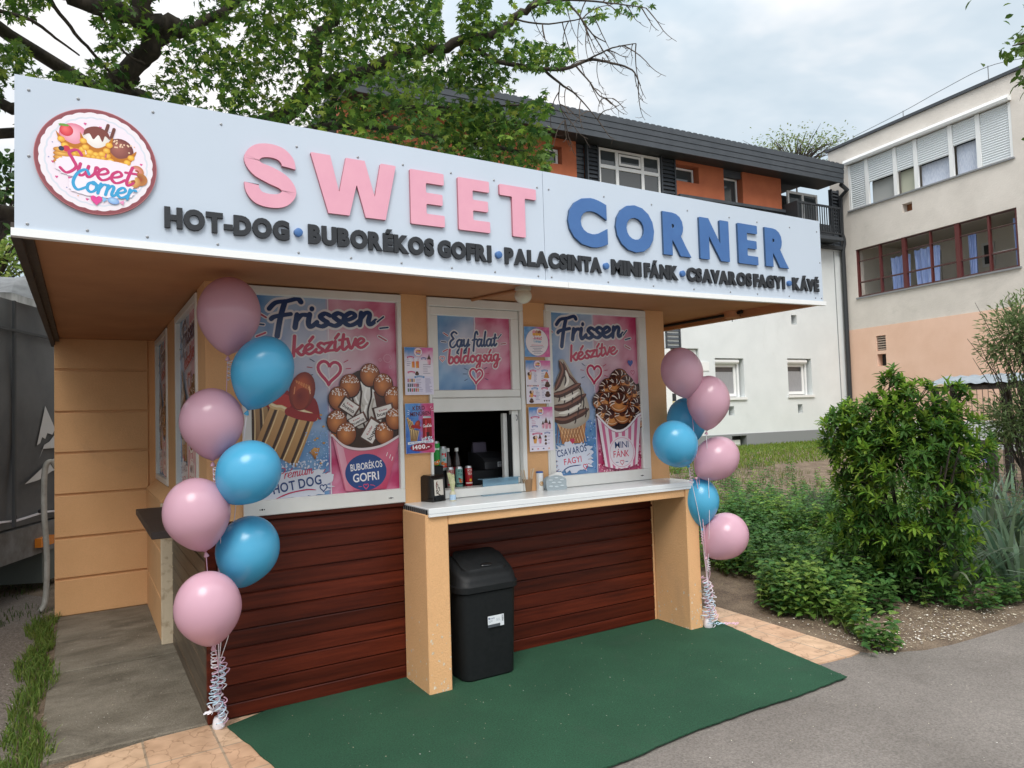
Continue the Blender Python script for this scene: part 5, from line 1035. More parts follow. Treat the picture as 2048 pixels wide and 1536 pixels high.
# acrylic change tray / guard, paper cup of stirrers, shaker, napkin stand
acr = mat('blue_tinted_acrylic', (.42, .70, .88), .06, transm=.62, spec=.6)
t = thing('acrylic_guard', 'clear blue acrylic guard standing on the counter under the hatch', 'guard', (1.89, .0, ZC))
Mt = Matrix.Translation((1.885, .0, ZC)) @ Matrix.Rotation(R(2), 4, 'Z')
mb = MB(); mb.box(-.145, .145, -.004, .0, .004, .108, M=Mt); mb.build('front_sheet', acr, t)
mb = MB(); mb.box(-.165, .145, -.042, -.0042, .0005, .004, M=Mt); mb.build('foot_sheet', acr, t)
mb = MB(); mb.box(-.165, .145, -.03, .03, .1085, .1125, M=Mt); mb.build('top_sheet', acr, t)
t = thing('stirrer_cup', 'brown paper cup on the counter holding wooden stirrers', 'cup', (2.10, -.005, ZC))
mb = MB(); mb.lathe([(.027, 0), (.0285, .003), (.037, .082), (.0385, .084), (.0385, .087), (.035, .085), (.027, .01)], Matrix.Translation((2.10, -.005, ZC)), 24); mb.build('wall', M['card'], t, smooth=40)
g = random.Random(13)
for i in range(17):
    a = g.uniform(0, 2*PI); q = .033*math.sqrt(g.random()); d = Vector((math.cos(a)*q, math.sin(a)*q, 0)); b = Vector((2.10, -.005, ZC+.012)); p0 = b+d*.6; p1 = b+d*1.9+Vector((g.uniform(-.01, .01), g.uniform(-.008, .008), g.uniform(.135, .152)))
    mb = MB(); s_ = Vector((math.cos(a+1.2), math.sin(a+1.2), 0))*.003; n_ = Vector((-s_.y, s_.x, 0))*.35; mb.loft([[p+s_+n_, p-s_+n_, p-s_-n_, p+s_-n_] for p in (p0, p1)])
    o = mb.build('wooden_stirrer', M['birch']); tag(o, 'thin wooden stirrer standing in the brown paper cup', 'stirrer', 'stirrers in the paper cup')
def shart(P):
    P.poly([(-.024, .012), (.024, .012), (.024, .118), (-.024, .118)], ['23388c', '23388c', '2c48a4', '2c48a4']); script(P, 'Sugar', -.019, .093, .038, .009, 'e8ecf4', .3, 0, .1) if 'u' in SC else 0
    P.disc(.0, .05, .017, c='e6d8c4', c2='a88a60'); P.disc(.002, .053, .008, c='c09058', n=9); P.poly([(-.02, .015), (.02, .015), (.02, .026), (-.02, .026)], 'd8dce8')
cyl_item('sugar_shaker', 'blue and white sugar shaker on the counter', 'shaker', 2.195, -.02, ZC, [('body', [(.0255, 0), (.026, .004), (.026, .124)], M['white']), ('lid', [(.0262, .124), (.0262, .132), (.022, .136)], gl_b)], None, None, 24, shart, .026)
t = thing('napkin_stand', 'grey plastic napkin stand with oval bumps holding white napkins', 'napkin stand', (2.30, -.06, ZC))
Mn = Matrix.Translation((2.295, -.065, ZC)) @ Matrix.Rotation(R(-8), 4, 'Z'); gy = mat('grey_plastic', (.36, .42, .45), .35)
shp = cr([(-.075, 0), (.075, 0), (.08, .03), (.078, .075), (.045, .095), (0, .105), (-.045, .098), (-.078, .078), (-.08, .03)], 3)
for y in (-.018, .022):
    mb = MB(); mb.prism(shp, y-.004, y, lambda u, v, d: Mn @ Vector((u, d, v))); mb.build('side_plate', gy, t)
for u, v in ((-.045, .028), (0, .022), (.045, .028), (-.022, .052), (.024, .052), (-.045, .072), (.045, .07), (0, .085)):
    mb = MB(); mb.lathe([(.018*math.cos(a), .006*math.sin(a)) for a in [R(15*i) for i in range(7)]], Mn @ Matrix.Translation((u, -.022, v)) @ Matrix.Diagonal((1, 1, .42, 1)) @ Matrix.Rotation(R(90), 4, 'X'), 14); mb.build('bump', mat('bump_grey', (.55, .62, .65), .25) if 'bump' not in M else M['bump'], t, smooth=1)
    M['bump'] = bpy.data.materials['bump_grey']
g = random.Random(14)
for i in range(9):
    y = -.014+.0038*i; a = g.uniform(-.06, .06)
    mb = MB(); mb.add([Mn @ Vector(q) for q in ((-.02+a*.2, y, .003), (.085, y+.002, .003), (.095+a*.1, y+.006, .04), (.035+a*.3, y, .125), (-.04+a*.2, y-.001, .10))], [(0, 1, 2, 3, 4)])
    tag(mb.build('paper_napkin', mat('napkin', (.82, .82, .80), .9) if i == 0 else bpy.data.materials['napkin']), 'folded white paper napkin in the grey napkin stand', 'napkin', 'napkins in the grey stand')
# ---------------------------------------------------------------- background buildings
M['render_w'] = mat('white_render', (.70, .73, .73), .9, (.65, .68, .68), 1.2, .2, 60, dirt=(.56, .58, .56), dscale=.7, dlo=.58, dhi=.85)
M['render_o'] = mat('rust_orange_render', (.43, .125, .052), .85, (.38, .105, .045), 3, .2, 60, dirt=(.30, .09, .045), dscale=.8, dlo=.6, dhi=.9)
M['anth'] = mat('anthracite_boards', (.040, .047, .056), .5, (.052, .06, .07), 3)
M['anth_d'] = mat('anthracite_dark', (.022, .025, .029), .6)
M['render_g'] = mat('grey_roughcast', (.68, .63, .57), .95, (.60, .555, .50), 1.4, .5, 25, detail=8, dirt=(.48, .45, .40), dscale=.8, dlo=.55, dhi=.8)
M['render_p'] = mat('salmon_render', (.80, .54, .41), .9, (.75, .49, .36), 1.4, .3, 30)
M['plinth'] = mat('grey_plinth', (.23, .24, .25), .85)
M['glassd'] = mat('window_glass', (.05, .06, .065), .04, spec=.8)
M['pvc'] = mat('window_pvc', (.78, .79, .78), .35)
M['curtain'] = mat('grey_blind', (.25, .25, .26), .8, (.33, .33, .34), 30, stretch=(6, 6, .3))
ca_, sa_ = .99826, -.05897; cb_, sb_ = -.12774, -.99181; CX, CY = 19.625, 9.057
def FA(s, o, z): return Vector((CX+ca_*s+sa_*o, CY+sa_*s-ca_*o, z))        # s along the long house, o out towards the kiosk
def FB(s, o, z): return Vector((CX+cb_*s+sb_*o, CY+sb_*s-cb_*o, z))
class FBld(MB):
    def __init__(s, F): super().__init__(); s.F = F
    def bx(s, a0, a1, o0, o1, z0, z1, mi=None):
        vs = [s.F(a, o, z) for z in (z0, z1) for o in (o0, o1) for a in (a0, a1)]
        return s.add(vs, [(0, 2, 3, 1), (4, 5, 7, 6), (0, 1, 5, 4), (2, 6, 7, 3), (0, 4, 6, 2), (1, 3, 7, 5)], mi)
def wall_holes(mb, a0, a1, z0, z1, o0, o1, holes):
    """solid wall with rectangular openings: split into boxes"""
    xs_ = sorted({a0, a1, *[h for q in holes for h in q[:2]]})
    for i in range(len(xs_)-1):
        x0, x1 = xs_[i], xs_[i+1]; cut = sorted([(q[2], q[3]) for q in holes if q[0] < (x0+x1)/2 < q[1]]); z = z0
        for c0, c1 in cut:
            if c0 > z: mb.bx(x0, x1, o0, o1, z, c0)
            z = c1
        if z < z1: mb.bx(x0, x1, o0, o1, z, z1)
BA = thing('long_house', 'two storey house with white lower floor, rust orange upper floor and dark slatted roof edge', 'building', FA(-8, -4, .5))
W1 = (-5.43, -4.36, 1.97, 3.05); W2 = (-2.61, -1.60, 2.0, 3.07)
holes = [W1, W2, (-2.36, -2.13, 4.08, 4.36), (-5.0, -4.79, 1.47, 1.72), (-2.26, -2.06, 1.47, 1.72), (-7.2, -6.0, .6, 3.3)]
mb = FBld(FA); wall_holes(mb, -15.6, .16, .95, 6.55, -.35, 0, holes); mb.build('lower_wall', M['render_w'], BA)
mb = FBld(FA); wall_holes(mb, -15.6, .16, .2, .948, -.35, .03, [(-4.95, -4.40, .58, .90)]); mb.build('plinth', M['plinth'], BA)
mb = FBld(FA); mb.bx(-15.6, .16, -9, -.9, .2, 8.3); mb.build('core_wall', M['anth_d'], BA)
mb = FBld(FA)
for a, b in ((-15.6, -13.6), (-13.6, -12.64), (-12.2, -10.62), (-10.14, -9.72)): mb.bx(a, b, -.3, 0, 6.7, 8.45)
mb.bx(-10.62, -10.14, -.3, 0, 6.7, 7.76); mb.bx(-10.62, -10.14, -.3, 0, 8.2, 8.45)
mb.bx(-9.72, -6.53, -.32, -.22, 6.7, 8.45)
mb.bx(-6.52, -5.72, -.3, 0, 7.44, 7.84); mb.bx(-6.52, -5.72, -.3, 0, 8.30, 8.45); mb.bx(-5.72, -4.80, -.3, 0, 7.44, 8.45); mb.bx(-4.08, -2.52, -.3, 0, 7.44, 8.45)
mb.build('upper_wall', M['render_o'], BA)
mb = FBld(FA); mb.bx(-6.52, -2.5, -.2, .12, 7.36, 7.44); mb.bx(-6.52, -2.5, -.2, .06, 7.22, 7.355); mb.bx(-6.52, .16, -.3, .02, 6.55, 7.215); mb.bx(-15.6, -6.53, -.3, .02, 6.55, 6.69); mb.build('ledge', M['anth'], BA)
mb = FBld(FA)
for i in range(4): mb.bx(-15.6, -.5, .56+.012*i, .60+.012*i, 8.34+.145*i, 8.475+.145*i)
mb.build('roof_fascia', M['anth'], BA)
mb = FBld(FA); mb.bx(-15.6, -.52, -.3, .585, 8.40, 8.46)
mb.bx(-15.6, -.52, -6, .585, 8.7, 8.90)
mb.build('roof', M['anth_d'], BA)
mb = FBld(FA)
for i in range(75): mb.bx(-15.6+.2*i, -15.48+.2*i, -5, .60, 8.90, 8.945)
mb.build('roof_ribs', M['anth'], BA)
def louvre(name, a0, a1, z0, z1, o, BA_=None):
    mb = FBld(FA); mb.bx(a0, a0+.04, o-.1, o+.02, z0, z1); mb.bx(a1-.04, a1, o-.1, o+.02, z0, z1); mb.bx(a0+.04, a1-.04, o-.1, o-.06, z0, z1); n = int((z1-z0)/.105)
    for i in range(n):
        z = z0+(z1-z0)*i/n; mb.add([FA(a0+.04, o+.012, z), FA(a1-.04, o+.012, z), FA(a1-.04, o-.03, z+.085), FA(a0+.04, o-.03, z+.085), FA(a0+.04, o-.05, z), FA(a1-.04, o-.05, z)], [(0, 1, 2, 3), (0, 4, 5, 1)])
    return mb.build(name, M['anth'], BA)
louvre('louvre_panel', -9.42, -9.06, 6.7, 8.40, .02); louvre('louvre_panel', -7.06, -6.56, 6.7, 8.40, .02)
mb = FBld(FA); mb.bx(-9.72, -9.43, -.3, -.12, 6.7, 8.4); mb.build('reveal', M['anth_d'], BA)
mb = FBld(FA)
for i in range(16): mb.bx(-9.71, -9.44, -.12, -.10+.02*(i % 2), 6.72+.105*i, 6.72+.105*i+.085)
mb.build('reveal_boards', M['anth'], BA)
louvre('louvre_panel', -7.13, -6.63, 3.3, 4.3, .02); louvre('corner_boards', -.36, -.012, 6.56, 8.35, .03)
def win(a0, a1, z0, z1, o, nx=1, zt=None, blind=None, fr=.06, mull=None, glass='glassd'):
    w = thing('window', '', 'window', FA((a0+a1)/2, o, z0)); del w['category']; del w['label']; w.parent = BA; w.location = Vector(w.location)-Vector(BA.location)
    mb = FBld(FA); mb.bx(a0, a1, o-.05, o, z0, z0+fr); mb.bx(a0, a1, o-.05, o, z1-fr, z1); mb.bx(a0, a0+fr, o-.05, o, z0+fr, z1-fr); mb.bx(a1-fr, a1, o-.05, o, z0+fr, z1-fr)
    for x in (mull or []): mb.bx(x-.045, x+.045, o-.05, o+.004, z0+fr, z1-fr)
    if zt: mb.bx(a0+fr, a1-fr, o-.05, o+.003, zt-.045, zt+.045)
    mb.build('frame', M['pvc'], w); mb = FBld(FA); mb.bx(a0+fr, a1-fr, o-.04, o-.025, z0+fr, z1-fr); mb.build('pane', M[glass], w)
    if blind: mb = FBld(FA); mb.bx(a0+fr, a1-fr, o-.024, o-.02, z0+fr, z0+fr+(z1-z0-2*fr)*blind); mb.build('blind', M['curtain'], w)
    return w
w = win(-9.05, -7.08, 6.72, 8.37, .0, zt=7.90, mull=[-8.48, -7.66], glass='glassd')
mb = FBld(FA); mb.bx(-8.42, -7.72, -.01, .006, 7.98, 8.28); mb.bx(-8.36, -7.78, .0065, .009, 8.04, 8.22, 1); mb.build('tilted_sash', [M['pvc'], M['glassd']], w)
win(-10.6, -10.16, 7.78, 8.18, -.16); win(-6.5, -5.74, 7.86, 8.28, -.2, fr=.05)
win(-4.78, -4.1, 7.3, 8.22, -.2, fr=.05, glass='glassd'); win(-12.62, -12.22, 6.9, 8.1, -.1, glass='pvc'); win(-2.02, -.70, 6.72, 8.18, -.2, mull=[-1.36], blind=None, fr=.07)
mb = FBld(FA); mb.bx(-4.80, -4.08, -.15, -.05, 8.2, 8.40); mb.build('shutter_box', M['anth'], BA)
for W_ in (W1, W2):
    w = win(W_[0]+.02, W_[1]-.16, W_[2]+.02, W_[3]-.15, -.16, blind=.82, fr=.085)
    mb = FBld(FA); mb.tube([FA(W_[0]+.02, -.10, W_[3]-.085), FA(W_[1]-.14, -.10, W_[3]-.085)], .075, 10); mb.build('shutter_box', M['pvc'], w, smooth=40)
    mb = FBld(FA); mb.bx(W_[0]-.05, W_[1]+.05, -.16, .05, W_[2]-.075, W_[2]-.003); mb.build('sill', M['pvc'], w)
    mb = FBld(FA); mb.bx(W_[1]-.14, W_[1]-.07, -.18, -.13, W_[2], W_[3]-.1); mb.build('side_casing', M['pvc'], w)
mb = FBld(FA); mb.bx(-2.4, -1.9, -.34, -.2, 4.0, 4.4); mb.bx(-5.05, -4.7, -.34, -.2, 1.4, 1.8); mb.bx(-2.3, -2.0, -.34, -.2, 1.4, 1.8); mb.bx(-5, -4.3, -.34, -.2, .5, .95); mb.build('vent_backing', M['anth_d'], BA)
mb = FBld(FA); mb.bx(-4.9, -4.52, -.19, -.1, .6, .78); mb.build('cellar_window', M['pvc'], BA)
d = thing('front_door', '', 'x', FA(-6.6, 0, .6)); del d['category']; del d['label']; d.parent = BA; d.location = Vector(d.location)-Vector(BA.location)
mb = FBld(FA); mb.bx(-7.2, -7.0, -.3, .03, .6, 3.28); mb.bx(-6.98, -6.02, -.3, -.08, .6, 3.28); mb.build('door_leaf', M['pvc'], d)
mb = FBld(FA); mb.bx(-6.96, -6.80, -.08, -.05, 1.72, 2.10); mb.build('bell_panel', M['anth_d'], d)
mb = FBld(FA); mb.bx(-6.94, -6.82, -.05, -.045, 1.74, 1.90); mb.build('name_plate', mat('yellow_plate', (.6, .52, .28), .5), d)
mb = FBld(FA); mb.bx(-6.0, -5.66, 0, .02, 2.70, 2.94); o = mb.build('wall_plate', M['pvc'], BA)
mb = FBld(FA); mb.bx(-2.46, -2.42, -.0, .5, 6.72, 7.62); mb.bx(-2.44, -.58, .46, .5, 7.56, 7.62); mb.bx(-2.44, -.58, .46, .5, 6.78, 6.82)
for i in range(19): mb.bx(-2.4+.1*i, -2.375+.1*i, .47, .49, 6.82, 7.56)
mb.build('balcony_railing', M['anth_d'], BA)
mb = FBld(FA); mb.bx(-2.46, -.55, 0, .52, 6.6, 6.70); mb.build('balcony_slab', M['anth'], BA)
mb = FBld(FA); mb.tube([FA(-.5, .5, 8.33), FA(-.1, .4, 8.25), FA(-.08, .14, 8.1), FA(-.08, .13, 6.95), FA(.0, .16, 6.7), FA(-.07, .13, 6.45), FA(-.07, .11, .5)], .065, 8); mb.build('downpipe', M['anth_d'], BA, smooth=40)
mb = FBld(FA); mb.bx(-2.5, .1, .05, .17, 6.44, 6.54); mb.build('gutter', M['anth_d'], BA)
mb = FBld(FA); mb.tube([FA(-.35, .01, 6.4), FA(-.33, .01, .9)], .012, 5)
mb.build('lightning_cable', M['plinth'], BA)
t = thing('air_conditioner', 'white air conditioning unit on the dark roof', 'air conditioner', FA(-6.0, -1.2, 8.95))
mb = FBld(FA); mb.bx(-6.3, -5.4, -1.4, -1.05, 9.02, 9.62); mb.build('case', M['pvc'], t)
mb = FBld(FA); mb.lathe([(.22, 0), (.22, .01)], Matrix.Translation(FA(-5.62, -1.045, 9.32)) @ Matrix.Rotation(R(90), 4, 'X'), 18); mb.build('fan_grille', M['anth_d'], t)

# right-hand house
BB = thing('roughcast_house', 'grey roughcast house with salmon base, roller shutters and a glazed loggia', 'building', FB(6, -4, .5))
LG = (.53, 5.18, 4.90, 6.36); SH = (.40, 5.19, 7.60, 9.02)
hs = [LG, SH, (1.09, 1.41, 3.22, 3.66), (1.10, 1.39, 2.77, 3.12), (2.16, 2.46, 7.05, 7.3)]
mb = FBld(FB); wall_holes(mb, -.30, 17, 3.945, 9.66, -.32, 0, [h for h in hs if h[2] > 3.945]); mb.build('wall', M['render_g'], BB)
mb = FBld(FB); wall_holes(mb, -.30, 17, .2, 3.943, -.32, .012, [h for h in hs if h[2] < 3.9]); mb.build('lower_wall', M['render_p'], BB)
mb = FBld(FB); mb.bx(-.3, 17, .0, .05, .2, 1.15); mb.build('plinth', M['render_w'], BB)
mb = FBld(FB); mb.bx(-.35, 17.1, -9, .06, 9.662, 9.74); mb.build('coping', M['anth'], BB)
mb = FBld(FB); mb.bx(-.3, 17, -9, -2.6, .2, 9.66); mb.bx(-.3, 17, -2.6, -.33, 6.6, 6.9); mb.bx(-.3, 17, -2.6, -.33, 4.5, 4.7); mb.build('core_wall', mat('inner_wall', (.55, .5, .43), .9), BB)
mb = FBld(FB); mb.tube([FB(.5, -.2, 9.74), FB(.5, -.2, 9.95)], .012, 5); mb.tube([FB(2.2, -.2, 9.74), FB(2.2, -.2, 10.02)], .012, 5); mb.tube([FB(4.6, -.2, 9.74), FB(4.6, -.2, 10.2)], .012, 5)
mb.tube(spline([FB(.5, -.2, 9.9), FB(2.2, -.2, 10.0), FB(3.4, -.2, 10.12), FB(4.6, -.2, 10.18), FB(5.6, -.2, 9.95)]), .009, 5); mb.build('lightning_rod', M['plinth'], BB)
w = thing('shutter_window', '', 'x', FB(2.8, 0, 7.6)); del w['category']; del w['label']; w.parent = BB; w.location = Vector(w.location)-Vector(BB.location)
mb = FBld(FB); mb.prism([(-.02, 9.02), (.13, 9.0), (.16, 9.06), (.14, 9.14), (.0, 9.15), (-.02, 9.1)], .36, 5.22, lambda u, v, d: FB(d, u, v)); mb.build('shutter_casing', M['pvc'], w)
sh = mat('roller_slats', (.68, .72, .74), .45)
div = [.42, 1.04, 1.98, 2.62, 3.63, 4.36, 5.17]; bot = [7.62, 8.27, 8.28, 8.24, 8.42, 7.62]
for i in range(6):
    a0, a1 = div[i]+.06, div[i+1]-.06; mb = FBld(FB); n = int((9.0-bot[i])/.062)
    if i == 0: a0 -= .05
    for j in range(n):
        z = bot[i]+(9.0-bot[i])*j/n; h = (9.0-bot[i])/n; mb.add([FB(a0, -.05, z), FB(a1, -.05, z), FB(a1, -.032, z+h*.5), FB(a0, -.032, z+h*.5), FB(a1, -.05, z+h*.93), FB(a0, -.05, z+h*.93)], [(0, 1, 2, 3), (3, 2, 4, 5)])
    mb.bx(a0, a1, -.06, -.052, bot[i], 9.0); mb.build('roller_shutter', sh, w)
    mb = FBld(FB); mb.bx(a0, a1, -.2, -.18, 7.64, 9.0); mb.build('pane', M['glassd'], w)
    if 0 < i < 5:
        cm = mat('lace_curtain', (.40, .46, .58), .9, (.62, .66, .74), 9, stretch=(9, 9, 1.2)) if i in (3, 4) else (mat('insect_screen', (.33, .34, .33), .9) if i == 1 else mat('cream_curtain', (.42, .43, .34), .9))
        mb = FBld(FB); mb.bx(a0, a1, -.178, -.172, 7.66, bot[i]); mb.build('curtain', cm, w)
for x in div[1:-1]+[.415, 5.175]:
    mb = FBld(FB); mb.bx(x-.055, x+.055, -.08, -.01, 7.6, 9.0); mb.build('guide_post', M['pvc'], w)
mb = FBld(FB); mb.bx(.36, 5.22, -.1, .05, 7.555, 7.598); mb.build('sill', M['plinth'], w)
lg = thing('loggia', '', 'x', FB(2.8, 0, 4.9)); del lg['category']; del lg['label']; lg.parent = BB; lg.location = Vector(lg.location)-Vector(BB.location)
redf = mat('oxide_red_steel', (.10, .022, .02), .5); dkf = mat('brown_steel', (.075, .03, .026), .5)
mb = FBld(FB)
for x, wd in ((.55, .03), (1.33, .025), (2.11, .055), (2.90, .02), (3.66, .06), (4.47, .025), (5.15, .03)): mb.bx(x-wd, x+wd, -.12, -.03+.01*(wd > .05), 4.9, 6.36)
mb.build('post', redf, lg)
mb = FBld(FB); mb.bx(.53, 5.18, -.10, -.045, 4.905, 4.95); mb.bx(.53, 5.18, -.10, -.045, 5.33, 5.37); mb.bx(.53, 5.18, -.10, -.045, 5.98, 6.0); mb.bx(.53, 5.18, -.10, -.045, 6.32, 6.355); mb.build('rail', dkf, lg)
mb = FBld(FB); mb.bx(.5, 5.22, -.2, .05, 4.85, 4.895); mb.build('sill', M['plinth'], lg)
mb = FBld(FB); mb.bx(.3, 5.4, -2.58, -2.5, 4.7, 6.6); mb.bx(.2, .3, -2.6, -.33, 4.7, 6.6); mb.bx(5.4, 5.5, -2.6, -.33, 4.7, 6.6); mb.build('back_wall', mat('loggia_wall', (.80, .76, .68), .9), lg)
for a0, a1, z0, z1 in ((.9, 1.5, 4.72, 6.3), (4.45, 5.1, 4.72, 6.3), (2.75, 3.1, 5.5, 6.2)):
    mb = FBld(FB); mb.bx(a0, a1, -2.49, -2.45, z0, z1); mb.build('back_door', M['pvc'], lg)
    mb = FBld(FB); mb.bx(a0+.08, a1-.08, -2.44, -2.43, z0+.08, z1-.08); mb.build('door_glass', M['glassd'], lg)
cur = mat('blue_curtain', (.20, .29, .58), .85, (.36, .46, .74), 5, stretch=(5, 5, .5))
def curtain(a0, a1, z0, z1, o, seed):
    mb = FBld(FB); g = random.Random(seed); n = 26; P0 = []; P1 = []
    for i in range(n+1):
        t = i/n; a = a0+(a1-a0)*t; w_ = .035*math.sin(t*22+seed)+.015*math.sin(t*51); P0.append(FB(a0+(a1-a0)*(.08+.84*t), o+w_, z0)); P1.append(FB(a, o+w_*.7, z1-.03*abs(math.sin(t*11))))
    mb.add(P0+P1, [(i, i+1, n+2+i, n+1+i) for i in range(n)]); mb.build('curtain', cur, lg, smooth=1)
curtain(1.45, 2.06, 4.95, 5.95, -.35, 1); curtain(2.2, 2.95, 4.95, 6.0, -.35, 2); curtain(3.74, 3.95, 4.95, 6.05, -.35, 3); curtain(4.9, 5.2, 4.95, 6.2, -.3, 4)
mb = FBld(FB); mb.tube([FB(4.2, -.5, 4.95), FB(4.2, -.5, 5.45), FB(4.9, -.45, 5.45), FB(4.9, -.45, 4.95)], .02, 5); mb.build('drying_rack', M['pvc'], lg)
mb = FBld(FB); mb.bx(2.1, 2.5, -.3, -.2, 7.0, 7.35); mb.build('vent_backing', mat('rusty_vent', (.22, .08, .03), .8), BB)
mb = FBld(FB); mb.bx(1.0, 1.5, -.31, -.2, 2.7, 3.7); mb.build('vent_backing', M['anth_d'], BB)
mb = FBld(FB)
for i in range(6): mb.bx(1.10, 1.40, -.08, -.02, 3.24+.07*i, 3.24+.07*i+.035)
mb.build('vent_slats', mat('vent_slat', (.42, .33, .27), .7), BB)

# ---------------------------------------------------------------- yard behind on the left: trailer, garage wall, pipe
TD = R(66); tp = Vector((-.72, 4.05, 0)); 
def FT(s, o, z): q = Vector((math.cos(TD), math.sin(TD), 0)); n = Vector((-math.sin(TD), math.cos(TD), 0)); return tp+q*s+n*o+Vector((0, 0, z))
T0 = at(52, 1088, 8.6); tp = Vector((T0.x, T0.y, 0))
t = thing('trailer', 'covered trailer with dark grey tarpaulin and a torn white triangle marking', 'trailer', FT(0, 1, 0))
tarp = mat('dark_grey_tarpaulin', (.105, .108, .112), .75, (.17, .172, .175), 1.1, .3, 3, detail=6, spec=.2)
mb = FBld(FT); n = 24; g = random.Random(3); vs = []
for j in range(15):
    for i in range(n+1): s_ = -5+9*i/n; z = .72+2.2*j/14; vs.append(FT(s_, -.02*mnoise.noise(Vector((s_*.9, z*.9, 0)))-.05*math.sin(j/14*PI), z+.0))
mb.add(vs, [(j*(n+1)+i, j*(n+1)+i+1, (j+1)*(n+1)+i+1, (j+1)*(n+1)+i) for j in range(14) for i in range(n)]); mb.bx(-5, 4, .06, 2.3, .72, 2.92); mb.build('tarpaulin', tarp, t, smooth=1)
mb = FBld(FT); mb.bx(-5.02, 4.02, -.03, 2.35, .40, .70); mb.build('chassis', mat('trailer_frame', (.20, .20, .20), .7, (.12, .11, .10), 6), t)
mb = FBld(FT); mb.tube([FT(s_, -.045, .80+.012*math.sin(s_*9)) for s_ in [-5+.25*i for i in range(37)]], .012, 5); mb.build('rope', M['rib_w'], t)
mb = FBld(FT)
for i in range(20): mb.lathe([(.022, 0), (.022, .02)], Matrix.Translation(FT(-4.8+.45*i, -.045, .83)) @ Matrix.Rotation(TD, 4, 'Z') @ Matrix.Rotation(R(90), 4, 'X'), 8)
mb.build('eyelets', M['anth_d'], t)
mb = FBld(FT)
for i in range(7): mb.bx(-4.2+1.28*i, -4.17+1.28*i, -.085, -.06, .74, 2.9)
mb.bx(-5, 4, -.09, -.07, 2.60, 2.625); mb.build('seams', mat('tarpaulin_seam', (.075, .077, .08), .8), t)
sL = at(82, 1083, 8.6); 
mb = FBld(FT); mb.bx(.10, .36, -.09, -.03, .47, .56); mb.build('marker_lamp', mat('orange_reflector', (.75, .24, .03), .25), t)
mb = FBld(FT); mb.bx(.3, .8, .0, .5, .08, .42); mb.build('tool_box', mat('greenish_box', (.10, .12, .11), .6), t)
mb = FBld(FT); wt = mat('white_marking', (.62, .62, .62), .6)
def tri(pts): mb.add([FT(a, -.072-.0, b) for a, b in pts], [tuple(range(len(pts)))])
tri([(.06, 1.50), (.22, 1.90), (.42, 1.66), (.36, 1.60), (.26, 1.62), (.22, 1.56), (.16, 1.58), (.12, 1.52)]); tri([(.10, 1.36), (.18, 1.46), (.40, 1.46), (.60, 1.46), (.50, 1.60), (.44, 1.62), (.30, 1.53), (.20, 1.50)]); tri([(-.16, 1.13), (.12, 1.25), (.35, 1.34), (.62, 1.40), (.72, 1.25), (.35, 1.22), (.1, 1.15)])
mb.build('triangle_mark', wt, t)
mb = FBld(FT)
for a, b in ((-2.6, 1.4), (2.4, 1.4)): mb.lathe([(.2, -.1), (.33, -.1), (.36, -.06), (.36, .06), (.33, .1), (.2, .1)], Matrix.Translation(FT(a, .4, .36)) @ Matrix.Rotation(TD, 4, 'Z') @ Matrix.Rotation(R(90), 4, 'X'), 20)
mb.build('wheel', M['black'], t, smooth=40)
gw = thing('garage', 'old concrete garage wall with dark streaks and a torn roof sheet behind the trailer', 'garage', (-2, 11.2, 0))
mb = MB(); mb.box(-14, .6, 8.9, 12.5, 0, 4.0-.12); mb.build('wall', mat('streaked_concrete', (.34, .34, .33), .9, (.10, .10, .095), 3.2, .3, 30, stretch=(2.2, 2.2, .25), detail=6, lo=.42, hi=.75), gw)
mb = MB(); mb.box(-14.2, .7, 8.8, 12.6, 3.88, 3.96); mb.build('roof_edge', mat('mossy_edge', (.09, .085, .06), .9), gw)
A = at(60, 596, 9.2); mb = MB(); n = 12; vs = []
for j in range(4):
    for i in range(n+1): vs.append((A.x-1.3+1.6*i/n, A.y-.25-.22*j, A.z+.20-.11*j+.04*math.sin(i*1.3+j)))
mb.add(vs, [(j*(n+1)+i, j*(n+1)+i+1, (j+1)*(n+1)+i+1, (j+1)*(n+1)+i) for j in range(3) for i in range(n)]); mb.build('torn_sheet', mat('grey_sheet', (.40, .40, .41), .6, (.28, .28, .29), 8), gw)
mb = MB(); mb.tube(spline([(-.80, 3.62, 1.30), (-.84, 3.60, 1.36), (-.885, 3.58, 1.28), (-.89, 3.56, .9), (-.87, 3.55, .5), (-.88, 3.52, .12), (-.92, 3.5, .02)], 6), .024, 8)
tag(mb.build('drain_hose', mat('grey_hose', (.42, .41, .38), .5, (.3, .29, .26), 12), smooth=1), 'pale grey hose hanging down beside the kiosk wing wall', 'hose')

# ---------------------------------------------------------------- wire shed in the garden
az = R(24.45); D = 13.4; pb = Vector((CAM.x+D*math.cos(az), CAM.y+D*math.sin(az), 0)); SD = Vector((.30, -.954, 0)); SN = Vector((.954, .30, 0)); gz0 = ground_h(pb.x, pb.y)
def FS(s, o, z): return pb+SD*s+SN*o+Vector((0, 0, z))
t = thing('wire_shed', 'low shed with wire mesh sides and corrugated roof behind the bush', 'shed', FS(0, .8, gz0))
mb = FBld(FS); n = 60; vs = []
for o in (-.25, 1.6):
    for i in range(n+1): s_ = -.95+3.6*i/n; vs.append(FS(s_, o, 1.93+.10*(o+.25)+.014*math.sin(i*1.9)))
mb.add(vs, [(i, i+1, n+2+i, n+1+i) for i in range(n)]); mb.build('roof', mat('corrugated_sheet', (.24, .28, .31), .6, (.18, .21, .235), 4), t, smooth=1)
mb = FBld(FS); mb.bx(-.9, 2.6, -.2, -.12, 1.83, 1.90); mb.bx(-.9, 2.6, 1.4, 1.5, 1.88, 1.98); mb.build('roof_beam', M['bark'], t)
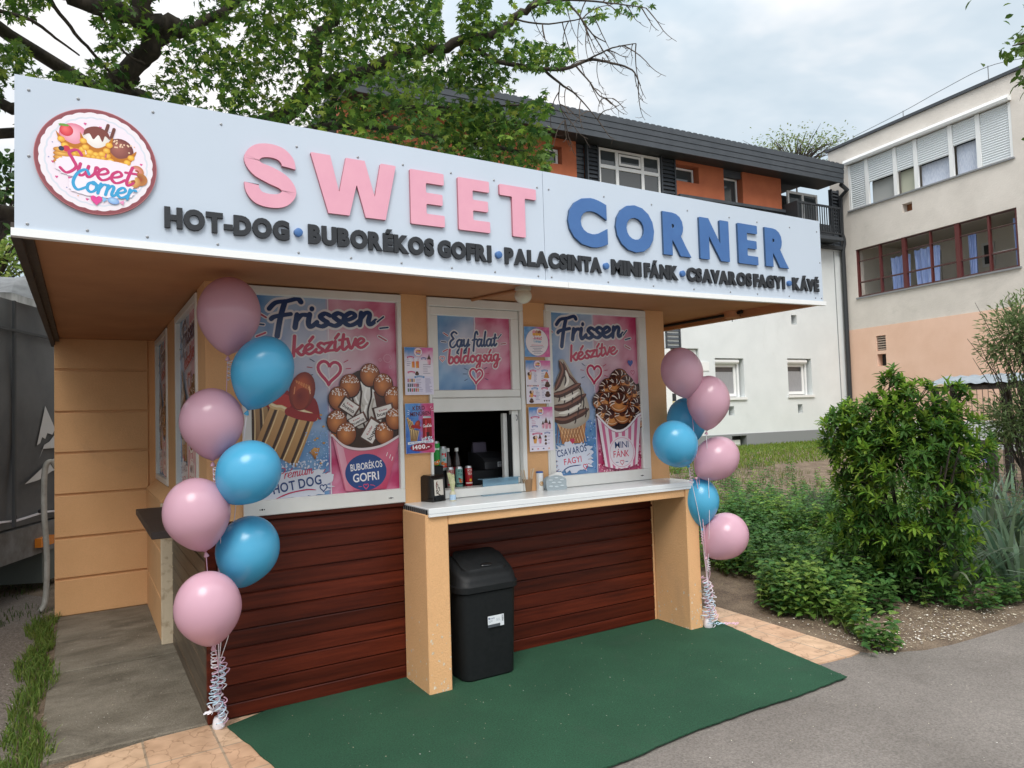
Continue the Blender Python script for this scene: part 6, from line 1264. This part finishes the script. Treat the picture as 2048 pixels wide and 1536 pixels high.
for a, b, w_ in ((-.80, -.15, .05), (-.80, 1.4, .05), (.02, .9, .06), (.30, .9, .08), (1.5, 1.4, .06), (2.5, -.15, .06)):
    mb = FBld(FS); mb.bx(a-w_, a+w_, b-w_, b+w_, gz0-.2, 1.86); mb.build('post', M['bark'], t)
mb = FBld(FS); wv = random.Random(3)
for i in range(48): s_ = -.9+3.5*i/47; mb.bx(s_-.004, s_+.004, -.16, -.154, gz0, 1.84)
for j in range(10): z = gz0+.12+.14*j; mb.bx(-.9, 2.6, -.164, -.158, z-.0035, z+.0035)
mb.build('wire_mesh', M['anth_d'], t)
fe = thing('mesh_fence', 'dark wire mesh fence panel on a timber post in front of the shed', 'fence', FS(.4, -1.2, gz0))
mb = FBld(FS); mb.bx(-.02, .12, -1.26, -1.14, gz0-.3, 1.02); mb.build('post', M['bark'], fe)
mb = FBld(FS); mb.bx(-.5, 3.4, -1.24, -1.16, 1.025, 1.09); mb.build('rail', M['bark'], fe)
mb = FBld(FS)
for i in range(40): s_ = -.5+3.9*i/39; mb.bx(s_-.004, s_+.004, -1.27, -1.264, gz0-.1, 1.02)
for j in range(6): z = gz0+.05+.1*j; mb.bx(-.5, 3.4, -1.277, -1.271, z-.003, z+.003)
mb.build('wire_mesh', M['anth_d'], fe)
# ---------------------------------------------------------------- vegetation
def leafcol(g, a, b, j=.12):
    t = g.random(); return tuple(max(.004, (x+(y-x)*t)*(1+g.uniform(-j, j))) for x, y in zip(a, b))
def frame_of(d, g, flat=.0):
    d = Vector(d).normalized(); u = Vector((0, 0, 1)) if abs(d.z) < .95 else Vector((1, 0, 0)); s = d.cross(u).normalized(); n = s.cross(d)
    a = g.uniform(-1, 1)*(1-flat)*1.5; return d, s*math.cos(a)+n*math.sin(a), n*math.cos(a)-s*math.sin(a)
def leaf(mb, p, d, L_, w, g, col, fold=.12, droop=.15, flat=.5):
    d, s, n = frame_of(d, g, flat); p = Vector(p)
    q = [p, p+d*L_*.3+s*w*.45+n*fold*w, p+d*L_*.3-s*w*.45+n*fold*w, p+d*L_*.32, p+d*L_*.65+s*w*.42+n*(fold*w-droop*L_*.4), p+d*L_*.65-s*w*.42+n*(fold*w-droop*L_*.4), p+d*L_*.66-n*droop*L_*.4, p+d*L_-n*droop*L_]
    mb.col = col; mb.add(q, [(0, 3, 1), (0, 2, 3), (3, 6, 4, 1), (2, 5, 6, 3), (6, 7, 4), (5, 7, 6)])
ML = []
for a, r in ((-90, .12), (-62, .40), (-40, .22), (-8, .74), (14, .36), (26, .62), (46, .86), (58, .40), (72, .66), (90, 1.12), (108, .66), (122, .40), (134, .86), (154, .62), (166, .36), (188, .74), (220, .22), (242, .40)): ML.append((r*math.cos(R(a)), r*math.sin(R(a))))
def maple(mb, p, d, sz, g, col):
    d, s, n = frame_of(d, g, .45); p = Vector(p); m = len(ML); dr = g.uniform(.05, .35)
    mb.col = col; mb.add([p]+[p+(s*x+d*(y+.1)-n*(x*x+y*y)*dr*.5)*sz for x, y in ML], [(0, 1+i, 1+(i+1) % m) for i in range(m)])
def limb(mb, pts, r0, r1, n=7, sub=5):
    r0 *= .85; p = spline(pts, sub); k = len(p); g = random.Random(k)
    mb.tube([q+Vector((g.uniform(-1, 1), g.uniform(-1, 1), g.uniform(-1, 1)))*r1*.5 for q in p], [r0+(r1-r0)*(i/(k-1)) for i in range(k)], n); return p
# the big maple behind the kiosk
t = thing('maple_tree', 'large maple with dark limbs and lobed leaves rising behind the kiosk', 'tree', (at(400, 700, 8.6).x, at(400, 700, 8.6).y, 0))
g = random.Random(21); tr = MB(); br = MB(); tw = MB()
b0 = Vector(t.location); fork = at(420, 300, 8.4)
limb(tr, [b0+Vector((0, 0, -.2)), b0+Vector((.05, .03, 1.4)), fork], .24, .19, 12); tr.build('trunk', M['bark'], t, smooth=1)
PX = [([(420, 300, 8.4), (240, 180, 7.6), (262, 142, 7.4), (300, 88, 7.2), (294, 40, 7), (284, -60, 6.8)], .13, .075),
 ([(302, 80, 7.2), (352, 50, 7.1), (300, 42, 7), (255, 26, 6.9), (190, 6, 6.8), (100, -30, 6.6)], .09, .07), ([(300, 88, 7.2), (372, 58, 7.2), (450, 20, 7.2), (530, -40, 7.2)], .06, .04),
 ([(420, 300, 8.4), (560, 230, 8), (622, 175, 7.8), (630, 85, 7.6), (666, 40, 7.5), (700, -60, 7.4)], .12, .045),
 ([(622, 176, 7.8), (700, 155, 7.5), (790, 118, 7.3), (860, 97, 7.2), (885, 97, 7.2), (939, 74, 7.1), (984, 72, 7), (1028, 38, 7), (1069, 10, 6.9), (1130, -12, 6.9)], .085, .028),
 ([(930, 80, 7.1), (984, 118, 7), (1042, 132, 7), (1086, 138, 7), (1134, 137, 6.9), (1178, 120, 6.9), (1223, 126, 6.8), (1264, 140, 6.8), (1281, 171, 6.8)], .036, .005),
 ([(1086, 138, 7), (1120, 167, 7), (1154, 191, 7), (1195, 239, 7)], .018, .004), ([(1127, -5, 6.9), (1158, 31, 6.8), (1185, 68, 6.8), (1213, 85, 6.8)], .014, .004),
 ([(1150, 130, 6.9), (1180, 165, 6.9), (1200, 192, 6.8), (1225, 197, 6.8)], .011, .003), ([(1028, 38, 7), (1085, 48, 6.9), (1150, 40, 6.9), (1205, 28, 6.8)], .012, .004),
 ([(1069, 10, 6.9), (1140, 0, 6.8), (1220, 6, 6.7), (1292, 16, 6.6)], .018, .004), ([(1170, 122, 6.9), (1225, 96, 6.8), (1272, 87, 6.8)], .012, .004), ([(1120, 165, 7), (1118, 200, 7), (1130, 240, 7)], .009, .003),
 ([(520, 280, 8), (700, 250, 7.6), (850, 272, 7.4), (950, 288, 7.2), (1050, 305, 7)], .06, .018), ([(870, 275, 7.3), (900, 300, 7.2), (925, 320, 7.2)], .016, .01), ([(700, 250, 7.6), (800, 215, 7.4), (930, 215, 7.2), (1040, 210, 7)], .03, .008),
 ([(-160, 205, 7.4), (30, 213, 7.6), (150, 232, 7.8), (300, 280, 8.2), (420, 300, 8.4)], .055, .075), ([(-160, 290, 7.4), (30, 270, 7.8), (180, 285, 8), (420, 310, 8.4)], .05, .06), ([(-120, 400, 8.6), (20, 440, 8.8), (180, 470, 9), (420, 420, 8.9)], .10, .12),
 ([(-60, 5, 6.6), (60, 40, 6.7), (110, 75, 6.8), (160, 111, 6.9)], .022, .007), ([(95, -10, 6.6), (140, 55, 6.8), (185, 105, 7), (260, 190, 7.3)], .02, .012), ([(190, -10, 6.8), (210, 50, 6.9), (250, 105, 7), (292, 128, 7.1)], .014, .01)]
paths = []
for pts, r0, r1 in PX: paths.append((limb(br, [at(*q) for q in pts], r0, r1), r1))
limb(br, [fork, Vector((-.9, 4.6, 5.6)), Vector((-2.6, 2.8, 6.0)), Vector((-4.2, .8, 6.1))], .11, .03)  # limb added out of view to carry the shading leaves on the left
br.build('limbs', M['bark'], t, smooth=1)
for p, r1 in paths[4:13]:      # bare curling twigs
    for k in range(6 if r1 < .02 else 4):
        q = p[g.randrange(len(p)//3, len(p))]; d = Vector((g.uniform(-.5, 1), g.uniform(-.6, .6), g.uniform(-.9, .5))).normalized(); w = []; L_ = g.uniform(.2, .55); c = q.copy()
        for i in range(9): w.append(c.copy()); d = (d+Vector((.09, g.uniform(-.08, .08), -.14 if i < 5 else .2))).normalized(); c += d*L_/8
        tw.tube(w, [.006-.0005*i for i in range(9)], 4)
        for i in (3, 5, 7): e_ = w[i]+Vector((g.uniform(-.08, .1), g.uniform(-.06, .06), g.uniform(-.1, .03))); tw.tube([w[i], (w[i]+e_)/2+Vector((0, 0, -.01)), e_], [.003, .0025, .0015], 3)
mb = MB()
def ell(x, y, cx, cy, rx, ry): return max(0, 1-((x-cx)/rx)**2-((y-cy)/ry)**2)
def dens(x, y):
    if x < 440:
        d = .40 if y > -30 else .7
        d += .28*math.sin(x*.031+y*.017)+.2*math.sin(x*.013-y*.041)
        d -= 1.5*ell(x, y, 128, 72, 85, 80)+.8*ell(x, y, 15, 60, 60, 30)+.6*ell(x, y, 330, 20, 40, 30)+.8*ell(x, y, 0, 330, 60, 110)
        if x < 30 and y > 150: d *= .35
    elif x < 800: d = .9+.25*math.sin(x*.045+y*.03)+.2*math.sin(x*.021-y*.06)-.8*ell(x, y, 560, 170, 60, 30)-.6*ell(x, y, 470, 60, 25, 40)-.7*ell(x, y, 600, 60, 25, 30)-.5*ell(x, y, 720, 190, 40, 22)
    elif x < 885: d = 1.0 if y > -20 else .8
    else:
        d = max(2*ell(x, y, 950, 40, 34, 150), 2.2*ell(x, y, 955, 140, 70, 58), 2*ell(x, y, 1075, 112, 84, 32), 2.4*ell(x, y, 935, 270, 140, 80), 2.4*ell(x, y, 1062, 300, 50, 66), 1.2*ell(x, y, 1060, 220, 60, 26), .8*ell(x, y, 1010, 60, 40, 40), .45*ell(x, y, 1100, 10, 90, 24), .4*ell(x, y, 1255, 12, 60, 22), .5*ell(x, y, 1020, 170, 20, 22), .5*ell(x, y, 1085, 190, 14, 22), .5*ell(x, y, 1190, 30, 30, 20))
        if 1098 < x: d *= .75
    return d
cnt = 0
while cnt < 29000:
    x = g.uniform(-260, 1320); y = g.uniform(-330, 345)
    if g.random() > dens(x, y): continue
    d = g.uniform(6.2, 8.9) if x < 885 else g.uniform(6.6, 7.5)
    p = at(x, y, d)
    if p.z < 2.75: continue
    c = leafcol(g, (.032, .085, .022), (.125, .22, .04)) if g.random() < .74 else leafcol(g, (.16, .27, .04), (.28, .38, .06))
    maple(mb, p, (g.uniform(-1, 1), g.uniform(-1, 1), g.uniform(-1.0, .1)), g.uniform(.036, .070), g, c); cnt += 1
for i in range(5200):      # unseen leaves added left of the kiosk to shade the wing wall nook
    d = Vector((g.gauss(0, 1), g.gauss(0, 1), g.gauss(0, 1))).normalized()*g.uniform(.2, 1)**.5
    maple(mb, (-3.7+2.2*d.x, 1.5+2.7*d.y, 5.5+1.8*d.z), (g.uniform(-1, 1), g.uniform(-1, 1), g.uniform(-1, .1)), g.uniform(.08, .13), g, leafcol(g, (.032, .085, .022), (.125, .22, .04)))
mb.build('crown', M['leaf'], t, vcol=True)
tw.build('twigs', M['twig'], t)['kind'] = 'stuff'

def leafcloud(mb, c, rad, n, L_, w, g, ca, cb, shell=.5, up=.2):
    for i in range(n):
        d = Vector((g.gauss(0, 1), g.gauss(0, 1), g.gauss(0, 1))).normalized(); q = shell+(1-shell)*g.random()
        p = Vector(c)+Vector((d.x*rad[0], d.y*rad[1], d.z*rad[2]))*q
        leaf(mb, p, d+Vector((g.uniform(-.7, .7), g.uniform(-.7, .7), up+g.uniform(-.5, .5))), L_*g.uniform(.6, 1.1), w, g, leafcol(g, ca, cb))
# evergreen bush in the bed: branches ending in whorls of long leaves
bc = at(1812, 985, 7.1); bz = ground_h(bc.x, bc.y)
t = thing('bush', 'large evergreen bush with whorls of long glossy leaves in the flower bed', 'bush', (bc.x, bc.y, bz)); g = random.Random(31); st = MB(); mb = MB()
lobes = [((0, 0, -.05), (.72, .72, .82), 720), ((-.38, .2, .38), (.42, .4, .52), 210), ((.05, -.05, .55), (.45, .45, .50), 210), ((.42, -.15, .32), (.40, .4, .48), 190), ((-.66, .1, .60), (.15, .15, .24), 30), ((-.10, 0, .98), (.15, .15, .20), 30), ((.52, -.1, .82), (.17, .15, .2), 30), ((-.35, .1, -.50), (.5, .5, .35), 120), ((.1, -.3, -.65), (.55, .45, .28), 90)]
cx = Vector((bc.x, bc.y, bz+.92)); rx = Vector((rt.x, rt.y, 0)).normalized(); ry = Vector((-rx.y, rx.x, 0))
for (ox, oy, oz), (ra, rb, rc), n in lobes:
    for i in range(n):
        d = Vector((g.gauss(0, 1), g.gauss(0, 1), g.gauss(0, 1)+.25)).normalized(); q = g.uniform(.45, 1.08)**.7
        p = cx+(rx*(ox+d.x*ra*q)+ry*(oy+d.y*rb*q))*.79+Vector((0, 0, (oz+d.z*rc*q)*.87))
        if p.z < bz+.04: continue
        ax = (rx*d.x+ry*d.y+Vector((0, 0, d.z*.6+.5))).normalized(); u = ax.orthogonal().normalized(); v = ax.cross(u); m = g.randrange(7, 11); a0 = g.random()*6; young = g.random() < (.42 if oz > -.1 else .2)
        ca, cb = ((.15, .27, .03), (.26, .40, .055)) if young else ((.042, .118, .025), (.105, .21, .038))
        if q > .8 and g.random() < .5: st.tube([p-ax*g.uniform(.10, .25)-(rx*d.x+ry*d.y)*.08, p], [.005, .003], 4)
        for k in range(m):
            a = a0+2*PI*k/m; e_ = g.uniform(-.1, .75) if not young else g.uniform(.3, 1.1)
            dd = (u*math.cos(a)+v*math.sin(a))*math.cos(e_)+ax*math.sin(e_); leaf(mb, p+ax*g.uniform(-.03, .02), dd, g.uniform(.055, .105), .027, g, leafcol(g, ca, cb), .2, g.uniform(.0, .2), .9)
for i in range(12): a = g.uniform(0, 6.28); limb(st, [Vector((bc.x, bc.y, bz-.05)), Vector((bc.x+.25*math.cos(a), bc.y+.25*math.sin(a), bz+.5)), Vector((bc.x+.5*math.cos(a), bc.y+.5*math.sin(a), bz+g.uniform(.9, 1.6)))], .022, .006, 5)
mb.build('foliage', M['leaf'], t, vcol=True); st.build('stems', M['bark'], t)
# feathery shrub at the right edge
t0 = at(2075, 900, 8.6); tz = ground_h(t0.x, t0.y)
t = thing('feathery_shrub', 'tall grey-green shrub with fine narrow leaves at the right edge', 'shrub', (t0.x, t0.y, tz)); mb = MB(); st = MB(); g = random.Random(41)
for cxy, rr, n in (((2075, 690, 8.6), (.55, .5, .55), 2600), ((2030, 660, 8.4), (.38, .3, .30), 1000), ((2080, 835, 8.7), (.60, .5, .40), 2400), ((2020, 850, 8.5), (.36, .3, .17), 900), ((2100, 1000, 8.8), (.6, .5, .5), 700), ((1985, 700, 8.4), (.2, .16, .14), 130), ((2000, 820, 8.4), (.22, .2, .12), 200), ((2045, 640, 8.5), (.2, .2, .22), 160)):
    leafcloud(mb, at(*cxy), rr, n, .065, .018, g, (.10, .15, .055), (.22, .28, .12), .15, .1)
    for k in range(7): p = at(*cxy)+Vector((g.uniform(-1, 1)*rr[0], g.uniform(-1, 1)*rr[1], g.uniform(-.5, 1)*rr[2])); limb(st, [Vector((t0.x, t0.y, tz)), (Vector((t0.x, t0.y, tz))+at(*cxy))/2+Vector((0, 0, .2)), p], .012, .002, 4)
mb.build('foliage', M['leaf'], t, vcol=True); st.build('stems', M['bark'], t)
# irises
def iris(x, y, n, L_, seed, label, flower=False):
    z = ground_h(x, y); t = thing('iris_clump', label, 'iris', (x, y, z), 'iris clumps in the flower bed'); g = random.Random(seed); mb = MB()
    for i in range(n):
        a = g.uniform(0, 2*PI); q = .16*math.sqrt(g.random()); b = Vector((x+q*math.cos(a), y+q*math.sin(a), z-.02)); l = L_*g.uniform(.65, 1.1); a2 = a+g.uniform(-.6, .6); ln = g.uniform(.15, .75); w = g.uniform(.014, .024); o = Vector((math.cos(a2), math.sin(a2), 0)); s_ = Vector((-o.y, o.x, 0)); P_ = []; bend = g.uniform(0, .5) if g.random() < .75 else g.uniform(.7, 1.3)
        for k in range(7):
            u = k/6; P_.append(b+o*l*(ln*u+bend*u**3*.5)+Vector((0, 0, l*(u*(1-.25*ln)-bend*.42*u**3))))
        ww = [w*x_ for x_ in (.8, 1, 1, .95, .8, .5, .06)]; mb.col = leafcol(g, (.10, .16, .10), (.20, .27, .18))
        mb.add([p+s_*q_ for p, q_ in zip(P_, ww)]+[p-s_*q_ for p, q_ in zip(P_, ww)], [(k, k+1, 8+k, 7+k) for k in range(6)])
    mb.build('blades', M['leaf'], t, vcol=True)
    return t
iris(5.86, -.86, 64, .74, 1, 'grey-green iris clump at the foot of the big bush on its right'); iris(6.95, -.92, 60, .82, 2, 'iris clump behind the nettles at the right edge'); iris(7.6, -.32, 80, 1.05, 3, 'tallest iris clump, right of the bush and in front of the fence'); iris(8.15, -.45, 60, 1.0, 4, 'iris clump farthest right under the feathery shrub'); iris(6.55, -1.12, 40, .60, 5, 'low iris clump with drooping blades nearest the path on the right'); iris(8.4, .12, 60, .95, 6, 'iris clump in front of the mesh fence post')
fl = at(1967, 918, 8.6); t = thing('iris_flower', 'single pale violet iris flower standing in front of the mesh fence', 'flower', (fl.x, fl.y, ground_h(fl.x, fl.y))); mb = MB(); g = random.Random(51)
for i in range(9): a = 2*PI*i/6; leaf(mb, fl, (math.cos(a), math.sin(a), 1.2 if i > 5 else -.5), .075, .055, g, (.32, .30, .62), .2, .2)
mb.build('petals', M['leaf'], t, vcol=True); mb = MB(); mb.tube([(fl.x, fl.y, ground_h(fl.x, fl.y)), fl], .006, 5); mb.build('stalk', mat('iris_stalk', (.05, .09, .03), .7), t)
# leafy ground cover
mb = MB(); g = random.Random(61)
def cover_ok(x, y):
    edge = 3.95+max(0, (y+1.05))*.50+.18*math.sin(y*5)
    if x < edge: return 0
    if ((x-4.75)/.75)**2+((y+1.42)/.48)**2 < 1+.3*math.sin(x*9): return 0
    if y < -1.50+.1*math.sin(x*4) or (x > 5.4 and y < -1.45+.06*math.sin(x*7)): return 0
    d = 1.0
    if y > 1.7: d = max(.12, 1-(y-1.7)*.5)
    if x > 9: d *= .4
    return d
n = 0
while n < 4300:
    x = g.uniform(3.8, 11); y = g.uniform(-1.5, 6.5)
    if g.random() > cover_ok(x, y)*(1 if x < 7 else .55): continue
    if any((x-a_)**2+(y-b_)**2 < r_*r_ for a_, b_, r_ in ((5.86, -.86, .36), (6.95, -.92, .35), (7.6, -.32, .45), (8.15, -.45, .4), (6.55, -1.12, .22))): continue
    z = ground_h(x, y); h = g.uniform(.12, .42)*(.5 if x > 5.6 and y > -1.3 and y < 1 else 1)*(.6 if y < -1.1 else 1)*(.75 if y > 2 else 1); lean = Vector((g.uniform(-.35, .35), g.uniform(-.35, .35), 1)); n += 1
    pv = ns(x, y, 1.1, 7); pale = g.random() < .22+pv*1.1
    if pv < -.33 and g.random() < .8: continue
    ca, cb = ((.12, .23, .04), (.23, .35, .07)) if pale else ((.050, .135, .036), (.11, .22, .055))
    k = 0; zz = .04; a = g.uniform(0, 6)
    while zz < h:
        for s_ in (0, PI): leaf(mb, Vector((x, y, z))+lean*zz, (math.cos(a+s_), math.sin(a+s_), g.uniform(-.1, .5)), g.uniform(.05, .095)*(1-.3*zz/h), .05, g, leafcol(g, ca, cb), .15, .25, .85)
        a += 1.45+g.uniform(-.2, .2); zz += g.uniform(.035, .055)
    mb.col = (.05, .08, .03); p0 = Vector((x, y, z-.01)); mb.add([p0+Vector((.002, 0, 0)), p0-Vector((.002, 0, 0)), p0+lean*h], [(0, 1, 2)])
stuff(mb.build('ground_cover', M['leaf'], vcol=True), 'low nettle-like green plants covering the flower bed', 'ground cover')
def blades(mb, n, box, h, g, ca, cb, ok=None, w=.004):
    k = 0
    while k < n:
        x = g.uniform(box[0], box[1]); y = g.uniform(box[2], box[3])
        if ok and not ok(x, y): continue
        k += 1; z = ground_h(x, y); l = h*g.uniform(.4, 1.1); o = Vector((g.uniform(-.6, .6), g.uniform(-.6, .6), 0)); s_ = Vector((g.uniform(-1, 1), g.uniform(-1, 1), 0)).normalized()*w; p = Vector((x, y, z)); mb.col = leafcol(g, ca, cb)
        mb.add([p+s_, p-s_, p+o*l*.35+Vector((0, 0, l*.6))-s_*.7, p+o*l*.35+Vector((0, 0, l*.6))+s_*.7, p+o*l+Vector((0, 0, l*.85))], [(0, 1, 2, 3), (3, 2, 4)])
mb = MB(); g = random.Random(71); gr_a, gr_b = (.08, .15, .025), (.22, .29, .07)
blades(mb, 2300, (-1.10, -.72, -.5, 3.2), .10, g, gr_a, gr_b, lambda x, y: abs(x+.87-.03*math.sin(y*6)+.03*ns(x, y, 9)) < (.10+.05*ns(x, y, 6, 2))*(.85+.25*math.sin(y*4.1+1)))
blades(mb, 2600, (-3.2, -.8, 3.1, 7.5), .09, g, (.035, .06, .015), (.09, .13, .03), lambda x, y: ns(x, y, .9, 3) > -.15)
stuff(mb.build('verge_grass', M['leaf'], vcol=True), 'strip of grass growing between the gravel and the concrete path', 'grass')
mb = MB(); blades(mb, 16000, (7.0, 19, 5.2, 9.35), .10, g, (.10, .19, .025), (.24, .30, .06), None, .009); blades(mb, 1500, (4.0, 8, -1.1, 3), .30, g, (.07, .13, .03), (.20, .26, .08), lambda x, y: cover_ok(x, y) > .3 and ns(x, y, 1.1, 7) > -.1, .004); blades(mb, 2600, (4.8, 11, 1.5, 7), .16, g, (.10, .14, .04), (.28, .27, .12), lambda x, y: ns(x, y, .8, 5) > .0, .005)
stuff(mb.build('lawn_grass', M['leaf'], vcol=True), 'short bright lawn grass in front of the white house', 'grass')
# lavender-like tufts in the upper bed
for i, (px, py, d, r, lab) in enumerate(((1560, 985, 9.6, .42, 'grey-green lavender tuft left of the big bush'), (1485, 965, 10.2, .30, 'small grey-green tuft farther left in the upper bed'), (1625, 960, 10.4, .4, 'grey-green tuft half hidden by the big bush'))):
    p = at(px, py, d); z = ground_h(p.x, p.y); t = thing('lavender_tuft', lab, 'plant', (p.x, p.y, z), 'tufts in the upper bed'); mb = MB(); g = random.Random(80+i)
    for k in range(240): a = g.uniform(0, 6.28); e_ = g.uniform(.4, 1.5); leaf(mb, (p.x+g.uniform(-.12, .12), p.y+g.uniform(-.12, .12), z), (math.cos(a)*math.cos(e_), math.sin(a)*math.cos(e_), math.sin(e_)), r*g.uniform(.5, 1.1), .010, g, leafcol(g, (.12, .15, .10), (.22, .24, .18)), 0, .1)
    mb.build('stems', M['leaf'], t, vcol=True)
# trees farther away
def far_tree(name, label, base, cl, n, L_, w, seed, ca, cb, twig=40, sh=.0):
    g = random.Random(seed); t = thing(name, label, 'tree', base); st = MB(); mb = MB(); b = Vector(base)
    top = sum((at(*c[:3]) for c in cl), Vector())/len(cl)-Vector((0, 0, cl[0][3]*1.1)); limb(st, [b, (b*.6+top*.4), top], .14, .03, 7)
    for c in cl:
        p = at(*c[:3])
        for i in range(int(n*c[4])):
            q = p+Vector((g.gauss(0, .5)*c[3], g.gauss(0, .5)*c[3], g.gauss(0, .42)*c[3]*c[5])); leaf(mb, q, (g.uniform(-1, 1), g.uniform(-1, 1), g.uniform(-.8, .6)), L_*g.uniform(.6, 1.1), w, g, leafcol(g, ca, cb))
        for i in range(int(twig*c[4])): q = p+Vector((g.gauss(0, .5)*c[3], g.gauss(0, .5)*c[3], g.gauss(0, .45)*c[3]*c[5])); st.tube([top, (top+q)/2+Vector((0, 0, g.uniform(0, .4))), q], [.03, .02, .006], 4)
    mb.build('crown', M['leaf'], t, vcol=True); st.build('trunk', M['bark'], t)
q = at(1590, 330, 34); far_tree('sparse_tree', 'thin pale tree showing above the dark roof edge', (q.x, q.y, 0), [(1530, 305, 34, 1.1, .7, .7), (1600, 295, 34, 1.5, .9, .6), (1660, 285, 34, 1.0, .6, .6), (1570, 290, 34, 1.2, .6, .6)], 420, .15, .07, 1, (.14, .20, .06), (.26, .30, .12), 40)
q = at(-40, 560, 19); far_tree('pale_green_tree', 'pale green tree behind the concrete garage', (q.x, q.y, 0), [(5, 500, 17, 1.1, 1.2, .7), (-60, 470, 18, 1.6, 1, .8), (25, 400, 18, .7, .3, .8)], 900, .14, .07, 2, (.16, .26, .05), (.34, .42, .12), 14)
q = at(-20, 400, 15); far_tree('dark_tree', 'dark green tree at the left edge behind the sign', (q.x-1.5, q.y, 0), [(-15, 395, 13, .8, 1, .7), (10, 330, 13, .5, .3, .7)], 420, .16, .09, 3, (.02, .05, .014), (.06, .11, .03), 10)
g = random.Random(91); q = at(2260, 700, 6.5); t = thing('overhanging_tree', 'tree with a leafy branch reaching in at the top right corner', 'tree', (q.x, q.y, 0)); st = MB(); mb = MB()
limb(st, [(q.x, q.y, 0), at(2250, 300, 6.5), at(2200, 60, 6.4)], .12, .06, 8); limb(st, [at(2220, 100, 6.4), at(2120, 90, 6.3), at(2060, 85, 6.3), at(2025, 92, 6.3)], .03, .004, 5); limb(st, [at(2220, 100, 6.4), at(2120, 140, 6.3), at(2050, 160, 6.3), at(2030, 175, 6.3)], .02, .004, 5)
for cx_, cy_, r_, n in ((2035, 95, 22, 34), (2060, 80, 24, 40), (2046, 160, 14, 16), (2090, 120, 50, 120), (2150, 60, 90, 260), (2180, 160, 80, 200), (2340, 40, 200, 1300), (2380, -220, 260, 1500), (2560, -40, 260, 1200), (2013, 105, 6, 5)):
    for i in range(n): leaf(mb, at(cx_+g.gauss(0, .55)*r_, cy_+g.gauss(0, .55)*r_, 6.3+g.uniform(-.25, .25)*(1+r_/60)), (g.uniform(-1, 1), g.uniform(-1, 1), g.uniform(-1, .3)), g.uniform(.05, .08), .04, g, leafcol(g, (.05, .10, .02), (.12, .19, .04)))
mb.build('crown', M['leaf'], t, vcol=True); st.build('trunk', M['bark'], t)

# fallen petals and grit on soil, asphalt, carpet and slab; dry stalks on the soil
mb = MB(); g = random.Random(95); cols = [(.72, .66, .52), (.62, .54, .38), (.5, .42, .3), (.75, .72, .66)]
def flake(x, y, z, s_):
    a = g.uniform(0, 6.28); u = Vector((math.cos(a), math.sin(a), g.uniform(-.2, .2)))*s_; v = Vector((-math.sin(a), math.cos(a), g.uniform(-.3, .3)))*s_*g.uniform(.35, .8); p = Vector((x, y, z+.004)); mb.col = g.choice(cols); mb.add([p-u, p+v*.8, p+u, p-v], [(0, 1, 2, 3)])
k = 0
while k < 1900:
    x = 3.9+abs(g.gauss(0, 1.3)); y = -1.6+abs(g.gauss(0, .55))
    if x < 3.88 or (x < 4.5 and y < -1.5) : continue
    flake(x, y, ground_h(x, y)+.008, g.uniform(.003, .011)); k += 1
for i in range(420): x = g.uniform(-.5, 7); y = -1.62-abs(g.gauss(0, .8)); flake(x, y, .007, g.uniform(.0015, .0055))
for i in range(190): x = g.uniform(.4, 3.3); y = g.uniform(-1.55, -.1); flake(x, y, .024, g.uniform(.0015, .0045))
for i in range(420): x = -.40+g.gauss(0, .17); y = g.uniform(.05, 2.6); flake(min(-.05, max(-.75, x)), y, .025, g.uniform(.0012, .004))
for i in range(900): flake(g.uniform(-2.4, -.95), g.uniform(-.6, 3.2), .006, g.uniform(.002, .006))
stuff(mb.build('fallen_petals', mat('pale_flakes', (1, 1, 1), .9, vcol=True), vcol=True), 'pale fallen petals and grit scattered over soil, asphalt and slab', 'fallen petals')
mb = MB(); g = random.Random(97)
for i in range(420):
    x = g.uniform(3.95, 6.2); y = g.uniform(-1.45, 1.2); z = ground_h(x, y)+.008; a = g.uniform(0, 6.28); l = g.uniform(.03, .14); p = Vector((x, y, z)); d = Vector((math.cos(a), math.sin(a), g.uniform(0, .15)))*l
    mb.col = leafcol(g, (.22, .16, .08), (.36, .28, .16)); s_ = Vector((-d.y, d.x, 0)).normalized()*.0016; mb.add([p+s_, p-s_, p+d*.5+Vector((0, 0, .008))-s_, p+d*.5+Vector((0, 0, .008))+s_, p+d], [(0, 1, 2, 3), (3, 2, 4)])
stuff(mb.build('dry_stalks', M['leaf'], vcol=True), 'dry straw stalks lying on the soil beside the tiles', 'dry stalks')
